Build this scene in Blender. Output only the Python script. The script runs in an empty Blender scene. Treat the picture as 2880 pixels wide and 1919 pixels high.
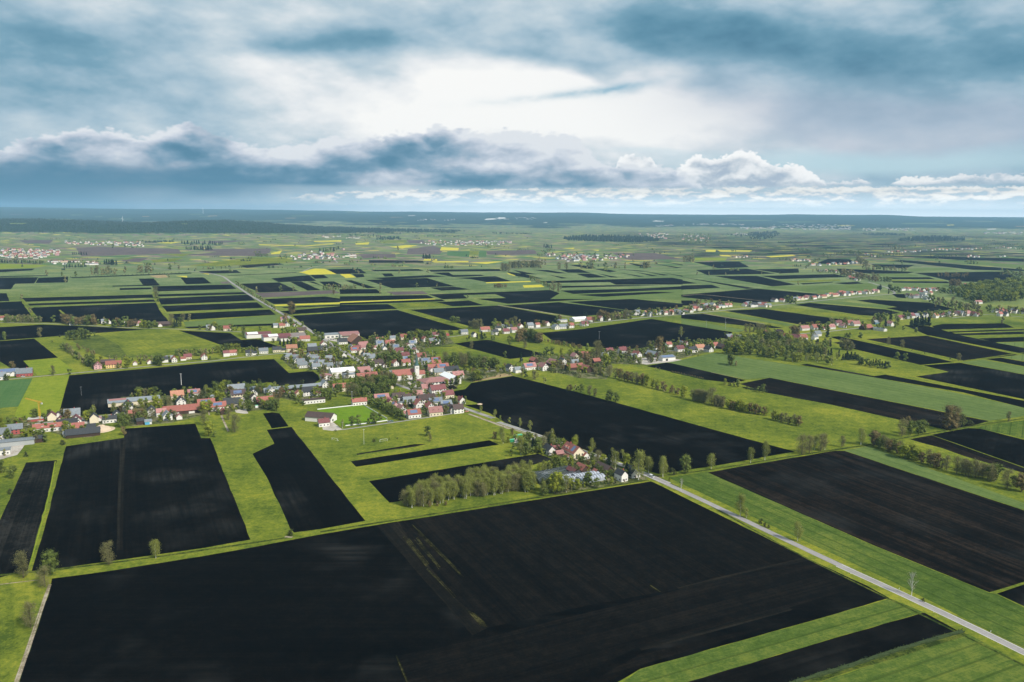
import bpy, bmesh, math, random
from mathutils import Vector, Matrix, noise
from mathutils.geometry import tessellate_polygon
random.seed(7)
D_ = bpy.data
COL = bpy.context.scene.collection
# ------------------------------------------------------------------ camera
F_PX, HORIZON, ROLL, HGT = 2300.0, 600.0, -0.0065, 220.0
PITCH = math.atan((959.5 - HORIZON) / F_PX)
sc = bpy.context.scene
cam = D_.cameras.new('camera'); cam_o = D_.objects.new('camera', cam); COL.objects.link(cam_o)
cam.sensor_width = 36.0; cam.lens = 36.0 * F_PX / 2880.0
cam.clip_start = 1.0; cam.clip_end = 200000.0
cam_o.matrix_world = (Matrix.Translation((0, 0, HGT)) @ Matrix.Rotation(math.pi / 2 - PITCH, 4, 'X')
                      @ Matrix.Rotation(-ROLL, 4, 'Z'))
sc.camera = cam_o
sc.view_settings.view_transform = 'Standard'; sc.view_settings.look = 'None'
sc.view_settings.exposure = EXPO = 0.90; sc.view_settings.gamma = 1.0
sc.cycles.max_bounces = 4; sc.cycles.diffuse_bounces = 1; sc.cycles.glossy_bounces = 1
sc.cycles.transparent_max_bounces = 4; sc.cycles.volume_bounces = 0
sc.cycles.use_denoising = True; sc.cycles.denoising_prefilter = 'ACCURATE'; sc.cycles.denoising_input_passes = 'RGB_ALBEDO_NORMAL'

def ray(u, v):
    x, y = u - 1440.0, v - 959.5
    c, s = math.cos(ROLL), math.sin(ROLL)
    x, y = c * x - s * y, s * x + c * y
    return Vector((x, F_PX * math.cos(PITCH) - y * math.sin(PITCH), -F_PX * math.sin(PITCH) - y * math.cos(PITCH)))
def ground(u, v, z=0.0):
    d = ray(u, v)
    t = (z - HGT) / d.z
    return Vector((d.x * t, d.y * t, z))
def az_el(u, v):
    d = ray(u, v)
    return math.atan2(d.x, d.y) * F_PX, math.atan2(d.z, math.hypot(d.x, d.y)) * F_PX

# ------------------------------------------------------------------ node helper
class V:
    """a float socket with operators"""
    def __init__(s, nt, sock): s.nt, s.s = nt, sock
    def _m(s, op, *a, clamp=False):
        n = s.nt.nodes.new('ShaderNodeMath'); n.operation = op; n.use_clamp = clamp
        for i, x in enumerate((s,) + a):
            if isinstance(x, V): s.nt.links.new(x.s, n.inputs[i])
            else: n.inputs[i].default_value = x
        return V(s.nt, n.outputs[0])
    def __add__(s, o): return s._m('ADD', o)
    __radd__ = __add__
    def __sub__(s, o): return s._m('SUBTRACT', o)
    def __rsub__(s, o): return (s * -1.0) + o
    def __mul__(s, o): return s._m('MULTIPLY', o)
    __rmul__ = __mul__
    def __truediv__(s, o): return s._m('DIVIDE', o)
    def abs(s): return s._m('ABSOLUTE')
    def sat(s): return s._m('ADD', 0.0, clamp=True)
    def maxi(s, o): return s._m('MAXIMUM', o)
    def mini(s, o): return s._m('MINIMUM', o)
    def step(s, lo, hi):
        n = s.nt.nodes.new('ShaderNodeMapRange'); n.interpolation_type = 'SMOOTHSTEP'
        s.nt.links.new(s.s, n.inputs[0])
        for i, x in ((1, lo), (2, hi)):
            if isinstance(x, V): s.nt.links.new(x.s, n.inputs[i])
            else: n.inputs[i].default_value = x
        n.inputs[3].default_value = 0; n.inputs[4].default_value = 1
        return V(s.nt, n.outputs[0])
def comb(nt, x, y, z=0.0):
    n = nt.nodes.new('ShaderNodeCombineXYZ')
    for i, a in enumerate((x, y, z)):
        if isinstance(a, V): nt.links.new(a.s, n.inputs[i])
        else: n.inputs[i].default_value = a
    return n.outputs[0]
def nz(nt, vec, scale=1.0, detail=4.0, rough=0.55, dist=0.0, dims='3D'):
    n = nt.nodes.new('ShaderNodeTexNoise'); n.noise_dimensions = dims
    if vec is not None: nt.links.new(vec, n.inputs['Vector'])
    n.inputs['Scale'].default_value = scale; n.inputs['Detail'].default_value = detail
    n.inputs['Roughness'].default_value = rough; n.inputs['Distortion'].default_value = dist
    return V(nt, n.outputs['Fac'])
def ramp(nt, fac, stops, interp='LINEAR'):
    n = nt.nodes.new('ShaderNodeValToRGB'); n.color_ramp.interpolation = interp
    cr = n.color_ramp
    while len(cr.elements) < len(stops): cr.elements.new(0.5)
    for e, (p, c) in zip(cr.elements, stops): e.position = p
    for e, (p, c) in zip(cr.elements, stops): e.color = (c[0], c[1], c[2], 1) if isinstance(c, (tuple, list)) else (c, c, c, 1)
    if isinstance(fac, V): nt.links.new(fac.s, n.inputs[0])
    else: nt.links.new(fac, n.inputs[0])
    return n.outputs[0]
def mix(nt, fac, a, b, mode='MIX'):
    n = nt.nodes.new('ShaderNodeMix'); n.data_type = 'RGBA'; n.blend_type = mode
    for i, x in ((0, fac), (6, a), (7, b)):
        if isinstance(x, V): nt.links.new(x.s, n.inputs[i])
        elif isinstance(x, bpy.types.NodeSocket): nt.links.new(x, n.inputs[i])
        elif i == 0: n.inputs[0].default_value = x
        else: n.inputs[i].default_value = (x[0], x[1], x[2], 1)
    return n.outputs[2]
def scale_col(nt, col, fac):
    n = nt.nodes.new('ShaderNodeVectorMath'); n.operation = 'SCALE'
    nt.links.new(col, n.inputs[0])
    if isinstance(fac, V): nt.links.new(fac.s, n.inputs[3])
    else: n.inputs[3].default_value = fac
    return n.outputs[0]
def lin(r, g, b):
    f = lambda c: ((c / 255.0 + 0.055) / 1.055) ** 2.4 if c > 10 else c / 255.0 / 12.92
    return (f(r), f(g), f(b))

# ------------------------------------------------------------------ sky
SUN_EL, SUN_AZ = math.radians(42), math.radians(130)       # azimuth clockwise from the view direction (+Y)
def build_world():
    w = D_.worlds.new('World'); sc.world = w; w.use_nodes = True
    nt = w.node_tree; nt.nodes.clear()
    STR = 0.1; KOUT = 1.0 / (STR * 2 ** EXPO); K = 1.0
    out = nt.nodes.new('ShaderNodeOutputWorld'); bg = nt.nodes.new('ShaderNodeBackground')
    bg.inputs['Strength'].default_value = STR; nt.links.new(bg.outputs[0], out.inputs[0])
    sky = nt.nodes.new('ShaderNodeTexSky'); sky.sky_type = 'NISHITA'; sky.sun_disc = False
    sky.sun_elevation = SUN_EL; sky.sun_rotation = SUN_AZ; sky.altitude = 400; sky.dust_density = 1.5
    tc = nt.nodes.new('ShaderNodeTexCoord'); sp = nt.nodes.new('ShaderNodeSeparateXYZ')
    nt.links.new(tc.outputs['Generated'], sp.inputs[0])
    x, y, z = (V(nt, o) for o in sp.outputs)
    az = x._m('ARCTAN2', y.abs()) * F_PX
    el = z._m('ARCSINE') * F_PX
    # gentle wandering of every edge
    base = comb(nt, az / 420.0, el / 200.0)
    w1 = (nz(nt, base, 1.0, 3, 0.5, dims='2D') - 0.5) * 160.0
    w2 = (nz(nt, comb(nt, az / 420.0 + 37.3, el / 200.0), 1.0, 3, 0.5, dims='2D') - 0.5) * 70.0
    A, E = az + w1, el + w2
    def blob(u, v, ru, rv, tilt=0.0, soft=1.0):
        ca, ce = az_el(u, v); t = math.radians(tilt); c, s = math.cos(t), math.sin(t)
        da, de = A - ca, E - ce
        p = (da * c + de * s) / ru; q = (de * c - da * s) / rv
        r = p * p + q * q
        return (r * -1.0)._m('EXPONENT')
    # ---- high veil: field T from dark teal (0) to white (1)
    fb = nz(nt, comb(nt, (az + el * 0.8) / 430.0, el / 185.0 + 13.1), 1.0, 4, 0.5, dims='2D')
    fb2 = nz(nt, comb(nt, (az + el * 0.6) / 180.0, (el - az * 0.05) / 88.0 + 29.1), 1.0, 4, 0.55, dims='2D')
    fb3 = nz(nt, comb(nt, (az - el * 1.5) / 100.0, (el + az * 0.15) / 50.0 + 51.0), 1.0, 4, 0.6, dims='2D')
    T = (fb - 0.5) * 0.70 + (fb2 - 0.5) * 0.42 + (fb3 - 0.5) * 0.16 + 0.60
    for (u, v, ru, rv, t, a) in (
        (1750, 330, 600, 88, 0, .50), (1280, 300, 400, 110, 0, .20), (900, 330, 420, 90, 0, .04), (1450, 235, 300, 30, 4, .25),
        (1900, 290, 360, 60, -8, .22), (330, 45, 190, 50, 0, .16), (700, 190, 260, 70, 0, .14), (1300, 60, 330, 50, 0, .12),
        (30, 190, 240, 80, 0, -.28), (0, 60, 130, 60, 0, -.16), (370, 90, 190, 55, 0, -.1), (990, 110, 300, 38, 4, -.30), (1180, 45, 130, 30, 0, -.16), (820, 130, 200, 30, -6, -.12),
        (1950, 90, 280, 60, -4, -.34), (2330, 150, 400, 70, -7, -.34), (2880, 150, 240, 90, 0, -.36), (1720, 60, 200, 40, 0, -.18),
        (2250, 300, 330, 75, -14, -.22), (2620, 340, 420, 80, -4, -.17), (1640, 205, 90, 26, -20, -.30), (1470, 140, 160, 22, -8, -.2), (2700, 20, 500, 40, 0, .08),
        (100, 330, 400, 60, 0, .02), (2650, 400, 500, 26, 0, .16), (0, 430, 500, 60, 0, -.05)):
        T = T + blob(u, v, ru, rv, t) * a
    veil = ramp(nt, T.sat(), [(0.0, lin(74, 122, 149)), (0.18, lin(98, 145, 169)), (0.36, lin(124, 165, 186)), (0.52, lin(166, 192, 208)),
                              (0.68, lin(198, 213, 222)), (0.84, lin(232, 236, 239)), (1.0, lin(252, 252, 250))])
    # lavender cast of the rain deck right
    lav = (blob(2300, 320, 420, 80, -8) + blob(2750, 370, 420, 60, 0)).sat() * 0.6
    veil = mix(nt, lav, veil, lin(176, 187, 205))
    # a diagonal border of that deck, white below it
    a0, e0 = az_el(1960, 292); a1, e1 = az_el(2190, 352)
    # ---- real clear sky in the gaps
    g = mix(nt, 1.0, sky.outputs[0], (0.60, 0.74, 0.80), 'MULTIPLY')
    nS = nt.nodes.new('ShaderNodeVectorMath'); nS.operation = 'SCALE'; nt.links.new(g, nS.inputs[0]); nS.inputs[3].default_value = 1.0 / KOUT
    clear = mix(nt, 0.82, nS.outputs[0], tuple(c * K for c in lin(192, 219, 230)))
    hole = (blob(1600, 262, 200, 10, 6) * 0.55 + blob(1740, 252, 100, 14, 4) * 0.42) * ((fb3 - 0.5) * 2.4 + 0.75).sat()
    lowgap = ((blob(2500, 450, 560, 34, 0) + blob(1830, 425, 160, 14, 0) * 0.35) * 1.5 - 0.35).sat() * 0.85
    vK = nt.nodes.new('ShaderNodeVectorMath'); vK.operation = 'SCALE'; nt.links.new(veil, vK.inputs[0]); vK.inputs[3].default_value = K
    col = mix(nt, lowgap, vK.outputs[0], clear)
    col = mix(nt, hole, col, tuple(c * K for c in lin(104, 168, 196)))
    lowsky = (1.0 - el / 75.0).sat() * ((az + 700.0) / 700.0).sat()
    col = mix(nt, lowsky * 0.9, col, lin(236, 240, 240))
    # ---- cumulus banks
    def profile(pts, lo=-1850.0, hi=1850.0, top=300.0):
        st = []
        for (u, v) in pts:
            a, e = az_el(u, v); st.append((min(1, max(0, (a - lo) / (hi - lo))), max(e, 0) / top))
        st.sort()
        return V(nt, ramp(nt, ((az - lo) / (hi - lo)).sat(), st)) * top
    def bank(col, top_pts, base_v, lump, seed, cols, gain=1.0, lift=0.0, edge=5.0, alpha=1.0, stretch=1.0, rough=0.50, basesoft=8.0, rim=0.4):
        top = profile(top_pts); be = az_el(1440, base_v)[1]
        def cloud(da, de):
            return nz(nt, comb(nt, (az + da) / (lump * stretch), (el + de) / (lump * 0.62) + seed * 3.0), 1.0, 5, rough, dims='2D')
        n0 = cloud(0, 0)
        ne = nz(nt, comb(nt, az / (lump * 0.9 * stretch), el / (lump * 2.2) + seed * 7.0), 1.0, 4, 0.45, dims='2D')
        wob = (n0 - 0.5) * lump; nwarp = (ne - 0.5) * lump * 0.5
        vn = nt.nodes.new('ShaderNodeTexVoronoi'); vn.voronoi_dimensions = '2D'
        nt.links.new(comb(nt, (az + wob * 0.55) / (lump * 0.95 * stretch), (el + (ne - 0.5) * lump * 0.5) / (lump * 0.6) + seed), vn.inputs['Vector'])
        puff = 0.5 - V(nt, vn.outputs['Distance'])
        vm = nt.nodes.new('ShaderNodeTexVoronoi'); vm.voronoi_dimensions = '2D'
        nt.links.new(comb(nt, (az + wob * 0.25) / (lump * 0.27 * stretch), (el + (ne - 0.5) * lump * 0.2) / (lump * 0.2) + seed), vm.inputs['Vector'])
        puff2 = 0.45 - V(nt, vm.outputs['Distance'])
        t2 = top + (ne - 0.52) * lump * 0.62 + puff * lump * 0.16 + puff2 * lump * 0.035
        m = (t2 - el).step(-edge * 0.6, edge * 1.4) * (el - be + (n0 - 0.5) * 14.0).step(-basesoft * 0.5, basesoft) * (top - be).step(2.0, 12.0)
        h = (el - be) / (t2 - be).maxi(8.0)
        emb = (n0 - cloud(lump * 0.02, -lump * 0.20)) * 1.0; nc = nz(nt, comb(nt, az / (lump * 1.5 * stretch) + 5.0, (el + nwarp) / (lump * 0.62) + seed * 9.0), 1.0, 4, 0.5, dims='2D'); nb = nz(nt, comb(nt, az / (lump * 2.6), el / (lump * 0.8) + seed * 5.0), 1.0, 3, 0.5, dims='2D') - 0.5
        rimv = (1.0 - (t2 - el) / (lump * 0.3)).sat() * rim
        s = h * 0.50 + (emb + nb * 0.9 + (nc - 0.5) * 1.7 + puff * 0.13) * gain + rimv + 0.08 + lift
        c = ramp(nt, s.sat(), [(p, tuple(q * K for q in lin(*r))) for p, r in cols])
        return mix(nt, m * alpha, col, c)
    # ramps clamp colours? values above 1 are fine in a colour ramp
    # far low band
    col = bank(col, [(-600, 600), (560, 585), (780, 562), (900, 544), (1100, 536), (1300, 532), (1700, 528), (2200, 526), (2900, 524), (3200, 524)], 574, 30, 11.0,
               [(0, (184, 204, 216)), (.3, (206, 215, 222)), (.5, (232, 232, 230)), (.8, (252, 248, 240)), (1, (255, 252, 246))], gain=1.9, edge=2.5, alpha=0.92, stretch=1.5, basesoft=26.0)
    # rain haze under the left bank
    rain = (((az_el(820, 560)[0] - A) / 760.0).sat() * ((az_el(1440, 500)[1] - el) / 30.0 + 1.0).sat()).step(0.0, 0.75)
    col = mix(nt, rain * 0.95, col, ramp(nt, ((az + 1285.0) / 1000.0).sat(), [(0, tuple(c * K for c in lin(80, 128, 155))), (.6, tuple(c * K for c in lin(112, 152, 176))), (1, tuple(c * K for c in lin(190, 205, 218)))]))
    # right small cumuli
    col = bank(col, [(-900, 640), (2240, 640), (2290, 512), (2420, 506), (2480, 530), (2540, 498), (2640, 500), (2700, 502), (2780, 488), (2900, 492), (3100, 500)], 524, 60, 21.0,
               [(0, (166, 186, 202)), (.35, (196, 208, 218)), (.6, (226, 230, 234)), (1, (250, 250, 248))], edge=3.0, stretch=1.2)
    # bright cumulus
    col = bank(col, [(-900, 640), (1680, 600), (1740, 450), (1780, 436), (1830, 444), (1870, 500), (1935, 452), (1965, 438), (2000, 462), (2040, 446), (2075, 420), (2110, 426), (2160, 452), (2230, 466), (2290, 482), (2330, 520), (2400, 640)], 526, 70, 31.5,
               [(0, (176, 190, 206)), (.25, (206, 214, 222)), (.5, (238, 240, 242)), (.8, (253, 253, 252)), (1, (255, 255, 254))], edge=3.0)
    # the long grey bank
    col = bank(col, [(-900, 430), (-200, 420), (0, 408), (120, 384), (240, 372), (420, 392), (470, 372), (540, 352), (620, 378), (700, 396), (900, 392), (1080, 376), (1250, 360), (1400, 372),
                     (1520, 366), (1590, 362), (1650, 402), (1680, 440), (1760, 458), (1860, 470), (1930, 480), (1975, 512), (2040, 640)], 530, 120, 41.0,
               [(0, (88, 134, 160)), (.22, (112, 150, 174)), (.42, (146, 172, 192)), (.62, (180, 193, 208)), (.8, (204, 212, 224)), (1, (228, 232, 237))], lift=((az + 650.0) / 900.0).sat() * 0.34 + 0.09, edge=7.0, stretch=1.25, basesoft=10.0, rim=0.3)
    # darker foot of that bank on the left
    foot = (blob(100, 500, 460, 42, 0) + blob(640, 508, 330, 26, 0) * 0.55 + blob(1620, 516, 120, 12, 0) * 0.5).sat()
    col = mix(nt, foot * 0.85, col, tuple(c * K for c in lin(82, 130, 157)))
    # bright clear strip low over the horizon, centre and right
    col = scale_col(nt, col, (1.0 - el / 60.0).sat() * (az + 750.0).step(0.0, 700.0) * 1.0 + 1.0)
    # below the horizon (behind the land): a neutral green-grey bounce
    col = mix(nt, (z * -1.0).step(0.0, 0.03), col, tuple(c * K for c in lin(90, 110, 90)))
    nt.links.new(scale_col(nt, col, KOUT), bg.inputs['Color'])
    w.cycles.sampling_method = 'NONE'
build_world()
sun = D_.lights.new('sun', 'SUN'); sun_o = D_.objects.new('sun', sun); COL.objects.link(sun_o)
sun.energy = 2.8; sun.angle = math.radians(4.0); sun.color = (1.0, 0.95, 0.87)
sd = Vector((math.sin(SUN_AZ) * math.cos(SUN_EL), math.cos(SUN_AZ) * math.cos(SUN_EL), math.sin(SUN_EL)))
sun_o.rotation_euler = sd.to_track_quat('Z', 'Y').to_euler(); sun_o.location = sd * 500 + Vector((0, 0, 400))

# ------------------------------------------------------------------ materials
def new_mat(name):
    m = D_.materials.new(name); m.use_nodes = True
    nt = m.node_tree; b = nt.nodes['Principled BSDF']
    b.inputs['Roughness'].default_value = 0.9; b.inputs['Specular IOR Level'].default_value = 0.1
    return m, nt, b
def objvec(nt, sx=1.0, sy=1.0, kind='Object'):
    tc = nt.nodes.new('ShaderNodeTexCoord'); mp = nt.nodes.new('ShaderNodeMapping')
    nt.links.new(tc.outputs[kind], mp.inputs[0]); mp.inputs['Scale'].default_value = (sx, sy, 1)
    return mp.outputs[0]
def worldvec(nt, s=1.0):
    g = nt.nodes.new('ShaderNodeNewGeometry'); mp = nt.nodes.new('ShaderNodeMapping')
    nt.links.new(g.outputs['Position'], mp.inputs[0]); mp.inputs['Scale'].default_value = (s, s, s)
    return mp.outputs[0]
def orand(nt):
    return V(nt, nt.nodes.new('ShaderNodeObjectInfo').outputs['Random'])
def field_mat(name, stops, line=0.25, patch=0.35, fine=0.25, lscale=0.4, vary=0.15, psc=0.012, dry=None, tram=None):
    """stops: colours from dark to light; line: furrows or drill rows along local x"""
    m, nt, b = new_mat(name)
    rows = nz(nt, objvec(nt, 0.006, lscale), 1.0, 3, 0.7); rows2 = nz(nt, objvec(nt, 0.003, lscale * 0.17), 1.0, 3, 0.6)
    big = nz(nt, worldvec(nt, psc), 1.0, 5, 0.6)
    fin = nz(nt, worldvec(nt, 0.62), 1.0, 2, 0.8)
    mid = nz(nt, worldvec(nt, 0.13), 1.0, 4, 0.75)
    f = (rows - 0.5) * (line * 3.6) + (rows2 - 0.5) * (line * 3.2) + (big - 0.5) * (patch * 4.6) + (fin - 0.5) * (fine * 4.5) + (mid - 0.5) * (fine * 7.5) + (orand(nt) - 0.5) * vary + 0.5
    c = ramp(nt, f.sat(), [(i / (len(stops) - 1), s) for i, s in enumerate(stops)])
    if dry:
        dv = nz(nt, worldvec(nt, 0.011), 1.0, 4, 0.55).step(0.50, 0.74) * (nz(nt, objvec(nt, 0.012, 0.22), 1.0, 3, 0.6).step(0.25, 0.8) + 0.15)
        c = mix(nt, dv.sat(), c, dry)
    if tram:
        sp = nt.nodes.new('ShaderNodeSeparateXYZ'); nt.links.new(objvec(nt), sp.inputs[0]); y = V(nt, sp.outputs[1]) / tram
        t = (y._m('FRACT') - 0.5).abs().step(0.5 - 0.9 / tram, 0.5 - 0.4 / tram) * 0.45
        c = mix(nt, t, c, tuple(q * 0.6 for q in stops[0]))
    nt.links.new(c, b.inputs['Base Color'])
    b.inputs['Specular IOR Level'].default_value = 0.0
    return m
MF = {
 'k': field_mat('peat_soil', [(.0010, .0011, .0010), (.0028, .0025, .0020), (.0066, .0058, .0046)], .34, .20, .22, .35, .2, dry=(.030, .029, .026)),
 'j': field_mat('peat_soil_plain', [(.0020, .0019, .0016), (.0052, .0044, .0034), (.0120, .0098, .0074)], .42, .18, .22, .5, .1),
 'n': field_mat('brown_soil', [(.0016, .0015, .0013), (.0068, .0052, .0038), (.026, .0185, .0130)], .50, .20, .16, .3, .15, dry=(.022, .023, .022)),
 'v': field_mat('loam_soil', [(.075, .058, .055), (.11, .085, .078), (.15, .12, .10)], .2, .3, .15, .1, .2),
 'm': field_mat('meadow', [(.050, .078, .013), (.128, .154, .020), (.22, .225, .028)], .20, .36, .26, .2, .12, .014),
 'M': field_mat('bright_meadow', [(.11, .16, .016), (.17, .21, .020), (.23, .25, .03)], .10, .28, .25, .2, .1),
 'e': field_mat('young_crop', [(.038, .068, .012), (.068, .106, .020), (.125, .150, .028)], .30, .36, .26, .7, .1, tram=11.0),
 'c': field_mat('blue_green_crop', [(.070, .108, .030), (.105, .148, .042), (.145, .182, .056)], .30, .30, .20, .5, .15, tram=14.0),
 'd': field_mat('deep_green_crop', [(.045, .100, .032), (.068, .132, .042), (.10, .155, .052)], .25, .2, .15, .5, .1),
 'g': field_mat('pale_meadow', [(.080, .122, .038), (.125, .168, .056), (.18, .21, .078)], .2, .4, .3, .2, .2),
 'Y': field_mat('rapeseed_bloom', [(.36, .33, .03), (.48, .42, .04), (.6, .52, .07)], .2, .2, .2, .5, .1),
 'o': field_mat('dry_field', [(.22, .16, .08), (.30, .22, .11), (.4, .3, .17)], .2, .2, .2, .5, .1),
 'W': field_mat('quarry_ground', [(.45, .43, .38), (.6, .57, .5), (.75, .7, .64)], .2, .2, .2, .5, .1),
 'w': field_mat('rough_grass', [(.022, .036, .008), (.055, .075, .014), (.10, .11, .02)], .3, .4, .5, .6, .1, .08),
 'G': field_mat('garden_ground', [(.045, .060, .015), (.085, .095, .028), (.20, .18, .11)], .1, .5, .5, .5, .1, .06),
 'S': field_mat('gravel_yard', [(.30, .26, .22), (.42, .38, .33), (.52, .47, .41)], .15, .3, .3, .5, .1, .05),
 't': field_mat('dirt_track', [(.16, .13, .08), (.28, .23, .17), (.36, .31, .24)], .3, .3, .4, .6, .1, .1),
 'q': field_mat('shrubby_meadow', [(.045, .062, .014), (.080, .105, .020), (.13, .15, .03)], .1, .4, .4, .6, .1, .03),
 'i': field_mat('dry_peat_soil', [(.0020, .0020, .0018), (.0075, .0072, .0062), (.026, .0245, .021)], .36, .30, .20, .5, .1),
 'l': field_mat('worn_soil', [(.0045, .0041, .0032), (.0095, .0083, .0062), (.021, .0180, .0130)], .5, .2, .2, .5, .1),
 'z': field_mat('volunteer_sprouts', [(.008, .008, .004), (.026, .025, .008), (.070, .066, .022)], .5, .4, .4, .6, .1, .05),
 'R': field_mat('asphalt', [(.22, .205, .20), (.28, .262, .25), (.34, .318, .30)], .15, .2, .2, .5, .02, .03),
 'L': field_mat('road_line_paint', [(.55, .52, .5), (.62, .6, .56), (.7, .68, .62)], .1, .2, .2, .5, .02),
 'P': field_mat('pitch_turf', [(.08, .15, .012), (.12, .20, .016), (.16, .24, .022)], .15, .15, .2, .15, .0),
}
NAMES = {'k': 'ploughed_field', 'j': 'ploughed_field', 'n': 'ploughed_field', 'v': 'ploughed_field', 'm': 'meadow', 'M': 'meadow', 'e': 'crop_field', 'c': 'crop_field', 'd': 'crop_field',
         'g': 'meadow', 'Y': 'rapeseed_field', 'o': 'dry_field', 'W': 'quarry_ground', 'w': 'grass_verge', 'G': 'garden_ground', 'S': 'gravel_ground', 't': 'dirt_path', 'R': 'road', 'L': 'road_marking', 'P': 'football_field', 'q': 'meadow', 'l': 'ploughed_field', 'i': 'ploughed_field', 'z': 'crop_stubble'}
def flat_mat(name, col, rough=0.8, spec=0.2, var=0.12, sc_=0.6, metal=0.0, rnd=0.0):
    m, nt, b = new_mat(name)
    n = nz(nt, objvec(nt), sc_, 4, 0.65)
    f = (n - 0.5) * (2 * var) + 1.0
    if rnd: f = f * ((orand(nt) - 0.5) * rnd + 1.0)
    c = ramp(nt, n, [(0, col), (1, col)])
    nt.links.new(scale_col(nt, c, f), b.inputs['Base Color'])
    b.inputs['Roughness'].default_value = rough; b.inputs['Specular IOR Level'].default_value = spec; b.inputs['Metallic'].default_value = metal
    return m
# ------------------------------------------------------------------ terrain
def terrain(x, y):
    """flat basin, a wooded hill at the left, a long ridge behind"""
    s = lambda a, b, t: (lambda q: q * q * (3 - 2 * q))(min(1.0, max(0.0, (t - a) / (b - a))))
    z = 0.0
    if y > 7000:
        # left wooded hill
        cx = -1.0 * (x + 1900) / 2600.0
        side = 1 - s(-3500, -1300, x) * 0.8 - s(-1500, 900, x) * 0.2
        prof = s(7100, 8600, y) * (1 - s(9200, 11500, y))
        z += side * prof * (104 + 34 * noise.noise((x / 900.0, y / 1500.0, 0.3)) + 12 * noise.noise((x / 300.0, y / 500.0, 2.0)))
        # ridge across the horizon, rising from the middle distance
        r = s(11500, 23500, y)
        crest = 222 + 62 * noise.noise((x / 4200.0, 1.7, y / 9000.0)) + 22 * noise.noise((x / 1700.0, 5.0, y / 4000.0)) + max(0.0, -x) * 0.004 - max(0, x) * 0.002
        z += r * crest * 0.86 + s(21000, 25500, y) * 42
        z += s(10500, 14000, y) * 20 * noise.noise((x / 1400.0, y / 1800.0, 9.0))
    return z
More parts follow.
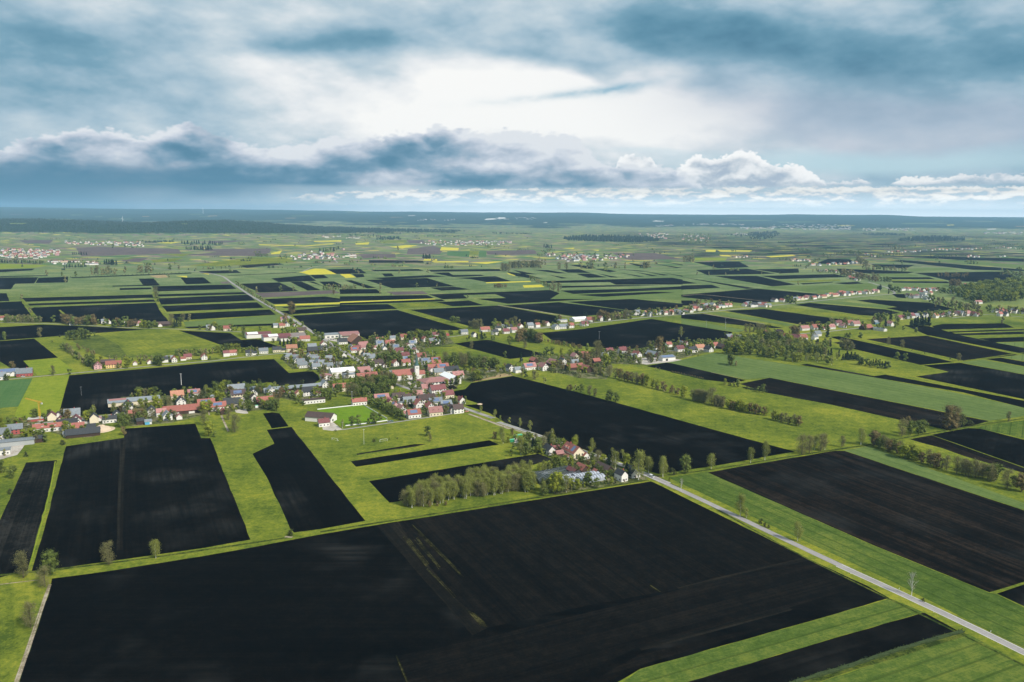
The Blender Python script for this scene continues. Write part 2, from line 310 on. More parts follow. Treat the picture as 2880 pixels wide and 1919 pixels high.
# ------------------------------------------------------------------ survey data: (crop frame, x, y) are only map coordinates, turned into ground metres below
CR = {'A': (0, 560, 2.451), 'B': (960, 560, 2.451), 'C': (1920, 560, 2.451), 'D': (0, 880, 3.92), 'E': (500, 880, 3.92), 'F': (1000, 880, 3.92),
      'G': (1500, 880, 3.92), 'H': (2000, 880, 2.674), 'I': (0, 1180, 2.1219), 'J': (900, 1180, 2.1219), 'K': (1800, 1180, 2.1222), 'L': (1380, 1180, 4.706),
      'N': (700, 900, 7.84), 'O': (1000, 1000, 7.84), 'Q': (2400, 1560, 4.9)}
FIELDS = """
k I 310,950 I 650,905 I 1000,850 I 1400,783 J 0,687 J 340,630 J 1240,487 J 1975,370 K 85,378 K 1005,832 K 1350,990 K 1488,1066 K 1100,1180 K 0,1490 J 1650,1640 I 120,1660 I 115,1568 I 300,1005
j J 345,634 J 1240,491 J 1970,374 K 85,384 K 985,830 K 220,1012 K 120,1035 J 2037,1030 J 1600,1110 J 915,1262
j K 1005,840 K 1340,990 K 900,1120 K 0,1355 J 1300,1640 J 545,1640 J 470,1412 J 1000,1300 J 2037,1045 K 230,1018
l J 340,636 J 470,612 J 560,760 J 800,1060 J 1010,1240 J 910,1290
j J 1500,1640 K 0,1400 K 500,1290 K 940,1195 K 500,1322 K 0,1470 J 1640,1600
k I 395,160 I 740,110 I 747,55 I 1165,25 I 1200,112 I 1255,112 I 1495,718 I 1230,765 I 350,890 I 187,912 I 290,560 I 345,340
i I 155,258 I 340,243 I 165,903 I 0,943 I -160,965 I -160,900 I 0,600
k I 1592,62 I 1740,45 I 2000,380 I 2180,605 I 1910,655 I 1755,675 I 1730,650 I 1600,360 I 1507,205 I 1637,145
k E 940,1110 E 1045,1098 E 1120,1110 E 1220,1252 E 1035,1275
k F 1090,340 F 1270,315 F 1460,298 F 1760,372 F 2110,462 F 1700,510 F 1500,455 F 1290,400
n J 218,205 J 560,148 J 635,147 J 570,162 J 220,212
k J 183,250 J 1010,124 J 1070,150 J 215,283
k J 292,368 J 1300,205 J 1395,238 J 1200,290 J 860,400 J 480,488 J 415,497
k F 1065,870 F 1210,842 F 1275,775 F 1450,745 F 1740,697 G 380,850 G 925,995 G 2352,1390 K 925,192 K 460,275 K 110,325 L 2150,700 L 1450,470 L 955,303 L 200,45 F 1480,1108 F 1200,1018 F 1375,1008 F 1075,905
n K 405,317 K 640,275 K 1165,187 K 1220,188 K 2400,580 K 2400,935 K 2290,970 K 2085,1032 K 1395,752
k K 2130,1040 K 2292,985 K 2420,945 K 2420,1180 K 2292,1115
k K 1740,92 K 1960,52 K 2030,55 K 2400,150 K 2400,330 K 2292,285
n K 1610,118 K 1740,95 K 2292,290 K 2400,330 K 2400,350 K 1990,235
k K 1685,1155 K 1700,1155 K 1895,1260 K 1800,1300 K 980,1568 K 850,1640 K 100,1640 K 280,1568 K 1080,1330
n H 215,535 H 440,489 H 2090,815 H 1960,850 H 1780,882 H 1480,820 H 900,690 H 410,600
k G 1245,588 G 1470,549 G 1560,563 G 2340,745 G 2200,775 G 1860,735 G 1540,655
k H 670,392 H 720,384 H 1225,477 H 1310,465 H 2353,662 H 2450,680 H 2450,735 H 2353,715 H 1900,600
k H 1540,480 H 1790,445 H 1595,396 H 1870,376 H 2353,465 H 2420,478 H 2420,664 H 2353,650
k H 895,182 H 960,177 H 1830,370 H 1575,392 H 1070,272 H 1055,235 H 1000,216
k H 920,224 H 985,217 H 975,241
n H 1165,198 H 1620,173 H 2310,318 H 1900,360
k H 1450,92 H 1640,102 H 1900,175 H 2353,265 H 2450,285 H 2450,330 H 2353,310 H 1630,170
k H 1660,100 H 1740,85 H 2200,80 H 2280,112 H 1700,128
k H 1790,141 H 2353,122 H 2353,133 H 1800,150
k H 1820,158 H 2353,142 H 2353,160 H 1900,170
k H 2010,193 H 2353,182 H 2353,216 H 2130,222
k H 2065,348 H 2180,338 H 2353,368 H 2420,380 H 2420,415 H 2353,403
c G 1450,540 G 1640,520 G 2000,440 G 2352,500 H 660,400 H 1215,484 H 1900,614 H 2420,730 H 2420,765 H 2353,778 H 2100,812 H 440,487 H 270,500 H 0,448
m H 900,140 H 1120,122 H 1440,110 H 1600,165 H 1165,192 H 1000,175
c H 2075,360 H 2050,350 H 1880,374 H 2353,463 H 2353,407
c H 2190,336 H 2310,320 H 2420,308 H 2420,375 H 2353,364
c H 2140,226 H 2353,219 H 2353,262
e K 2000,48 K 2292,5 K 2420,-15 K 2420,150 K 2292,112
c K 1218,186 K 1360,160 K 2420,545 K 2420,582
m K 1610,122 K 1800,170 K 1990,240 K 2400,355 K 2400,440 K 1500,150
e K 170,347 K 400,315 K 1395,754 K 2080,1034 K 2125,1042 K 2420,1185 K 2420,1440 K 2292,1370 K 1500,965 K 200,362
e K 0,1492 K 1100,1182 K 1488,1070 K 1520,1078 K 1690,1150 K 1080,1328 K 280,1568 K 80,1640 J 1720,1640
e K 1000,1600 K 1080,1568 K 1900,1292 K 1960,1282 K 2420,1530 K 2420,1700 K 2000,1715 K 1600,1700 K 1250,1715 K 900,1700
m I 0,985 I 235,958 I 300,985 I 240,1150 I 100,1568 I 60,1660 I -160,1660 I -160,1010
m D 1080,235 D 1960,185 D 2352,345 D 1880,480 D 1400,470 D 1300,350 D 1180,290
q D 1080,240 D 1180,290 D 1300,350 D 1880,480 D 1200,500 D 1000,430 D 800,310
k D -200,168 D 0,160 D 470,130 D 1000,150 D 1600,185 D 1050,225 D 480,270 D 0,305 D -200,320
k D -200,322 D 0,312 D 375,285 D 640,495 D 255,528 D 330,595 D 180,645 D -200,420
M D 258,532 D 640,499 D 838,650 D 600,680 D 415,693
M D 362,722 D 762,688 D 650,1100 D 560,1110 D 140,1200 D 200,1035
d D -200,766 D 0,752 D 360,722 D 200,1035 D 0,1050 D -200,1068
k D 765,690 D 1600,617 D 2352,547 E 590,530 E 1060,512 E 1225,665 E 1420,645 E 1490,645 E 1550,690 E 1562,740 E 1500,780 E 1095,806 E 1030,768 E 850,780 E 600,806 E 290,875 D 2010,900 D 1880,925 D 1640,935 D 1335,945 D 1335,1108 D 875,1140 D 650,1100
k E 10,195 E 580,225 E 700,300 E 870,290 E 1120,375 E 880,400 E 500,362
k A 235,748 A 1075,715 A 1160,840 A 1060,876 A 700,862 A 270,850 A 205,760
k A -80,716 A 0,712 A 150,705 A 215,792 A 235,812 A 0,800 A -80,800
k A -80,650 A 45,650 A 65,704 A -80,708
k A 150,683 A 1050,658 A 1060,680 A 180,708
k A 190,722 A 1060,693 A 1070,708 A 205,735
k A 1090,685 A 1720,660 A 1760,700 A 1110,728
k A 1115,738 A 1770,712 A 1820,750 A 1150,778
k A 1160,795 A 1860,762 A 1900,798 A 1215,838
k A 1090,658 A 1690,642 A 1705,655 A 1085,673
k A 1045,602 A 1590,590 A 1630,620 A 1090,637
k A 825,615 A 1040,610 A 1045,622 A 825,628
k A 775,598 A 1100,590 A 1100,597 A 775,604
k A 955,550 A 1060,548 A 1100,593 A 985,592
k A 1245,543 A 1400,540 A 1460,582 A 1285,588
v A 1515,572 A 1575,568 A 1590,582 A 1530,584
c E 60,100 E 1130,25 E 1060,118 E 90,158
k A 1265,882 A 1890,858 A 1890,872 A 1300,893
k A -80,542 A 265,540 A 235,582 A 105,585 A 75,622 A -80,625
k A 265,545 A 470,535 A 465,575 A 245,580
k A 0,533 A 330,525 A 330,530 A 0,539
k A -80,490 A 0,487 A 240,480 A 220,492 A 0,505
k A 480,540 A 1320,508 A 1320,514 A 500,546
n A 1640,460 A 1880,440 A 1960,450 A 1700,475
n A 1370,498 A 1630,490 A 1665,510 A 1400,515
n A 1560,528 A 2040,505 A 2050,508 A 1580,530
k A 1870,548 A 2130,525 A 2180,565 A 1920,573
k A 2138,525 A 2230,522 A 2265,545 A 2170,550
k A 2260,485 A 2420,482 A 2420,518 A 2310,516
k A 2000,572 A 2080,570 A 2210,628 A 2120,632
k A 2120,570 A 2160,570 A 2230,600
k A 2200,570 A 2300,568 A 2353,590 A 2353,612 A 2240,600
n A 1650,585 A 1925,575 A 2060,635 A 1790,645
v A 1760,648 A 2300,630 A 2353,648 A 1810,680
Y A 2060,505 A 2170,480 A 2240,482 A 2320,518 A 2130,522
k A 1820,690 A 2240,672 A 2353,688 A 2353,710 A 1890,725
Y A 1885,730 A 2353,713 A 2353,722 A 1900,738
k A 1925,775 A 2353,738 A 2353,775 A 2000,795
k A 1940,745 A 2353,728 A 2353,735 A 1960,752
k A 2015,805 A 2353,783 B 385,765 B 870,905 B 640,905 B 200,978 B 120,940 B 0,918 A 2240,932 A 2190,935
k B -10,730 B 330,725 B 385,758 B -10,775
m B 320,725 B 640,708 B 770,740 B 475,758 B 870,890 B 850,900 B 400,762
k B -10,672 B 590,662 B 640,685 B -10,706
Y B -10,709 B 640,687 B 650,691 B -10,716
k B -10,717 B 690,692 B 720,705 B -10,728
k B 655,712 B 880,700 B 990,735 B 775,742
k B 475,764 B 1078,735 B 1500,808 B 1540,850 B 1280,872 B 890,878 B 740,838
k B 1112,735 B 1500,712 B 1985,770 B 1860,790 B 1620,812
k B 1560,710 B 2000,688 B 2353,722 B 2353,745 B 2230,760 B 1990,770
k B 600,658 B 1440,628 B 1510,652 B 1900,682 B 1150,722 B 930,688 B 1135,683 B 1060,656 B 840,662 B 870,685 B 700,692
k B 165,558 B 590,545 B 780,602 B 620,607 B 350,615
k B 610,611 B 780,605 B 895,623 B 690,632
k B 780,545 B 1060,532 B 1170,567 B 1000,573 B 890,552
k B 205,545 B 610,525 B 720,535 B 300,555
k B 600,488 B 1090,483 B 1100,497 B 620,502
k B 200,490 B 530,483 B 570,495 B 230,498
k B 625,508 B 740,506 B 770,525 B 960,522 B 990,530 B 770,538
k B 280,515 B 345,513 B 365,533 B 300,535
k B 30,482 B 130,482 B 175,512 B 70,515
k B 75,517 B 150,518 B 160,538 B 105,542
k B 25,562 B 70,560 B 240,612 B 180,616
k B -10,622 B 240,622 B 280,650 B -10,655
v B 310,640 B 560,635 B 600,655 B 370,662
c B 1440,690 B 1520,640 B 2353,600 B 2353,690 B 1990,690
k B 1370,567 B 2280,543 B 2353,556 B 2353,590 B 1892,591 B 1850,573 B 1400,580
k B 1500,600 B 1900,594 B 2200,597 B 1520,612
k B 1510,632 B 2060,618 B 2353,602 B 2353,622 B 1600,655
k B 1620,661 B 2160,640 B 2300,645 B 1800,675
k B 1140,502 B 1260,516 B 1390,550 B 1290,545 B 1200,530
k B 1180,488 B 1350,520 B 1250,517
k B 1320,488 B 1420,490 B 1560,512 B 1490,513
k B 1500,487 B 1640,484 B 1720,510 B 1560,508
k B 1430,522 B 1560,545 B 1520,548
k B 1620,516 B 1720,514 B 1830,540 B 1700,543
k B 1770,514 B 1910,540 B 1860,541
k B 1570,455 B 1640,454 B 1760,475 B 1700,480
k B 1740,482 B 1830,485 B 1900,500 B 1850,505
k B 1920,508 B 2090,535 B 2050,536
k B 1880,480 B 2130,500 B 2060,500
k B 2010,500 B 2180,530 B 2140,532
k B 2090,500 B 2260,525 B 2220,528
k B 2130,442 B 2353,475 B 2310,476
k B 1970,440 B 2090,455 B 2140,470 B 2040,462
k B 2200,430 B 2353,452 B 2353,458
k B 2200,505 B 2353,530 B 2353,536
v B 1000,360 B 1330,350 B 1350,380 B 1130,388 B 1005,382
v B 120,378 B 370,377 B 375,405 B 150,408
v B 460,345 B 640,322 B 700,350 B 680,382 B 450,380
n B 190,422 B 560,425 B 570,440 B 190,440
v B 1870,375 B 2150,372 B 2353,415 B 1980,420
v B 450,285 B 560,282 B 580,305 B 470,305
Y B 95,305 B 195,298 B 185,314 B 100,315
Y B 330,330 B 440,318 B 530,320 B 420,342
Y B 690,333 B 810,337 B 805,355 B 680,355
Y B 570,413 B 660,415 B 660,426 B 570,425
Y B 620,430 B 875,428 B 878,437 B 640,438
Y B 880,438 B 1040,432 B 1120,430 B 1000,448
g B 300,450 B 420,448 B 420,462 B 300,462
Y B -10,518 B 60,517 B 100,540 B 30,545
Y B 995,575 B 1300,565 B 1310,572 B 1000,581
Y B 1250,595 B 1380,590 B 1400,607 B 1260,612
Y B 1140,507 B 1200,527 B 1195,531 B 1150,519
Y B 1480,262 B 1520,262 B 1520,272 B 1490,273
Y B 1520,340 B 1610,335 B 1600,345
Y B 1720,350 B 1780,350 B 1770,358
d B 730,362 B 885,358 B 880,402 B 730,390
d B 950,358 B 1000,357 B 1000,400 B 945,400
m B 262,285 B 450,282 B 450,302 B 265,303
m B 886,355 B 948,357 B 944,385 B 882,385
W B 1310,225 B 1415,222 B 1400,237 B 1320,235
v A 520,335 A 700,330 A 1230,345 A 1250,375 A 560,395
v A 1330,345 A 1870,340 A 1860,370 A 1800,395 A 1260,388 A 1500,365
v A 830,410 A 1030,405 A 960,435 A 850,430
v A 130,285 A 370,282 A 340,308 A 170,305
v A 1430,290 A 1680,285 A 1600,300 A 1440,302
M A 0,445 A 340,455 A 240,475 A 0,482
m A 1040,420 A 1270,405 A 1200,430 A 1060,438
Y A 1870,372 A 1945,355 A 1930,378 A 1870,382
m A 1290,460 A 1740,402 A 1960,405 A 2050,435 A 1500,465
Y A 2160,290 A 2353,283 A 2353,295 A 2170,296
Y A 1780,312 A 2100,322 A 2300,305 A 2310,309 A 2110,327 A 1790,318
Y A 1080,300 A 1260,295 A 1180,308
m A 1130,382 A 1340,375 A 1250,395
m A 810,415 A 945,403 A 870,420
o A 1030,530 A 1140,522 A 1160,540 A 1080,545
Y A 1210,530 A 1290,530 A 1290,542
Y A 1390,512 A 1440,515 A 1440,522
k C 75,435 C 390,432 C 460,470 C 250,478
k C 90,490 C 440,480 C 640,515 C 170,525
k C 490,485 C 800,480 C 800,508 C 680,513
k C 210,530 C 510,530 C 780,590 C 620,603
k C -10,538 C 40,545 C 500,615 C 440,620
k C -10,560 C 100,582 C -10,586
k C -10,597 C 200,592 C 260,612 C -10,626
k C -10,661 C 510,618 C 975,658 C 850,685 C 600,712 C 400,718 C -10,677
k C -10,700 C 60,700 C 120,712 C 60,735 C -10,735
k C 540,530 C 1050,518 C 1130,538 C 660,553
k C 1040,580 C 1200,570 C 1280,592 C 1120,588
c C 545,606 C 1100,592 C 1290,580 C 1370,610 C 1200,645 C 1000,654
m C 700,566 C 1080,553 C 1090,565 C 790,577
k C 810,582 C 1040,571 C 1030,576 C 830,590
c C 175,783 C 270,780 C 780,868 C 720,875
c C -10,828 C 440,905 C 380,920 C -10,862
c C 885,710 C 1010,700 C 1450,740 C 1390,752
m C 600,760 C 760,748 C 1300,810 C 1280,835 C 1180,835
k C -10,797 C 150,790 C 700,890 C 560,890 C -10,822
k C 290,770 C 560,758 C 1160,838 C 900,870 C 790,863
k C 770,730 C 875,716 C 1400,762 C 1500,785 C 1340,808 C 1220,800
k C 1200,700 C 1290,693 C 1700,715 C 1880,760 C 1580,790 C 1400,752 C 1480,745
k C 1440,655 C 1530,655 C 1540,685 C 1480,680
k G 90,222 G 540,180 G 1300,68 G 2200,215 G 2130,270 G 1990,305 G 1560,350 G 1080,400 G 870,400 G 500,365 G 200,300
k C 1400,540 C 1700,540 C 1740,553 C 1420,553
k C 1440,567 C 1820,568 C 1850,581 C 1450,577
c C 1320,518 C 1560,515 C 1640,535 C 1340,532
m C 1440,557 C 1780,557 C 1810,566 C 1440,565
c C 1390,582 C 1850,584 C 1830,605 C 1500,605
k C 1600,510 C 2200,500 C 2353,560 C 2140,575 C 1860,568 C 1760,545
k C 1060,480 C 1330,490 C 1600,503 C 1550,513 C 1300,515 C 1080,500
c C 1540,480 C 1830,475 C 1900,488 C 1570,500
k C 920,445 C 1000,412 C 1150,415 C 1200,445 C 1060,450
k C 1300,450 C 1600,455 C 1540,478 C 1330,470
k C 1420,425 C 1500,420 C 2353,487 C 2353,497 C 2000,488
k C 1430,392 C 1900,400 C 2353,412 C 2353,432 C 1900,420
k C 2100,365 C 2353,375 C 2353,381 C 2150,372
c C 1480,408 C 1700,412 C 2353,455 C 2353,480
Y C 160,352 C 230,350 C 225,365 C 160,363
Y C 240,352 C 480,355 C 470,363 C 260,364
Y C 570,395 C 760,385 C 780,392 C 610,403
Y C 250,385 C 420,387 C 400,397 C 270,395
M C 80,405 C 310,403 C 290,425 C 90,425
v C 320,390 C 420,388 C 480,402 C 350,405
k C 650,300 C 900,296 C 880,302 C 660,304
k C 700,322 C 1000,318 C 980,326 C 720,327
k C 560,372 C 900,369 C 860,377 C 600,378
k C 900,338 C 1200,334 C 1100,342
k C 1000,292 C 1200,291 C 1150,296
k C 1250,310 C 1500,308 C 1450,314 C 1300,315
k C 200,335 C 520,331 C 500,336 C 220,339
k C 700,345 C 860,344 C 850,349
k C 860,330 C 1030,329 C 1010,333
P E 1540,1072 E 2040,1018 E 2310,1180 E 1850,1250 E 1810,1255
G E 1570,790 E 1700,745 E 2200,700 E 2352,760 E 2352,620 E 1960,500 E 1870,420 E 1640,330 E 1600,430 E 1420,440 E 1280,440 E 1180,450 E 1130,500 E 1260,620 E 1460,615 E 1540,640 E 1590,700
G F 0,700 F 300,690 F 700,760 F 1000,980 F 1160,1060 F 1200,1095 F 560,1180 F 530,1120 F 130,940 F 230,905 F 420,890 F 640,930 F 600,840 F 440,790 F 380,840 F 0,850
G F 0,320 F 300,270 F 560,250 F 900,220 F 1020,260 F 1100,345 F 900,365 F 760,400 F 850,480 F 960,560 F 1240,640 F 1500,600 F 1640,600 F 1740,690 F 1400,740 F 1260,770 F 1180,750 F 1070,870 F 1150,1010 F 1000,970 F 600,790 F 180,620 F 0,520
G D 180,1240 D 330,1160 D 560,1120 D 870,1150 D 1330,1110 D 1330,930 D 1900,910 D 2260,880 E 600,810 E 1000,850 E 1130,830 E 1530,800 E 1560,980 E 1400,1000 E 1130,940 E 1080,1060 E 700,1090 E 300,1100 D 2200,1140 D 1900,1210 D 1600,1240 D 1440,1250 D 1300,1210 D 1190,1215 D 1040,1300 D 1040,1370 D 800,1380 D 500,1300 D 180,1300 D 180,1260
G D -100,1260 D 300,1225 D 290,1430 D 60,1568 D -100,1600
G G 0,600 G 250,660 G 350,680 G 500,720 G 800,735 G 880,640 G 860,560 G 1100,570 G 1250,575 G 1560,520 G 1900,440 G 2100,380 G 2352,350 G 2352,290 G 2150,270 G 2000,320 G 1600,350 G 1100,405 G 850,405 G 600,440 G 440,430 G 300,470 G 0,480
G L 240,260 L 560,220 L 900,330 L 1390,480 L 1530,530 L 1990,700 L 2080,790 L 1700,860 L 1400,900 L 900,990 L 700,960 L 560,720 L 1000,560 L 600,430 L 300,350
m L 640,445 L 800,440 L 960,520 L 830,520
m E 1300,440 E 1440,430 E 1470,455 E 1690,450 E 1700,400 E 1760,400 E 1800,450 E 1620,500 E 1450,470 E 1350,480
m E 1755,525 E 1890,505 E 1985,560 E 1840,575
M E 1770,550 E 1800,548 E 1800,560 E 1775,560
S D 0,1280 D 60,1270 D 60,1450 D 290,1430 D 190,1568 D 0,1620
S E 1150,905 E 1000,840 E 1120,820 E 1160,890
S E 1590,1240 E 1690,1190 E 1820,1290 E 1700,1302 E 1600,1290
S F 570,770 F 640,750 F 740,770 F 745,830 F 640,835
S E 1700,660 E 1800,700 E 1750,740 E 1560,770 E 1480,790 E 1660,740
S L 255,300 L 330,235 L 440,225 L 600,240 L 580,275 L 440,250 L 350,315
S L 1060,655 L 1150,640 L 1200,720 L 1300,740 L 1150,750
S E 1600,255 E 1780,300 E 1760,320 E 1640,300
S E 1640,270 E 1700,265 E 1750,300 E 1660,300
S G 1120,510 G 1370,480 G 1640,520 G 1540,540 G 1250,572 G 1130,550
S D 870,1165 D 1250,1125 D 1180,1160 D 980,1215 D 870,1250
S E 630,1070 E 750,1060 E 780,1110 E 730,1115 E 640,1100
o F 1260,770 F 1560,690 F 1640,668 F 1740,692 F 1600,715 F 1300,762
o K 80,345 K 130,345 K 60,330
n F 970,810 F 1080,800 F 1130,835 F 1050,850
w F 1075,905 F 1150,960 F 1130,1000 F 950,940
"""
# strips: material, width in metres, polyline
STRIPS = """
w 2.8 I -60,935 I 0,928 I 300,905 I 640,866 I 1000,814 I 1400,754 I 1740,702
w 2.8 J 0,672 J 560,582 J 1240,475 J 1960,362
w 1.6 K 130,352 K 1000,840 K 1500,1075 K 1900,1270 K 2292,1470
w 3.0 K 100,340 K 420,305 K 900,218 K 1330,158
w 3.0 K 1330,158 K 1600,105 K 2000,35 K 2292,-5
w 5.5 K 1930,1272 K 1500,1402 K 960,1575 K 800,1630
w 1.4 J 470,175 J 260,205
M 1.0 I 330,250 I 290,480 I 240,650 I 170,900
t 1.0 I -60,992 I 0,985 I 120,970 I 235,957
t 0.9 I 293,985 I 270,1030 I 232,1150 I 190,1310 I 90,1568 I 60,1650
t 0.9 I 303,985 I 283,1030 I 243,1150 I 203,1310 I 107,1568 I 75,1650
t 2.0 B 180,482 B 250,510
t 5.0 B 1080,733 B 1340,770 B 1600,820
g 8.0 B 380,765 B 430,755 B 1000,733 B 1500,710 B 2000,688 B 2353,672
g 6.0 B 1520,710 B 2000,772
g 6.0 B 2000,688 B 2353,722
t 4.0 C 0,668 C 110,655 C 590,708
t 4.0 C 140,790 C 560,860
m 8.0 A 150,690 A 170,720 A 235,808
m 9.0 A 1060,640 A 1080,700 A 1130,790 A 1180,835
m 5.0 A 410,765 A 450,800
m 3.5 H 1900,362 H 2353,300
m 5.0 H 1040,190 H 1300,240 H 1820,368
m 5.0 H 1640,172 H 2353,315
R 5.6 Q -200,150 Q 0,235 Q 830,600 Q 1300,845 Q 1700,1010 Q 2352,1345 Q 2800,1570
R 5.6 L 2352,850 L 2180,768 L 2010,700 L 1880,640 L 1400,478 L 960,325 L 760,255 L 500,155 L 100,35
R 6.0 F 1520,1162 F 1200,1055 F 960,970 F 800,910 F 620,840 F 450,792
R 7.0 F 450,795 F 350,735 F 200,628 F 60,547 E 1960,500 E 1800,410 E 1640,310 E 1480,210 E 1330,110 E 1180,20
R 7.0 A 2080,870 A 1900,765 A 1720,662 A 1600,580 A 1540,535 A 1450,512 A 1300,498 A 1060,478
R 5.6 K 0,315 K 90,352 K 400,492 K 800,688 K 1030,797 K 1270,907
R 4.0 D -80,750 D 0,742 D 400,703 D 780,668 D 1000,650 D 1600,590 D 2352,530
R 4.0 E 350,535 E 800,480 E 1180,440 E 1280,435 E 1450,432 E 1700,375
R 4.0 A 0,852 A 420,860 A 900,890 A 1150,893 A 1500,910 A 1700,918
R 5.0 E 1290,450 E 1400,530 E 1480,605
R 4.5 D 300,1235 D 600,1205 D 870,1168 D 1250,1130 D 1340,1105 D 1900,1052 D 2060,1040
R 4.0 E 60,1045 E 200,1010
R 4.0 E 750,890 E 760,950 E 690,1010
R 4.0 E 1050,885 E 1130,915 E 1500,872 E 1560,800 E 1700,715
S 2.5 F 320,605 F 250,628 F 640,592 F 710,572
R 4.0 F 500,360 F 540,430 F 610,490 F 655,550 F 690,580 F 800,600
R 5.0 F 440,755 F 700,730 F 960,703
R 3.0 E 1810,1290 E 1900,1280 F 0,1266 F 400,1212 F 800,1160 F 1200,1093
R 3.5 F 1400,652 F 1640,622
R 4.0 F 1020,270 F 1100,255 F 1250,240
R 5.5 F 1900,185 F 2150,162
R 6.0 B 1300,892 B 1700,858 B 2100,815 B 2353,796 C 500,747 C 900,705 C 1300,665 C 1480,655 C 1410,610 C 1280,573
R 5.0 H 640,160 H 800,150 H 1000,128 H 1120,113 H 1220,105
R 5.0 G 1220,448 G 1600,403 G 1750,425 G 1950,390 G 2110,350
R 4.0 C 1860,820 C 2100,790 C 2353,815
R 4.0 C 900,450 C 830,485
R 5.0 A 2080,503 A 2150,470 A 2330,440 A 2300,415
t 2.0 L 0,30 L 250,105 L 500,195 L 760,295
t 3.5 F 1250,1115 F 1480,1195 F 1700,1280
t 2.5 E 1660,620 E 1760,580 E 1800,585 E 1980,570
t 2.5 I 1700,700 I 1745,703
z 0.50 J 590,676 J 705,792 J 842,932
z 0.30 J 585,682 J 700,797 J 837,924
z 0.50 J 550,628 J 712,792 J 852,935
z 0.30 J 555,635 J 717,795 J 857,943
z 0.50 J 596,668 J 719,792 J 815,890
z 0.30 J 587,658 J 710,799 J 806,878
z 0.45 J 495,700 J 560,782 J 633,877
z 0.30 J 500,696 J 565,787 J 638,872
z 0.45 J 521,721 J 569,782 J 642,876
z 0.30 J 516,731 J 564,785 J 637,881
z 0.45 J 523,712 J 578,782 J 645,869
z 0.30 J 514,715 J 569,782 J 636,877
z 0.45 J 532,712 J 587,782 J 652,865
z 0.30 J 527,707 J 582,790 J 647,857
z 0.40 J 590,738 J 640,802 J 681,856
z 0.30 J 581,738 J 631,813 J 672,844
z 0.40 J 573,707 J 648,802 J 707,878
z 0.30 J 564,719 J 639,792 J 698,871
z 0.40 J 588,715 J 656,802 J 717,881
z 0.30 J 579,704 J 647,799 J 708,893
z 0.40 J 877,1137 J 927,1187 J 969,1229
z 0.30 J 872,1133 J 922,1190 J 964,1236
z 0.40 J 884,1136 J 935,1187 J 988,1240
z 0.30 J 875,1136 J 926,1197 J 979,1241
z 0.40 J 909,1153 J 943,1187 J 994,1238
z 0.30 J 914,1164 J 948,1193 J 999,1240
z 0.40 J 922,1158 J 951,1187 J 991,1227
z 0.30 J 917,1157 J 946,1178 J 986,1216
z 0.35 J 640,890 J 720,975 J 778,1036
z 0.30 J 635,893 J 715,969 J 773,1032
z 0.35 J 690,928 J 734,975 J 813,1059
z 0.30 J 681,929 J 725,987 J 804,1067
z 0.9 K 120,1030 K 60,990
z 0.8 J 455,1408 J 480,1470 J 535,1600
l 3.5 K 985,832 K 620,910 K 230,1012
l 3.0 K 0,1372 K 500,1245 K 900,1130
l 4.0 I 735,120 I 720,400 I 715,780
t 3.0 D 1150,1220 D 1135,1180 D 1160,1150
t 2.0 E 480,1130 E 520,1250 E 560,1310
t 1.6 E 330,1060 E 350,1130
t 1.2 H 0,448 H 250,498
"""
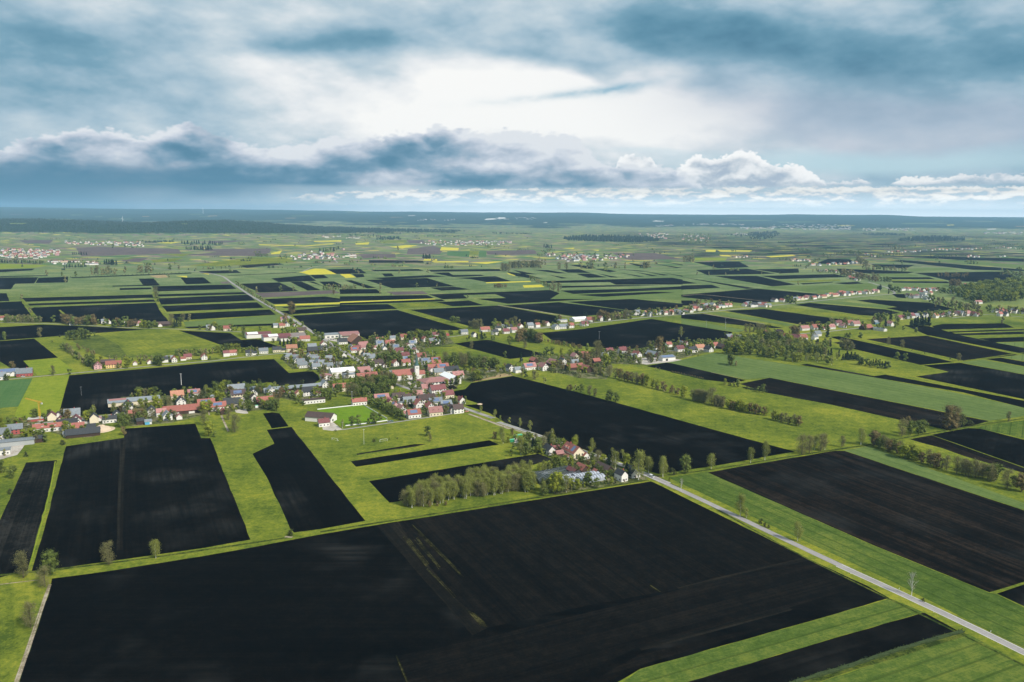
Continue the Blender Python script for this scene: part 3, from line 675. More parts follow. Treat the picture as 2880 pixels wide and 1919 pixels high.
# x,y(visual centre),ridge axis a|b, roof+wall code (+flags), length, width
HOUSES = """
E 1165,75,a,pws E 1205,130,b,kw E 1150,145,a,rc E 1080,145,a,gw,11,9 E 1293,138,b,rw,9,8 E 1365,200,a,bc,20,12 E 385,170,b,kw,12,10 E 345,163,a,gw,12,9 E 545,175,a,rc,16,11
E 1480,375,a,gw,16,10 E 1605,350,b,rw,14,11 E 1610,395,a,kw,12,9 E 1500,415,a,kt,24,14 E 1815,320,a,kw,18,13 E 1400,290,a,rw,20,11 E 1340,310,b,rc,10,9
E 110,490,a,mc,13,9 E 60,510,a,rw,9,7 E 290,490,b,rw,13,10 E 610,445,a,rw,13,8 E 535,455,a,mw,11,8 E 790,445,a,kw,13,9 E 845,448,a,kw,10,8 E 945,425,a,gw,16,10 E 1095,410,a,kc,16,10 E 1170,415,a,kc,9,8 E 1255,395,a,oc,20,12 E 1255,445,b,rr,10,8
E 1215,485,a,gw E 1290,500,a,gw E 1305,528,b,gw E 1355,545,a,gw E 1370,580,a,gw,16,10 E 1450,480,b,gw E 1500,500,a,gw E 1525,520,a,gw E 1550,543,b,gw E 1590,560,a,gw E 1525,597,a,gw E 1660,510,a,gw E 1710,540,a,gw E 1660,592,a,gw,15,10 E 1783,577,a,gw,11,9 E 1480,545,a,gw,9,7
E 1825,475,b,kw,12,10 E 1915,385,b,gw,13,9 E 1950,415,a,rws,15,10 E 2035,360,a,pw,16,10 E 2225,345,a,gws,15,10 E 2320,340,a,rw,13,10 E 2162,388,a,pw,9,7 E 2278,390,b,gw,10,8 E 2045,385,a,pw,10,8 E 2010,435,b,pc,12,9 E 2050,465,b,kc,11,9 E 2085,485,a,gw,13,10 E 2130,508,a,gc,14,10 E 2208,560,a,bw,14,10 E 2275,582,b,bw,8,7
E 1635,705,b,pw,18,16,h E 1880,690,a,gw,18,12,h E 2050,645,a,pw,20,13 E 2045,710,a,rw,20,9 E 2140,700,a,rw,16,9 E 1620,790,b,gw,15,11 E 1800,830,a,rc,24,10 E 1935,810,a,rc,12,9 E 1450,872,a,kw,20,12 E 1330,890,b,rc,10,9 E 1500,970,a,bw,30,9,h
E 1145,850,b,pr,10,8 E 1030,862,b,gw,14,11 E 985,862,a,gw,10,9 E 645,845,a,gw,24,12 E 665,905,a,bcs,20,12 E 830,885,b,kw,13,11 E 840,940,b,bw,12,10 E 960,970,a,rt,22,11 E 600,1000,a,kc,22,14 E 445,1035,a,rws,20,11 E 315,1000,a,rws,22,10 E 180,890,a,pws,16,10 E 500,1090,b,rt,9,7 E 735,838,a,gb,10,7,h E 820,838,a,gb,9,7,h
E 1610,1215,a,mw,13,8 E 2000,985,a,rw,20,8 E 1540,890,a,mw,9,7 E 560,870,a,bw,8,6 E 390,930,a,gw,7,6
O 340,60,a,gc,14,11 O 505,185,a,bw,16,10 O 628,228,b,bw,8,7 O 870,178,b,rw,13,10 O 1095,15,a,mw,14,10 O 1150,55,b,rw,13,10 O 1120,95,a,gws,13,10 O 1105,165,a,rw,15,10 O 1440,35,a,rw,16,12 O 1540,135,a,gws,15,10 O 1620,185,a,gw,12,9 O 1765,120,a,rws,16,11 O 1775,185,a,rw,16,10 O 1690,275,a,rw,16,10 O 1915,275,a,rws,20,12 O 1655,350,b,pw,11,9 O 1830,370,a,gc,16,11 O 2120,330,a,kw,22,12 O 2250,440,a,pw,18,11
O 1440,570,a,pc,14,8,h O 180,360,a,pw,20,13 O 160,480,a,rw,20,9 O 340,470,a,rw,16,9 O 720,545,b,gw,8,7 O 768,695,b,oc,9,7
O 1560,725,a,pc,15,11 O 1760,765,a,mw,16,12 O 1870,750,a,mw,14,11 O 2030,870,a,mc,16,11 O 2320,1000,b,mw,12,9
O 1350,875,a,pw,15,11 O 945,925,a,bw,18,11 O 570,965,a,pws,20,12 O 690,1030,a,mw,12,9 O 800,990,b,bw,9,8 O 750,1065,b,mc,12,9 O 1150,945,a,bw,12,8 O 1180,1015,a,gw,17,11 O 1560,975,a,bw,24,12 O 1350,1000,a,bw,14,8 O 1390,1090,b,rw,15,12 O 1630,1130,b,rw,16,11 O 1760,1035,a,gws,18,11 O 1990,1095,a,gcs,15,11 O 1750,1245,a,pc,18,12 O 2130,1190,b,bw,12,10 O 2250,1190,a,bw,14,10 O 870,1115,b,pps,12,9 O 1010,1190,b,pw,16,10 O 1280,1295,a,rws,17,11 O 1110,1285,a,pw,9,7 O 1960,1140,a,kt,9,7 O 1010,1070,a,gw,9,6,h
F 90,355,a,pw,16,11 F 265,340,a,gw,15,9 F 385,338,a,rw,18,11 F 205,385,a,pw,9,7 F 317,392,b,gw,10,8 F 530,272,a,rc,14,10 F 410,285,a,gw,12,9 F 760,295,b,rw,13,9 F 880,245,a,mw,13,9 F 875,285,a,mw,10,8 F 850,315,a,gp,16,11 F 900,325,a,gw,11,9 F 655,310,b,mw,12,10 F 625,340,a,gws,13,10 F 580,372,b,pw,12,10 F 445,385,a,gws,12,10 F 480,425,a,mw,16,11 F 620,398,a,gw,13,10 F 655,425,b,pw,13,10 F 15,400,a,mw,14,10 F 1010,240,b,or,8,7 F 1195,215,a,gw,16,10 F 1305,245,b,kw,12,9 F 1425,188,a,rw,22,11 F 1535,218,a,kw,14,10 F 1580,150,a,pw,13,9 F 1570,175,a,kw,12,9 F 1635,158,a,gw,13,9 F 1690,160,a,kw,15,10 F 1655,208,a,mw,15,11 F 1745,195,a,pw,14,10 F 1815,152,b,rw,12,10 F 1922,145,a,gw,15,12 F 2005,140,a,rw,11,8 F 2112,125,b,pw,12,9 F 2205,160,b,gw,18,13 F 2290,155,a,gw,22,11 F 2275,88,a,gw,24,12,h F 250,290,a,rw,9,7 F 305,285,b,or,9,7
F 1965,528,b,rt,15,11 F 1525,582,b,gw,10,8 F 1700,612,b,kw,14,10 F 1785,635,a,gw,12,9 F 1915,598,a,pws,22,12 F 2070,602,b,pw,15,12 F 2175,555,b,pt,22,15 F 2280,540,b,kw,14,10 F 1310,655,b,rw,8,7
G 455,488,b,pc,14,11 G 535,460,a,rt,15,10 G 575,510,b,rc,12,10 G 455,552,a,gw,13,9 G 450,600,a,rt,32,12,t G 580,622,b,rt,20,14,t G 610,450,a,rw,9,7 G 835,425,a,mw,15,10 G 980,420,a,mw,15,12 G 1140,465,b,rw,18,10 G 1310,460,b,gt,24,14,h G 1100,490,a,gg,13,9,h G 1610,400,a,mw,17,12 G 1630,342,b,gw,11,9 G 1680,350,b,pw,12,9 G 1755,412,a,kw,17,11 G 1830,387,a,oc,20,11 G 1930,405,b,kw,16,11 G 1985,365,a,rw,20,11 G 2070,375,b,bt,16,12 G 2155,265,a,gt,14,11 G 2205,285,b,pw,12,10 G 2290,280,a,gw,18,10 G 1490,355,a,rw,12,9 G 1650,330,a,pw,9,7 G 790,458,a,gw,12,8,h G 690,535,a,rt,14,10 G 1350,390,b,gw,10,8
G 620,80,a,rw,18,13 G 740,68,b,pw,14,11 G 828,70,b,mw,9,8 G 560,125,a,mw,18,11 G 410,145,a,rw,14,10 G 950,42,a,rt,24,13
L 775,405,b,kw,14,9,d L 855,397,a,mt,9,7,d L 1235,480,b,rw,10,9,d L 1055,480,b,rr,9,7,d L 905,462,a,pt,9,7,d L 1207,655,b,rt,13,10,d L 1080,690,b,mt,13,6,d L 1500,655,b,bt,20,10,d L 1725,745,b,kw,12,8,d L 1870,695,b,kw,15,10,d L 1390,705,b,rt,6,5,d
D 150,675,b,gw,10,9 D 275,665,a,gr,22,14 D 1080,590,b,pp,14,12 D 1255,575,a,ry,24,10 D 1190,545,a,bt,22,8 D 1490,560,b,pw,9,7 D 1650,545,b,rw,9,8 D 1815,522,a,kw,12,9 D 1870,510,a,gw,12,9 D 1920,518,b,rw,13,9 D 10,705,a,gw,14,12 D 1765,140,b,rw,10,9 D 1200,103,b,kw,12,9 D 1145,98,a,gw,11,9 D 810,115,a,bw,16,8 D 1370,105,b,rw,14,9 D 1515,122,a,pw,14,9 D 45,62,a,rw,14,9 D 1405,125,a,gw,9,7
D 1410,1030,b,kw,18,13 D 1460,1115,a,rt,9,8 D 1675,1090,b,kw,14,11 D 1780,1105,a,pw,12,9 D 1845,1140,b,gw,13,11 D 1955,912,a,oc,17,12 D 1995,980,b,kw,14,12 D 800,1120,a,gw,18,13 D 575,1145,b,mc,12,10 D 645,1125,b,bw,9,7 D 667,1200,b,mc,12,10 D 845,1185,b,mw,13,11 D 1040,1168,b,kc,11,10 D 1090,1172,b,pw,7,6 D 1290,1135,b,kw,13,11 D 1210,1178,a,kw,16,7 D 545,1268,a,rw,34,8 D 745,1222,a,kw,22,9 D 865,1268,a,rw,13,10 D 165,1290,a,gr,17,10 D 35,1340,a,gw,16,12 D 15,1515,a,gw,18,12 D 1635,1205,a,gw,8,6 D 1550,1200,a,kt,9,7 D 1975,1150,b,pw,8,7 D 430,1395,a,kt,10,7 D 740,1340,a,gc,8,6
H 415,148,a,rt,12,9 H 515,145,b,bt,14,11 H 640,190,b,mw,22,13 H 575,178,b,rw,16,10 H 685,190,a,rw,20,12 H 700,118,a,pw,24,11 H 790,110,a,rw,30,13 H 850,120,a,mw,10,8 H 900,108,a,pw,18,12 H 955,80,a,mw,18,10 H 988,98,b,pw,14,12 H 1040,78,a,rw,18,12 H 1085,84,a,pw,22,13 H 1165,112,a,rt,28,16 H 1345,85,b,pw,14,11 H 795,160,a,gw,17,12 H 780,187,a,gw,12,9 H 1240,75,a,gb,14,9 H 1425,38,a,mc,22,11 H 1500,22,a,pw,20,11 H 1590,25,a,gw,28,13,h H 280,215,b,rw,8,7 H 1270,125,b,gw,28,12,h
"""
# rows of houses along village streets: crop, x0,y0,x1,y1,count
HROWS = """
B 1975,788 B 2060,785 3 | B 2080,795 B 2130,793 3 | B 2150,788 B 2353,778 8 | C 20,768 C 330,742 13 | C 60,750 C 310,735 6 | C 420,735 C 590,742 9 | C 620,705 C 730,706 2 | C 765,698 C 960,680 9 | C 965,678 C 1220,655 12 | C 1060,655 C 1180,660 3 | C 1230,655 C 1350,645 6
C 1505,628 C 1760,636 11 | C 1540,675 C 1700,690 9 | C 1640,655 C 1720,660 4 | C 1730,805 C 1990,782 12 | C 1500,812 C 1690,800 6 | C 1830,790 C 2050,795 7 | C 2135,768 C 2353,780 9 | C 2180,795 C 2230,798 2 | C 1930,600 C 2150,606 7 | C 2230,575 C 2353,578 6 | C 2240,590 C 2300,590 3
C 1140,548 C 1215,560 3 | C 935,495 C 1230,518 8 | C 885,455 C 950,460 3 | C 990,455 C 1210,445 8 | C 1255,380 C 1330,402 5 | C 1700,352 C 2060,345 14 | C 2150,335 C 2300,338 6 | C 1400,370 C 1680,358 9 | C 740,425 C 880,428 7 | C 355,400 C 450,405 4 | C 1955,397 C 2050,401 5 | C 2180,397 C 2220,398 2 | C 2025,722 C 2040,722 1 | C 1850,650 C 1860,650 1
"""
CLUSTERS = """
B 1365,385 B 1960,392 B 1900,425 B 1560,432 B 1450,405 ; 70 | B 520,305 B 640,285 B 1190,295 B 1140,318 B 660,322 ; 75 | A 20,350 A 400,348 A 440,385 A 250,412 A 0,405 ; 110 | A 390,292 A 1000,300 A 990,328 A 500,318 ; 70 | A 1985,390 A 2150,365 A 2350,385 A 2330,420 A 2020,418 ; 45 | B 0,385 B 100,380 B 100,405 B 0,405 ; 10
B 2040,240 B 2250,238 B 2240,275 B 2060,258 ; 35 | C 0,245 C 190,250 C 190,300 C 0,290 ; 30 | C 300,238 C 470,235 C 460,250 C 310,250 ; 12 | A 2215,258 A 2350,258 A 2350,268 A 2230,268 ; 10 | B 30,262 B 120,262 B 120,272 B 30,272 ; 8 | B 1940,385 B 1980,390 B 1960,402 B 1930,400 ; 6
A 340,430 A 690,432 A 700,458 A 500,455 A 350,448 ; 16 | B 1060,295 B 1190,292 B 1190,300 B 1070,300 ; 6 | C 2150,232 C 2353,230 C 2353,248 C 2160,245 ; 16 | B 0,343 B 40,343 B 40,352 B 0,352 ; 3
"""
# trees: crop x,y(foot),height in crop px,kind   b birch  o green broadleaf  y yellow-green  w greyish willow/poplar  u rusty maple  s spruce  h bush  x bare birch
TREES = """
L 250,60,75,b L 388,100,100,b L 522,155,120,b L 815,225,90,b L 1125,365,140,b L 1342,440,160,b L 1610,470,85,b L 1745,505,90,b L 1955,800,330,b L 2090,710,190,b L 2280,765,235,b L 50,262,90,u L 145,275,150,b L 285,215,90,u L 165,322,130,b L 230,312,80,y L 345,225,45,h L 395,312,90,o L 500,305,120,o L 400,470,200,b L 470,470,165,o L 275,492,90,o L 620,440,180,o L 700,412,170,w L 780,355,150,s L 820,372,155,b L 915,312,70,s L 920,382,70,y L 770,492,60,h L 560,430,170,s
L 900,662,155,o L 840,645,135,o L 955,655,135,y L 700,690,130,b L 640,700,110,b L 520,705,140,b L 1350,575,120,o L 1420,560,135,w L 1215,612,110,o L 1290,642,100,u L 1350,655,105,y L 1480,622,140,y L 1560,655,170,s L 1650,655,200,b L 1790,640,165,y L 1800,775,190,s L 1450,745,110,o L 1525,785,100,o L 1520,855,85,o L 1600,862,90,y L 860,985,265,y L 700,1005,165,b L 1000,965,195,b L 1150,935,130,y L 1300,885,80,o L 1400,905,120,o L 1640,850,70,h L 930,965,150,o L 780,965,140,b L 1230,900,70,y L 490,960,240,b L 560,930,200,b L 1565,640,120,o
J 655,525,35,u J 700,520,30,u J 750,515,25,u J 1225,435,90,b J 1250,430,85,o J 1340,455,60,o
I 140,945,135,w I 300,925,122,o I 270,1000,108,w I 650,868,118,w I 930,828,95,b I 185,1245,132,w I 375,152,28,h I 75,352,70,o I 60,445,32,h I 1735,695,38,h I 155,222,28,h I 10,320,70,o
K 50,312,75,b K 135,332,95,b K 195,332,42,h K 270,322,100,o K 425,296,80,b K 660,260,80,b K 745,243,98,b K 965,207,100,w K 1010,203,95,w K 1078,187,88,w K 1042,182,75,b K 1103,182,85,b K 1205,166,60,w K 1318,152,88,b K 245,430,70,x K 597,577,112,b K 635,587,50,b K 940,727,102,b K 1620,1052,125,x K 720,622,28,h K 745,642,26,h K 765,648,20,h K 1690,1087,20,h K 175,365,16,h
K 2190,412,100,w K 2275,432,100,u K 2230,400,60,o
H 145,392,70,o H 190,397,32,w H 105,545,45,y H 390,602,60,o H 360,598,40,o H 140,550,27,h H 170,553,30,w H 205,558,45,b H 270,575,25,h H 300,582,22,h H 330,586,25,h H 1435,930,118,w H 1480,850,65,u H 1500,918,95,o H 1560,912,90,o H 1590,905,88,o H 1800,882,165,u H 1840,872,145,w H 1890,852,80,o H 1950,852,45,h H 2235,817,68,w
H 1035,186,34,h H 1015,182,30,h H 1127,197,46,o H 1330,242,52,w H 1435,266,54,w H 1400,356,56,o H 1460,366,58,o H 1860,362,50,w H 1545,152,36,o H 1508,285,14,h H 1605,308,14,h H 1797,350,16,h H 900,86,45,w H 2190,82,45,w H 880,330,50,s H 900,325,55,s H 960,335,52,s H 990,362,50,s H 945,355,50,b H 905,395,60,b H 880,388,58,o H 800,372,60,b
H 430,150,60,y H 395,150,55,w H 345,145,60,w H 370,150,58,w H 260,148,55,w H 290,148,58,w H 320,145,50,w H 755,105,35,u H 875,190,70,s H 870,160,40,o H 815,140,40,o H 1010,100,30,o H 1135,98,34,o
H 1385,115,50,o H 1400,100,60,y H 1350,60,70,s H 1235,60,50,o H 1260,62,55,o H 1290,60,45,o H 1310,110,60,s H 1445,130,30,o
G 380,848,40,u G 410,862,62,u G 460,868,65,w G 520,880,88,o G 615,910,95,w G 680,925,80,w G 835,978,115,o G 910,988,98,o G 145,458,72,o G 200,468,78,o G 2170,582,112,o G 2230,588,45,w G 1695,468,28,h G 1385,425,145,u G 1280,400,80,w G 1235,432,50,o G 1195,468,72,o G 1050,462,72,u G 590,424,80,o G 460,460,45,o G 700,520,185,w G 795,605,140,y G 600,590,120,u G 970,545,75,o G 1075,565,80,o G 870,520,90,o G 320,628,75,u G 270,620,55,w G 1290,555,80,w G 740,690,90,w G 840,705,110,w G 510,715,65,w G 1630,262,92,b G 1350,632,28,w G 1390,636,30,w G 2110,790,55,y G 2260,820,75,o G 90,540,60,w G 30,520,30,o G 560,545,100,u G 650,620,60,u G 690,700,90,w G 130,780,60,b G 20,740,90,w G 380,570,55,u
G 1250,810,120,y G 1310,832,100,y G 1360,842,90,y G 1430,858,90,u G 1530,888,80,u G 1660,940,122,y G 1965,1012,160,w G 1210,790,80,w
F 1062,108,62,o F 1085,110,66,o F 1108,110,60,o F 1130,108,55,o F 1545,158,85,o F 1660,145,65,o F 1760,150,95,w F 1720,145,75,w F 1805,140,60,w F 1700,358,95,o F 1865,392,85,w F 1280,398,75,w F 1650,502,70,o F 1825,552,105,s F 2105,458,78,o F 2160,468,82,o F 1500,308,48,o F 1530,306,45,o F 790,378,62,o F 985,332,42,w F 410,795,85,o F 90,925,95,o F 530,815,115,b F 1537,1160,80,b F 1600,1186,48,o F 1380,1105,72,b F 795,1362,105,o F 820,1418,82,w F 205,1428,32,h F 375,1400,22,h F 460,1395,22,h F 25,1222,85,o F 50,1243,55,o F 140,1228,62,o F 200,1225,118,o F 262,1190,78,o F 720,1112,62,o F 780,1120,62,o F 1000,1105,70,o F 640,930,60,o F 970,1000,60,w F 880,1060,55,o F 285,705,45,y F 740,930,45,o F 325,730,35,o F 680,1120,60,y F 760,700,55,o F 1230,310,35,o
F 460,330,60,o F 330,320,60,o F 620,310,95,o F 590,300,85,o F 690,290,95,y F 655,310,80,y F 740,300,90,o F 790,300,90,o F 820,290,70,o F 930,300,100,o F 960,320,110,o F 1035,240,45,o F 1070,245,40,o F 1150,235,50,o F 900,340,80,o F 340,690,40,w F 1835,700,80,w F 1870,720,85,o F 1960,720,80,b F 1700,690,60,w F 2080,785,65,b F 2330,860,40,h F 1775,600,40,o F 860,700,40,o F 140,440,80,o F 255,440,80,o F 480,480,60,o F 1530,260,40,o F 1250,290,45,s F 1340,290,60,s F 1390,300,90,s F 1420,290,60,o
E 250,190,52,o E 420,178,62,o E 455,190,45,o E 650,195,46,o E 725,255,95,o E 910,192,42,o E 1155,232,60,o E 1190,228,62,o E 1225,240,64,o E 1265,240,60,o E 1290,235,55,o E 1370,152,52,o E 1550,312,92,o E 1590,308,85,o E 1510,260,70,o E 1350,412,92,o E 1390,402,80,y E 1700,492,85,o E 1750,505,62,o E 1830,432,50,y E 2100,442,85,o E 1960,535,55,o E 1420,250,45,o
E 1130,360,70,s E 1170,372,80,s E 1210,378,85,s E 1250,380,100,s E 1290,380,100,y E 1330,390,70,s E 1225,330,60,o E 1300,330,55,y E 1050,330,45,h
E 418,872,105,o E 310,885,75,b E 375,912,70,o E 482,892,112,y E 558,855,98,o E 735,832,68,o E 840,832,82,o E 1075,845,75,b E 880,852,48,w E 1292,862,58,o E 1365,850,50,o E 440,990,115,y E 485,1005,115,y E 350,970,70,o E 250,980,80,w E 1060,960,75,u E 1090,1082,122,o E 990,1072,92,o E 1040,1050,90,o E 1260,950,85,o E 1320,1005,70,o E 1385,1025,50,o E 1605,972,125,o E 1685,965,105,o E 1740,930,85,o E 1650,940,90,o E 1540,860,60,o E 1750,800,75,o E 1700,780,60,o E 1820,800,60,o E 1900,760,50,o E 1170,930,45,h E 1220,940,45,h
E 700,1060,95,y E 790,1085,112,o E 280,1112,125,y E 300,1240,145,w E 340,1362,150,y E 405,1372,60,o E 562,1185,115,w E 630,1315,172,w E 1815,1272,82,b E 1915,1242,92,o E 130,1010,50,w E 900,760,35,h E 1740,1310,25,h E 2160,1418,30,h E 580,1030,50,o E 560,930,55,o
D 60,302,85,o D 440,272,95,w D 765,300,90,o D 810,305,100,o D 850,300,95,o D 900,290,110,o D 945,292,100,o D 985,292,85,o D 740,280,60,o D 1043,255,38,o D 575,325,20,h D 660,268,25,h D 590,108,72,o D 1160,135,62,o D 1900,162,130,w D 1950,165,85,s D 1990,152,90,o D 1925,168,85,s D 2020,95,75,w D 2090,92,72,w D 2210,188,52,o D 1110,555,75,y D 1405,612,115,y D 140,625,80,u D 110,622,50,y D 585,692,98,w D 768,682,60,o D 1305,612,35,h
D 1035,1132,98,b D 1265,1112,105,b D 1710,1060,135,y D 1870,1052,112,w D 1825,1042,90,o D 1420,1095,100,o D 1500,1195,120,u D 1560,1200,130,u D 1600,1195,110,o D 1340,1262,115,o D 1400,1245,110,o D 1365,1350,85,u D 1770,1205,72,y D 370,1182,65,o D 480,1182,72,o D 505,1190,65,o D 90,1238,82,o D 160,1245,80,w D 225,1245,80,u D 270,1405,110,y D 360,1408,125,y D 430,1412,110,o D 690,1452,50,h D 335,1270,80,w D 705,1150,65,o D 180,1190,40,o D 2270,900,90,b D 1590,1040,60,w D 480,1350,70,o D 180,690,35,o D 270,1180,40,h
A 1075,685,80,w A 1090,712,38,o A 2010,798,85,u A 425,532,28,o A 320,528,35,w A 520,532,30,o A 865,512,42,w A 1175,492,42,o A 1165,545,26,w A 1935,638,38,o A 2025,632,26,w A 1770,648,38,w A 150,690,30,w A 210,785,35,w A 780,338,26,o A 860,336,20,o A 450,575,40,w A 2300,660,30,u A 1235,488,30,w A 1205,452,16,o
B 1500,487,48,w B 1550,487,48,w B 1650,478,38,w B 1820,482,42,o B 1890,484,42,w B 1955,478,36,w B 2010,440,24,w B 1465,632,58,w B 1500,642,58,w B 1440,625,36,w B 520,607,26,o B 660,606,22,w B 270,620,36,w B 150,612,24,w B 400,512,22,w B 598,512,26,w B 872,682,20,o B 1675,828,46,s B 1690,830,44,s B 390,357,32,w B 345,665,16,o B 265,655,28,w B 115,515,22,w B 595,575,10,h B 1225,540,14,h B 2120,475,38,w
C 210,489,30,w C 180,527,22,w C 545,520,22,w C 295,525,18,w C 100,525,22,w C 670,515,14,h C 795,592,22,w C 75,432,20,w C 70,360,18,s C 265,345,12,o C 1420,655,24,s
"""
# rows: crop x0,y0 x1,y1 count,height,kinds,jitter
TROWS = """
K 1390,155 K 1560,215 10,68,wuo,6 | K 1545,222 K 1830,302 13,72,wuy,6 | K 1880,322 K 2130,375 10,88,wwo,6 | K 1900,300 K 2100,345 5,60,wo,6 | H 15,702 H 95,706 5,68,w,4 | H 130,722 H 420,778 13,66,yuw,4 | H 450,800 H 665,858 11,62,ywu,4 | G 895,722 G 1210,800 10,100,wwu,6 | G 1750,965 G 1905,995 11,120,w,4 | G 1990,1020 G 2090,1045 6,110,w,4 | G 2140,1055 G 2352,1105 8,88,yu,6 | G 1350,840 G 1620,920 6,60,wu,6
H 1005,352 H 1105,362 9,55,s,4 | H 1100,392 H 1340,422 15,54,oos,8 | H 970,275 H 1060,282 8,64,w,4 | H 1495,105 H 1640,100 13,66,s,6 | H 600,165 H 655,175 5,60,u,5 | F 1250,175 F 1390,180 9,88,w,4 | F 1780,310 F 2050,330 12,115,wou,14 | F 980,565 F 1560,610 26,105,owo,22 | F 1280,745 F 1395,745 8,95,oyw,6 | F 290,565 F 510,570 13,95,o,14 | F 300,520 F 480,500 7,85,o,8 | F 10,860 F 440,800 20,115,owo,20
F 10,800 F 400,760 12,90,ou,12 | F 120,985 F 530,1195 16,92,o,5 | F 150,970 F 380,1085 8,80,o,4 | F 2080,320 F 2352,370 12,38,ou,5 | G 250,350 G 540,405 13,42,ou,4 | G 0,300 G 90,320 4,75,u,6 | E 400,440 E 670,430 11,85,oyo,10 | E 700,440 E 880,425 7,58,o,6 | E 0,470 E 330,475 14,60,wo,8 | E 1860,930 E 2340,870 14,120,owo,14 | E 1760,880 E 1990,850 8,85,o,10 | E 2200,520 E 2352,560 6,80,o,8
D 60,108 D 460,108 22,72,wo,5 | D 700,128 D 1060,135 18,88,wou,6 | D 1240,155 D 1480,160 10,78,ou,6 | D 1530,165 D 1690,168 8,68,yo,5 | D 680,390 D 990,600 20,70,ow,8 | D 950,560 D 1030,600 4,110,o,6 | D 1700,575 D 1790,585 4,100,o,5 | D 1190,520 D 1700,520 12,45,ow,12 | D 1920,480 D 2352,460 14,62,owy,10 | D 1030,450 D 1000,600 5,50,ow,8 | D 850,390 D 1060,470 9,38,wu,14
G 1700,380 G 1950,350 9,65,o,6 | G 1640,480 G 1900,470 4,20,h,5 | G 2120,450 G 2340,470 7,120,yyo,8 | G 2110,400 G 2352,360 9,95,yo,14 | G 860,545 G 700,660 7,90,wo,14 | G 1820,330 G 1900,345 4,50,w,5 | G 1520,655 G 1880,735 22,16,u,4 | G 150,650 G 480,690 12,36,h,8 | L 620,710 L 1010,640 8,90,by,8 | L 1080,560 L 1180,525 5,28,h,3 | L 700,470 L 240,380 7,80,oy,14
A 630,522 A 800,520 9,46,w,3 | A 940,510 A 1050,505 6,44,w,2 | A 720,452 A 805,458 7,34,s,3 | A 440,475 A 600,470 12,22,s,2 | A 1630,592 A 1900,770 22,26,wo,3 | A 2225,628 A 2345,625 7,34,wo,4 | A 1280,352 A 1470,355 16,28,s,3 | A 1250,315 A 1545,318 20,26,s,6 | A 490,385 A 605,388 8,20,s,2 | A 490,412 A 610,413 10,14,s,1 | A 1440,403 A 1520,403 8,12,s,1 | A 1395,438 A 1440,438 4,15,s,1 | A 1845,477 A 1890,477 4,22,s,1 | A 0,440 A 300,448 26,24,so,3 | A 1760,396 A 1850,398 8,22,o,2 | A 2190,372 A 2345,352 10,26,so,6 | A 480,540 A 1320,509 40,7,h,1 | A 1340,490 A 1700,475 9,14,wo,2 | A 1750,470 A 2050,485 8,10,o,3
B 1100,492 B 1155,500 5,60,w,4 | B 1160,478 B 1375,472 24,50,w,5 | B 1380,455 B 1410,455 2,34,w,2 | B 1690,480 B 1740,480 3,42,w,2 | B 2080,478 B 2115,478 4,42,w,2 | B 1395,335 B 1455,340 8,22,s,3 | B 1390,355 B 1470,356 8,14,s,2 | B 1230,347 B 1295,347 7,10,s,1 | B 560,412 B 615,412 7,28,s,2 | B 1295,552 B 1450,620 14,26,wo,3 | B 1048,612 B 1140,610 9,24,u,3 | B 0,625 B 100,622 9,28,wo,3 | B 1860,830 B 2010,826 9,48,ow,5 | B 1780,835 B 1840,840 4,60,u,4 | B 2020,395 B 1350,390 14,20,o,4
C 5,432 C 72,432 7,44,w,3 | C 840,482 C 940,420 12,22,wo,4 | C 895,500 C 1130,522 16,22,wo,4 | C 1090,525 C 1350,572 24,40,wu,6 | C 1365,572 C 1440,575 7,30,o,3 | C 1240,482 C 1530,502 20,26,wo,4 | C 1195,425 C 1270,470 10,45,w,8 | C 1840,600 C 1910,605 7,46,u,4 | C 1415,630 C 1500,650 7,38,o,4 | C 1750,645 C 1890,652 12,40,o,6 | C 2190,522 C 2353,535 18,28,wo,5 | C 1700,722 C 2050,775 30,45,ow,16 | C 1745,535 C 1965,540 13,26,u,4 | C 2100,780 C 2130,760 3,40,o,3 | C 1700,810 C 1740,800 4,30,o,3
C 700,712 C 780,725 5,42,o,5 | C 230,742 C 350,740 6,38,wuo,4 | C 60,735 C 200,730 5,34,uw,4 | C 1340,640 C 1370,625 4,36,s,4 | C 1310,840 C 1400,840 6,48,o,5 | C 940,352 C 1110,350 10,14,s,2 | C 1110,372 C 1250,388 12,20,o,3 | C 1270,402 C 1500,388 16,18,o,3 | C 1430,352 C 1525,348 8,22,w,2 | C 1340,328 C 1700,330 26,14,s,2 | C 1690,402 C 1900,398 12,14,o,2 | C 400,415 C 520,412 9,12,o,2 | C 660,420 C 740,425 6,16,o,2 | C 1900,275 C 2353,272 16,8,s,2 | C 2080,320 C 2353,316 16,10,o,2 | C 960,400 C 1230,372 18,22,wo,4 | C 2060,345 C 2353,335 14,10,o,2
"""
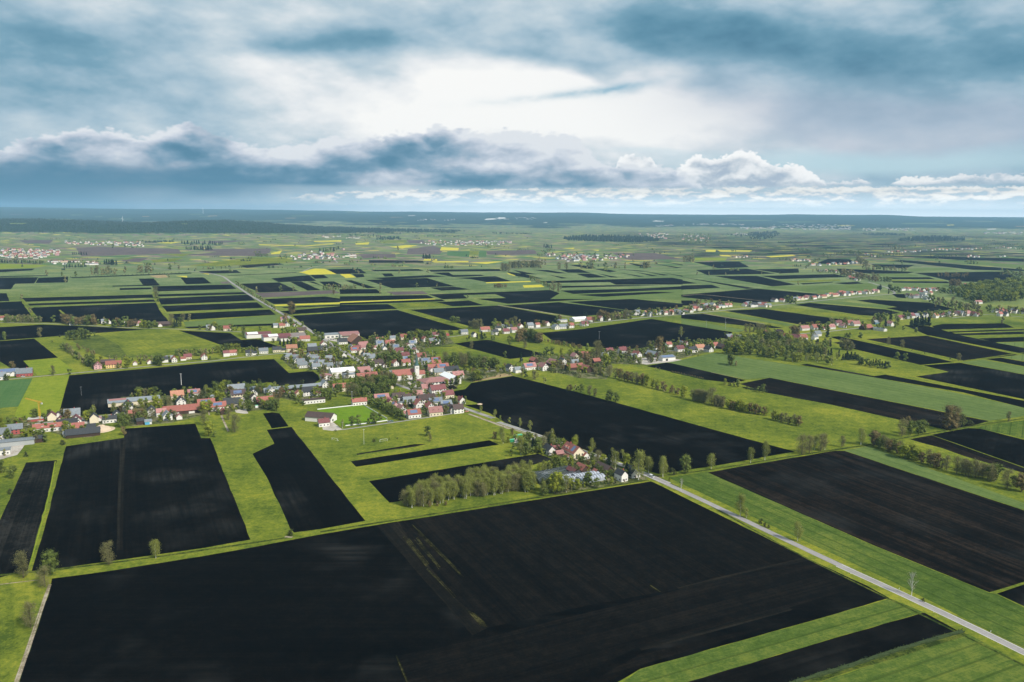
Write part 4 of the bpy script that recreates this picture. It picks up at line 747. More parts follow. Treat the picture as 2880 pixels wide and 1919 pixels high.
# woods: polygon ; count, height in crop px, kinds, name
WOODS = """
J 492,518 J 600,455 J 900,395 J 1215,348 J 1255,395 J 1255,425 J 1050,455 J 860,478 J 700,505 J 560,530 ; 215,88,bbbbbbw,birch wood
H 115,268 H 150,250 H 260,205 H 420,195 H 520,210 H 700,240 H 860,300 H 860,335 H 760,330 H 700,350 H 655,385 H 480,355 H 300,320 ; 190,62,oowyb,mixed wood
H 690,355 H 760,345 H 900,350 H 830,375 H 700,365 ; 12,45,bw,mixed wood
H 720,240 H 900,230 H 900,262 H 800,262 ; 12,40,osw,mixed wood
C 1885,665 C 1960,640 C 2100,605 C 2353,588 C 2353,700 C 2200,712 C 2100,722 C 1960,710 ; 230,56,oyo,round wood
B 1530,275 B 1680,258 B 1800,262 B 1990,265 B 2150,275 B 2200,292 B 2060,300 B 1800,297 B 1560,288 ; 300,22,s,far
C 1485,282 C 1620,268 C 1800,264 C 1945,280 C 1940,290 C 1750,295 C 1500,292 ; 170,20,s,far
C 1190,245 C 1400,238 C 1540,246 C 1530,254 C 1300,252 ; 90,12,s,far
C 440,235 C 640,228 C 670,245 C 600,280 C 470,282 C 450,260 ; 120,14,s,far
A 1000,295 A 1210,290 A 1200,300 A 1000,305 ; 40,12,s,far
B 60,215 B 260,205 B 360,215 B 330,238 B 80,235 ; 110,16,s,far
B 240,262 B 400,268 B 420,282 B 250,285 ; 50,14,s,far
B 1040,235 B 1310,240 B 1310,246 B 1050,242 ; 40,10,s,far
C 0,240 C 200,245 C 210,300 C 60,312 C 0,300 ; 60,12,o,far
C 300,245 C 620,250 C 600,268 C 320,262 ; 40,12,s,far
B 30,250 B 230,250 B 230,262 B 40,262 ; 25,10,s,far
B 500,255 B 1000,262 B 1000,268 B 500,262 ; 40,8,so,far
"""
ANCHORS = [  # map (u, v) and the place words used in labels
 (40,1230,'in the builders yard at the lower left edge'),(140,1190,'near the yellow crane'),(280,1200,'near the heap of sand'),(395,1150,'below the long grey-roofed hall'),(500,1110,'along the lower village lane'),(600,1130,'beside the long red barn roof'),
 (700,1100,'in the lower village street'),(800,1100,'near the flat grey-roofed row hall'),(900,1060,'by the trees above the football field'),(960,1130,'at the football field'),
 (1090,1170,'behind the round hedge trees'),(1150,1130,'in the houses below the church road'),(1230,1140,'at the road corner by the black field'),(1200,1090,'below the big pink-roofed block'),(1167,1050,'beside the church'),
 (1050,1010,'between church and main street'),(1050,970,'north of the cemetery'),(1140,980,'in the lane behind the church'),(1210,950,'at the upper edge of the village'),(1210,1015,'right of the church tower'),
 (840,1010,'in the new grey-roofed estate'),(860,960,'near the white maroon-trimmed halls'),(980,960,'by the main street crossing'),(800,905,'at the top of the main street'),(620,925,'on the upper lane past the dark field'),(700,990,'on the middle lane'),
 (560,1000,'on the lane above the black field'),(400,1010,'by the shrubby meadow'),(300,1030,'by the yellow house'),(60,1050,'at the left edge lane'),(200,960,'at the rough meadow'),(300,905,'along the far left lane'),(440,910,'at the far lane farmhouses'),
 (60,905,'at the far left corner lane'),(1330,1040,'on the green mound behind the hall'),(1430,930,'at the right village street start'),(1550,920,'on the right village street'),(1690,905,'along the long straight street'),
 (1300,940,'near the grove behind the village'),(1500,1040,'in the hamlet beside the black field'),(1620,1020,'at the red-roofed farmsteads'),(1700,1040,'in the hedge of the long meadow'),(1780,1000,'among the farms by the wide meadow'),(1860,1000,'near the white farm hall'),(1950,980,'on the lane left of the wood'),
 (2050,950,'at the edge of the mixed wood'),(2180,1000,'in the mixed wood'),(2280,970,'at the red-roofed row by the wood'),(2380,925,'in the hamlet right of the wood'),(2480,905,'by the barn with the orange roof'),(2560,900,'among the dark spruces'),
 (2390,1020,'in the clump beyond the wood'),(2500,1010,'between the strip fields'),(2060,1190,'in the hedge across the long meadow'),(1900,1160,'in the long meadow hedge'),(2550,1210,'by the ditch crossing at right'),(2680,1210,'at the tall ditch trees'),(2500,1260,'in the hedge row at the right'),(2750,1330,'in the lower right hedge row'),
 (2250,1250,'on the ditch bank at right'),(2050,1290,'on the ditch bank by the black field'),(1860,1320,'near the road junction'),(2080,1430,'beside the country road'),(2240,1510,'beside the country road in the crop strip'),(2560,1660,'beside the country road at lower right'),
 (1440,1220,'at the container yard'),(1500,1260,'in the gardens left of the farmhouse'),(1620,1280,'around the red-roofed farmhouse'),(1660,1330,'around the timber cottage'),(1560,1370,'in front of the net-covered beds'),(1640,1380,'in front of the greenhouse'),(1750,1330,'around the last farm before the junction'),(1300,1360,'in the birch wood'),
 (1220,1220,'in the green field with dark strips'),(1370,1160,'on the roadside by the black field'),(1500,1190,'on the roadside left of the farms'),(1730,1270,'behind the last farm on the road'),(300,1590,'on the ditch bank at lower left'),(80,1640,'at the track corner at lower left'),(440,1570,'on the ditch bank in front of the big black field'),(85,1760,'in the lower left meadow'),
 (20,1330,'at the left edge meadow'),(600,1220,'behind the red barn'),(820,1510,'at the culvert'),(1450,980,'in the meadow with the small black field'),(820,880,'beside the tall roadside willow'),(700,830,'along the straight road avenue'),(430,840,'in the strip fields at left'),(300,760,'in the far left row of poplars'),
 (1130,800,'among the scattered far fields'),(1430,750,'in the far poplar row'),(1550,800,'at the bend of the far lane'),(1700,740,'in the row before the red village'),(2000,850,'on the long street of the right village'),(2200,850,'in the middle of the right village'),(2380,830,'at the far end of the right village'),(2560,820,'in the hamlet left of the round wood'),
 (2800,830,'in the round wood at right'),(2650,870,'below the round wood'),(2720,885,'along the street below the round wood'),(2830,880,'at the right edge village'),(2390,770,'along the curved far lane'),(2350,740,'by the far red farm'),(2500,715,'in the far farms at right'),(2700,700,'in the farthest right village'),(2800,795,'at the right edge above the wood'),
 (1660,720,'in the far red-roofed village'),(1320,685,'in the far village in the middle'),(90,715,'in the far left estate'),(280,685,'in the village below the wooded hill'),(880,720,'in the far village by the road bend'),(1050,610,'in the hazy village'),(2100,650,'in the hazy town'),
]
# ------------------------------------------------------------------ builders
def px(cr, x, y):
    a, b, s = CR[cr]
    return a + x / s, b + y / s
def toks_poly(t):
    pts = []
    for i in range(0, len(t) - 1, 2):
        x, y = t[i + 1].split(','); pts.append(px(t[i], float(x), float(y)))
    return pts
def gnd(u, v):
    if v >= 668: return ground(u, v)
    d = ray(u, v); t = 2500.0 / d.y; st = 120.0 / d.y
    for _ in range(240):
        t += st; x, y, z = d.x * t, d.y * t, HGT + d.z * t
        if z <= terrain(x, y): break
    return Vector((x, y, terrain(x, y)))
def mesh_obj(name, verts, faces, mat, parent=None, loc=None, rot=0.0, smooth=False, mats=None, fm=None, data=None):
    if data is None:
        data = D_.meshes.new(name); data.from_pydata([tuple(v) for v in verts], [], faces)
        for m in (mats or [mat]): data.materials.append(m)
        if fm: data.polygons.foreach_set('material_index', fm)
        if smooth: data.polygons.foreach_set('use_smooth', [True] * len(faces))
        data.update()
    o = D_.objects.new(name, data); COL.objects.link(o)
    if parent is not None: o.parent = parent
    if loc is not None: o.location = loc
    if rot: o.rotation_euler = (0, 0, rot)
    return o
def empty(name, loc, rot=0.0):
    o = D_.objects.new(name, None); COL.objects.link(o); o.location = loc; o.rotation_euler = (0, 0, rot); o.empty_display_size = 1; return o
def tag(o, label, cat, group=None):
    o['label'] = label; o['category'] = cat
    if group: o['group'] = group
    return o

# ---- land sheet
def build_land():
    xs = [-24000 + 400 * i for i in range(121)]
    ys = [-3000, 0, 3000, 6000, 7000] + [7000 + 120 * i for i in range(1, 50)] + [13000 + 300 * i for i in range(1, 54)]
    vs = [(x, y, terrain(x, y)) for y in ys for x in xs]
    n = len(xs)
    fs = [(j * n + i, j * n + i + 1, (j + 1) * n + i + 1, (j + 1) * n + i) for j in range(len(ys) - 1) for i in range(n - 1)]
    m, nt, b = new_mat('land_cover')
    P = worldvec(nt); sp = nt.nodes.new('ShaderNodeSeparateXYZ'); nt.links.new(P, sp.inputs[0])
    X, Y, Z = (V(nt, o) for o in sp.outputs)
    n1 = nz(nt, worldvec(nt, 0.014), 1.0, 5, 0.62); n2 = nz(nt, worldvec(nt, 0.4), 1.0, 3, 0.7); n3 = nz(nt, worldvec(nt, 0.0022), 1.0, 4, 0.6)
    n4 = nz(nt, worldvec(nt, 0.11), 1.0, 4, 0.8); f = ((n1 - 0.5) * 1.9 + (n2 - 0.5) * 1.4 + (n4 - 0.5) * 1.9 + (n3 - 0.5) * 1.4 + 0.5).sat()
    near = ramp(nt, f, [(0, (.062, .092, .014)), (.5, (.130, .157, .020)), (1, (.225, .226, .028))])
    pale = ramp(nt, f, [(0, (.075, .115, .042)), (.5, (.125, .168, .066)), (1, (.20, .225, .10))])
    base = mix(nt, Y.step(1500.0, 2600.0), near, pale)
    # farmland patchwork: square-ish parcels
    def parcels(ang, sx, sy, seed):
        mp = nt.nodes.new('ShaderNodeMapping'); nt.links.new(P, mp.inputs[0]); mp.inputs['Rotation'].default_value = (0, 0, ang); mp.inputs['Location'].default_value = (seed, seed * 2, 0)
        mp.inputs['Scale'].default_value = (sx, sy, 0)
        vo = nt.nodes.new('ShaderNodeTexVoronoi'); vo.distance = 'CHEBYCHEV'; vo.voronoi_dimensions = '2D'; nt.links.new(mp.outputs[0], vo.inputs['Vector']); vo.inputs['Randomness'].default_value = 0.75
        s2 = nt.nodes.new('ShaderNodeSeparateColor'); nt.links.new(vo.outputs['Color'], s2.inputs[0])
        return V(nt, s2.outputs[0]), V(nt, s2.outputs[1])
    a, a2 = parcels(0.4, 1 / 330.0, 1 / 170.0, 3.0)
    pc = ramp(nt, a, [(0, (.055, .105, .035)), (.12, (.09, .16, .055)), (.24, (.16, .20, .06)), (.36, (.24, .25, .09)), (.46, (.16, .115, .095)), (.60, (.22, .17, .14)), (.70, (.08, .13, .045)), (.80, (.15, .18, .08)), (.90, (.52, .44, .07)), (.935, (.30, .24, .15)), (.965, (.10, .16, .06))], 'CONSTANT')
    fmask = (Y - (X * 0.10)).step(2900.0, 4000.0)
    base = mix(nt, fmask * 0.92, base, scale_col(nt, pc, (n1 - 0.5) * 0.5 + 1.0))
    # dark peat strips of the right far plain
    b1, b2 = parcels(-0.10, 1 / 900.0, 1 / 105.0, 11.0)
    pe = b1.step(0.48, 0.49) * (X - Y * 0.06).step(100.0, 900.0) * Y.step(3600.0, 4600.0) * (1.0 - Y.step(8500.0, 11500.0)) * nz(nt, worldvec(nt, 0.0007), 1.0, 3, 0.5).step(0.34, 0.44)
    base = mix(nt, pe, base, (.008, .011, .011))
    # woods: hill at left, broken woods, closed woods on the ridge
    fw = nz(nt, worldvec(nt, 0.00030), 1.0, 5, 0.62); fw2 = nz(nt, worldvec(nt, 0.0011), 1.0, 5, 0.6)
    ridge = Y.step(10800.0, 16500.0)
    closed = (fw * 0.55 + fw2 * 0.45 + ridge * 0.22).step(0.60, 0.615) * Y.step(6200.0, 7600.0)
    hill = (Z + (n3 - 0.5) * 30.0).step(14.0, 24.0) * (1.0 - Y.step(11500.0, 12500.0)) * (1.0 - X.step(400.0, 1500.0))
    wm = closed.maxi(hill)
    wc = ramp(nt, nz(nt, worldvec(nt, 0.012), 1.0, 4, 0.7), [(0.25, (.008, .018, .008)), (.5, (.018, .034, .012)), (.8, (.04, .055, .016))])
    base = mix(nt, wm, base, wc)
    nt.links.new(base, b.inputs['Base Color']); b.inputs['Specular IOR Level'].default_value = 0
    o = mesh_obj('ground', vs, fs, m, smooth=True); o['kind'] = 'structure'
build_land()

# ---- field sheets, each a sheet a little above what it covers
def seg_x(a, b, c, d):
    o = lambda p, q, r: (q[0] - p[0]) * (r[1] - p[1]) - (q[1] - p[1]) * (r[0] - p[0])
    return o(a, b, c) * o(a, b, d) < 0 and o(c, d, a) * o(c, d, b) < 0
def inside(p, poly):
    r = False; j = len(poly) - 1
    for i in range(len(poly)):
        a, b = poly[i], poly[j]
        if (a[1] > p[1]) != (b[1] > p[1]) and p[0] < (b[0] - a[0]) * (p[1] - a[1]) / (b[1] - a[1]) + a[0]: r = not r
        j = i
    return r
SHEETS = []
def sheet(code, pts, wob=0.75, seg=9.0, closed_dir=None, cats=None):
    """pts: ground points; lays them as one sheet"""
    n = len(pts)
    xs = [p.x for p in pts]; ys = [p.y for p in pts]
    bb = (min(xs), min(ys), max(xs), max(ys)); P2 = [(p.x, p.y) for p in pts]
    lvl = 1
    for (b2, q, l2) in SHEETS:
        if l2 < lvl or b2[0] > bb[2] or b2[2] < bb[0] or b2[1] > bb[3] or b2[3] < bb[1]: continue
        hit = inside(P2[0], q) or inside(q[0], P2)
        if not hit:
            for i in range(len(P2)):
                if hit: break
                for j in range(len(q)):
                    if seg_x(P2[i], P2[(i + 1) % n], q[j], q[(j + 1) % len(q)]): hit = True; break
        if hit: lvl = l2 + 1
    SHEETS.append((bb, P2, lvl))
    cx, cy = sum(xs) / n, sum(ys) / n
    if closed_dir is None:
        L = max(range(n), key=lambda i: (pts[(i + 1) % n] - pts[i]).length); d = pts[(L + 1) % n] - pts[L]
        closed_dir = math.atan2(d.y, d.x)
    dist = max(300.0, cy); seg = max(seg, dist * 0.02); wob = wob * max(1.0, dist / 900.0)
    out = []
    for i in range(n):
        a, b = pts[i], pts[(i + 1) % n]; l = (b - a).length; k = max(1, min(110, int(l / seg)))
        nx, ny = -(b.y - a.y) / (l + 1e-6), (b.x - a.x) / (l + 1e-6)
        for s in range(k):
            t = s / k; w = 0.0 if s == 0 else noise.noise((a.x * .7 + s * 0.83, a.y * .7, 1.1)) * wob * min(1, l / 20.0)
            out.append((a.x + (b.x - a.x) * t + nx * w, a.y + (b.y - a.y) * t + ny * w))
    z = lvl * (0.012 + 1.2e-5 * dist) + 0.02
    c, s = math.cos(-closed_dir), math.sin(-closed_dir)
    loc = [Vector(((x - cx) * c - (y - cy) * s, (x - cx) * s + (y - cy) * c, 0)) for x, y in out]
    tris = tessellate_polygon([loc])
    fs = []
    for t in tris:
        a, b, d = (loc[i] for i in t)
        fs.append(tuple(t) if (b - a).cross(d - a).z > 0 else tuple(reversed(t)))
    o = mesh_obj(cats or NAMES[code], loc, fs, MF[code], loc=(cx, cy, z), rot=closed_dir)
    o['kind'] = 'structure'
    return o
def strip(code, w, pts, name=None):
    P = [p.copy() for p in pts]
    # resample / smooth
    Q = [P[0]]
    for a, b in zip(P, P[1:]):
        k = max(1, min(30, int((b - a).length / 25)))
        for s in range(1, k + 1): Q.append(a.lerp(b, s / k))
    for _ in range(3):
        Q = [Q[0]] + [(Q[i - 1] + Q[i] * 2 + Q[i + 1]) / 4 for i in range(1, len(Q) - 1)] + [Q[-1]]
    L, R = [], []
    wav = 0.0 if code in 'RL' else 0.18
    for i, p in enumerate(Q):
        d = (Q[min(i + 1, len(Q) - 1)] - Q[max(i - 1, 0)]); d.z = 0; d.normalize(); nn = Vector((-d.y, d.x, 0))
        ww = w * (0.5 + wav * noise.noise((p.x * 0.07, p.y * 0.07, w)))
        L.append(p + nn * ww); R.append(p - nn * ww)
    d = Q[-1] - Q[0]
    return Q, sheet(code, L + R[::-1], wob=0.0, seg=1e5, closed_dir=math.atan2(d.y, d.x), cats=name)
def G2(u, v):
    p = ground(u, v); p.z = 0; return p
for line in FIELDS.strip().splitlines():
    t = line.split(); sheet(t[0], [G2(*q) for q in toks_poly(t[1:])])
ROADS = []
for line in STRIPS.strip().splitlines():
    t = line.split(); w = float(t[1]); pts = [G2(*q) for q in toks_poly(t[2:])]
    nm = 'ditch' if t[0] == 'w' else None
    Q, _ = strip(t[0], w, pts, nm)
    if t[0] == 'R' and w > 4: ROADS.append((w, Q))
# edge lines of the near country road
def offset_line(Q, d):
    out = []
    for i, p in enumerate(Q):
        t = (Q[min(i + 1, len(Q) - 1)] - Q[max(i - 1, 0)]).normalized(); out.append(p + Vector((-t.y, t.x, 0)) * d)
    return out
for w, Q in ROADS[:2]:
    for s in (-1, 1):
        strip('L', 0.38, offset_line(Q, s * (w / 2 - 0.1)))

# ---- street and yard materials for things
RC = {'r': (.29, .105, .080), 'p': (.34, .165, .15), 'm': (.17, .06, .06), 'b': (.075, .05, .044), 'g': (.19, .21, .225), 'k': (.042, .045, .048), 'o': (.40, .19, .12)}
WC = {'w': (.70, .67, .61), 'c': (.66, .58, .42), 'y': (.72, .50, .22), 't': (.06, .038, .028), 'r': (.36, .09, .08), 'p': (.62, .36, .36), 'b': (.12, .26, .36), 'g': (.34, .35, .34)}
RN = {'r': 'red', 'p': 'pale red', 'm': 'maroon', 'b': 'brown', 'g': 'grey', 'k': 'dark grey', 'o': 'orange-beige'}
WN = {'w': 'white', 'c': 'cream', 'y': 'yellow', 't': 'dark timber', 'r': 'red', 'p': 'pink', 'b': 'blue', 'g': 'grey'}
def roof_mat(k, c):
    m, nt, b = new_mat('roof_tiles_' + RN[k].replace(' ', '_'))
    ov = objvec(nt, 1, 1); n = nz(nt, ov, 0.9, 4, 0.7)
    wv = nt.nodes.new('ShaderNodeTexWave'); wv.bands_direction = 'Y'; nt.links.new(ov, wv.inputs[0]); wv.inputs['Scale'].default_value = 0.8; wv.inputs['Distortion'].default_value = 0.4
    f = (n - 0.5) * 0.6 + (V(nt, wv.outputs['Fac']) - 0.5) * 0.22 + (orand(nt) - 0.5) * 0.35 + 1.0
    cc = ramp(nt, n, [(0.2, tuple(q * 0.75 for q in c)), (0.8, tuple(min(1, q * 1.15) for q in c))])
    nt.links.new(scale_col(nt, cc, f), b.inputs['Base Color']); b.inputs['Roughness'].default_value = 0.7; b.inputs['Specular IOR Level'].default_value = 0.25
    return m
MR = {k: roof_mat(k, c) for k, c in RC.items()}
MW = {k: flat_mat('wall_' + WN[k].replace(' ', '_'), c, 0.85, 0.15, 0.10, 0.4, rnd=0.12) for k, c in WC.items()}
M_WIN = flat_mat('window_glass', (.03, .04, .05), 0.15, 0.6, 0.3, 0.2)
M_SOL = flat_mat('solar_panel_glass', (.11, .15, .25), 0.25, 0.6, 0.15, 0.5)
M_DOOR = flat_mat('door_wood', (.12, .07, .04)); M_CONC = flat_mat('concrete', (.45, .43, .40), var=.2); M_METW = flat_mat('white_metal', (.78, .78, .76), 0.4, 0.4)
M_GLAS = flat_mat('greenhouse_glass', (.36, .39, .44), 0.25, 0.6, 0.1); M_STEEL = flat_mat('galvanised_steel', (.42, .44, .45), 0.4, 0.5, metal=0.3)
M_YEL = flat_mat('crane_yellow', (.75, .38, .05), 0.5); M_BLK = flat_mat('dark_opening', (.02, .018, .016))
M_COP = flat_mat('copper_patina', (.05, .11, .10), 0.6, 0.3, 0.25); M_BARK = flat_mat('bark', (.09, .07, .05), var=.3, sc_=2); M_BIRCH = flat_mat('birch_bark', (.62, .60, .55), var=.35, sc_=1.5)
M_SAND = flat_mat('sand', (.52, .40, .28), var=.15, sc_=.2); M_NET = flat_mat('shade_net', (.035, .045, .042), var=.5, sc_=.5); M_GRN = flat_mat('green_paint', (.03, .22, .10), 0.5)
M_TOMB = flat_mat('tomb_stone', (.30, .29, .29), 0.4, 0.4, 0.5, 3, rnd=0.9); M_HEDGE = flat_mat('hedge_leaves', (.034, .052, .014), var=.8, sc_=1.2)

class MB:
    def __init__(s): s.v, s.f, s.m = [], [], []
    def box(s, x0, y0, z0, x1, y1, z1, mi=0):
        n = len(s.v); s.v += [(x0, y0, z0), (x1, y0, z0), (x1, y1, z0), (x0, y1, z0), (x0, y0, z1), (x1, y0, z1), (x1, y1, z1), (x0, y1, z1)]
        for f in ((3, 2, 1, 0), (4, 5, 6, 7), (0, 1, 5, 4), (1, 2, 6, 5), (2, 3, 7, 6), (3, 0, 4, 7)): s.f.append(tuple(n + i for i in f)); s.m.append(mi)
    def poly(s, pts, mi=0):
        n = len(s.v); s.v += pts; s.f.append(tuple(range(n, n + len(pts)))); s.m.append(mi)
    def slab(s, a, b, c, d, th, mi=0):
        """quad a b c d (counter-clockwise from above) thickened downwards"""
        n = len(s.v); s.v += [a, b, c, d] + [(p[0], p[1], p[2] - th) for p in (a, b, c, d)]
        for f in ((0, 1, 2, 3), (7, 6, 5, 4), (0, 4, 5, 1), (1, 5, 6, 2), (2, 6, 7, 3), (3, 7, 4, 0)): s.f.append(tuple(n + i for i in f)); s.m.append(mi)
    def tube(s, a, b, ra, rb, k=6, mi=0):
        a, b = Vector(a), Vector(b); d = (b - a).normalized(); u = d.orthogonal().normalized(); w = d.cross(u); n = len(s.v)
        for c, r in ((a, ra), (b, rb)):
            for i in range(k): q = c + (u * math.cos(i * 2 * math.pi / k) + w * math.sin(i * 2 * math.pi / k)) * r; s.v.append(tuple(q))
        for i in range(k): j = (i + 1) % k; s.f.append((n + i, n + j, n + k + j, n + k + i)); s.m.append(mi)
        s.f.append(tuple(n + k + i for i in range(k))); s.m.append(mi)
    def obj(s, name, mats, parent=None, loc=None, rot=0.0, smooth=False):
        return mesh_obj(name, s.v, s.f, None, parent, loc, rot, smooth, mats if isinstance(mats, list) else [mats], s.m)
MESHES = {}
def cached(key, name, mats, fn, parent):
    if key not in MESHES:
        mb = MB(); fn(mb); o = mb.obj(name, mats, parent); MESHES[key] = o.data; return o
    return mesh_obj(name, None, None, None, parent, data=MESHES[key])

def gable_walls(mb, L, W, he, hr, wins=True, t2=False):
    x, y = L / 2, W / 2
    mb.poly([(-x, -y, 0), (x, -y, 0), (x, -y, he), (-x, -y, he)]); mb.poly([(x, y, 0), (-x, y, 0), (-x, y, he), (x, y, he)])
    mb.poly([(x, -y, 0), (x, y, 0), (x, y, he), (x, 0, hr), (x, -y, he)]); mb.poly([(-x, y, 0), (-x, -y, 0), (-x, -y, he), (-x, 0, hr), (-x, y, he)])
    if wins:
        e = 0.03; k = max(2, int(L / 3.2)); ww, wh = 0.65, 0.65
        for s in (-1, 1):
            for i in range(k):
                cx = -x + L * (i + 0.5) / k
                for zc in ([1.7] if he < 5 else [1.7, 4.2]):
                    q = [(cx - ww, s * (y + e), zc - wh), (cx + ww, s * (y + e), zc - wh), (cx + ww, s * (y + e), zc + wh), (cx - ww, s * (y + e), zc + wh)]
                    mb.poly(q if s < 0 else q[::-1], 1)
            for zc in (1.7, 4.4, he + (hr - he) * 0.42):
                for cy in ((-W * .23, W * .23) if zc < 5 else (-1.1, 1.1)):
                    if zc + wh > he and abs(cy) + ww > y * (hr - zc - wh) / (hr - he): continue
                    q = [(s * (x + e), cy - ww, zc - wh), (s * (x + e), cy + ww, zc - wh), (s * (x + e), cy + ww, zc + wh), (s * (x + e), cy - ww, zc + wh)]
                    mb.poly(q if s > 0 else q[::-1], 1)
def gable_roof(mb, L, W, he, hr, oh=0.5, th=0.25, mi=0):
    x, y = L / 2 + oh, W / 2 + oh; ze = he - (hr - he) * oh / (W / 2) + th + 0.03; zr = hr + th + 0.03
    mb.slab((-x, -y, ze), (x, -y, ze), (x, 0, zr), (-x, 0, zr), th, mi); mb.slab((-x, 0, zr), (x, 0, zr), (x, y, ze), (-x, y, ze), th, mi)

HOUSE_N = 0
ALLB = []   # records for labels
def house(u, v, axis, code, L, W, flags, big=False, z0=None):
    """one building; u,v = middle of its silhouette on the map"""
    L = round(L * .83, 2); W = round(W * .83, 2); rk, wk = code[0], code[1]; solar = 's' in code[2:]
    two = (wk != 't' and (L * W) % 3 < 1.2)
    he = 4.6 if not two else 5.6
    hr = he + W * 0.50
    if L < 9.0: he = 2.9; hr = he + W * 0.42
    if 'h' in flags: he = 4.6; hr = he + W * 0.12
    if 't' in flags or wk == 't': he = 4.0; hr = he + W * 0.44
    v2 = v + (he + hr) * 0.25 * F_PX / max(300.0, ground(u, v + 4).y) * 0.95
    p = gnd(u, v2)
    rot = (math.radians(26) if axis == 'a' else math.radians(-62)) + random.uniform(-.06, .06)
    if axis not in 'ab': rot = axis
    kind = 'barn' if (wk == 't' and L > 14) or 'h' in flags and L > 20 else ('shed' if L < 8.6 else 'house')
    root = empty(kind, p, rot)
    near = p.y < 560 or 'd' in flags
    mw = [MW[wk], M_WIN]
    cached(('w', L, W, he, wk, near), 'wall', mw, lambda mb: gable_walls(mb, L, W, he, hr, not near and L >= 10 and wk != 't'), root)
    cached(('r', L, W, he, rk), 'roof', [MR[rk]], lambda mb: gable_roof(mb, L, W, he, hr, 0.6 if L > 10 else 0.35), root)
    if kind == 'house' and wk != 't' and rk != 'o' and (int(L * 7 + W) % 3):
        def ch(mb): mb.box(-0.4 + L * .15, 0.6, hr - 0.6, 0.4 + L * .15, 1.3, hr + 1.1)
        cached(('c', L, W, he), 'chimney', [MW['r']], ch, root)
    if solar:
        def so(mb):
            s = (hr - he) / (W / 2); f = lambda x, y: (x, y, hr + 0.36 - s * abs(y))
            mb.slab(f(-L * .32, -W * .42), f(L * .25, -W * .42), f(L * .25, -W * .12), f(-L * .32, -W * .12), 0.06)
        cached(('s', L, W, he), 'solar_panel', [M_SOL], so, root)
    if kind == 'house' and 'h' not in flags and L >= 14 and rk in 'rpmb' and int(L + W) % 2 == 0:
        for cx in (-L * .2, L * .2):
            def do(mb):
                yw = -W * 0.36; zc = he + 0.4; d = W * 0.33
                mb.box(cx - 1.0, yw, zc - .3, cx + 1.0, yw + d, zc + 1.3, 0)
                mb.slab((cx - 1.35, yw - .3, zc + 1.45), (cx, yw - .3, zc + 2.3), (cx, yw + d, zc + 2.3), (cx - 1.35, yw + d, zc + 1.45), .12, 1)
                mb.slab((cx, yw - .3, zc + 2.3), (cx + 1.35, yw - .3, zc + 1.45), (cx + 1.35, yw + d, zc + 1.45), (cx, yw + d, zc + 2.3), .12, 1)
            cached(('d', L, W, he, wk, rk, cx), 'dormer', [MW[wk], MR[rk]], do, root)
    if near:
        x, y = L / 2, W / 2; k = max(2, int(L / 3.4))
        for i in range(k):
            mb = MB(); cx = -x + L * (i + .5) / k
            mb.box(cx - .6, -y - .06, 1.0, cx + .6, -y + .05, 2.3); mb.obj('window', [M_WIN], root)
        if L > 7:
            for cy in (-W * .22, W * .22):
                for s in (-1, 1):
                    mb = MB(); mb.box(s * (x + .03) - .05, cy - .6, 1.0, s * (x + .03) + .05, cy + .6, 2.3); mb.obj('window', [M_WIN], root)
            mb = MB(); mb.box(x - .04, -W * .05 - .5, 0.02, x + .07, -W * .05 + .5, 2.1); mb.obj('door', [M_DOOR], root)
    ALLB.append(dict(o=root, u=u, v=v2, kind=kind, look='%s %s with %s roof' % (WN[wk], kind, RN[rk]), extra=('and solar panels' if solar else ''), L=L, rk=rk, wk=wk))
    return root
# ---- houses
for line in HOUSES.strip().splitlines():
    t = line.split()
    for i in range(0, len(t) - 1, 2):
        a = t[i + 1].split(','); u, v = px(t[i], float(a[0]), float(a[1]))
        L, W = (float(a[4]), float(a[5])) if len(a) > 5 else (13.0, 10.0)
        house(u, v, a[2], a[3], L, W, a[6] if len(a) > 6 else '')
ROWB = []
for ch in HROWS.replace('\n', '|').split('|'):
    t = ch.split()
    if len(t) < 5: continue
    a = px(t[0], *[float(q) for q in t[1].split(',')]); b = px(t[2], *[float(q) for q in t[3].split(',')]); n = int(t[4])
    for i in range(n):
        s = (i + random.uniform(.2, .8)) / n; u = a[0] + (b[0] - a[0]) * s; v = a[1] + (b[1] - a[1]) * s + random.uniform(-1.8, 2.2)
        code = random.choice(['rw', 'pw', 'rw', 'mw', 'gw', 'gw', 'kw', 'bw', 'rc', 'pc', 'gc', 'rt', 'ow'])
        L = random.choice([11, 12, 14, 16, 19]); fl = ''
        if random.random() < .14: L = 28; code = random.choice(['gw', 'gg', 'rw']); fl = 'h'
        ROWB.append((u, v, random.choice('ab'), code, float(L), random.choice([10., 12.]), fl))
NIND = 0
ind_left = 292 - len([b for b in ALLB if b['kind'] == 'house'])
ROWB.sort(key=lambda r: -r[1])
FARH = []
for r in ROWB:
    if ind_left > 0: house(*r); ind_left -= 1
    else: FARH.append(r)
# far clusters
for ch in CLUSTERS.replace('\n', '|').split('|'):
    if ';' not in ch: continue
    q, n = ch.split(';'); poly = toks_poly(q.split() + ['x']); n = int(n)
    xs = [p[0] for p in poly]; ys = [p[1] for p in poly]; c = 0; g = 0
    while c < n and g < 9999:
        g += 1; u, v = random.uniform(min(xs), max(xs)), random.uniform(min(ys), max(ys))
        if not inside((u, v), poly): continue
        c += 1; FARH.append((u, v, random.choice('ab'), random.choice(['rw', 'pw', 'rw', 'gw', 'gw', 'kw', 'bw', 'rc', 'pp']), random.choice([13., 16., 20.]) if n > 20 else 34., 12., ''))
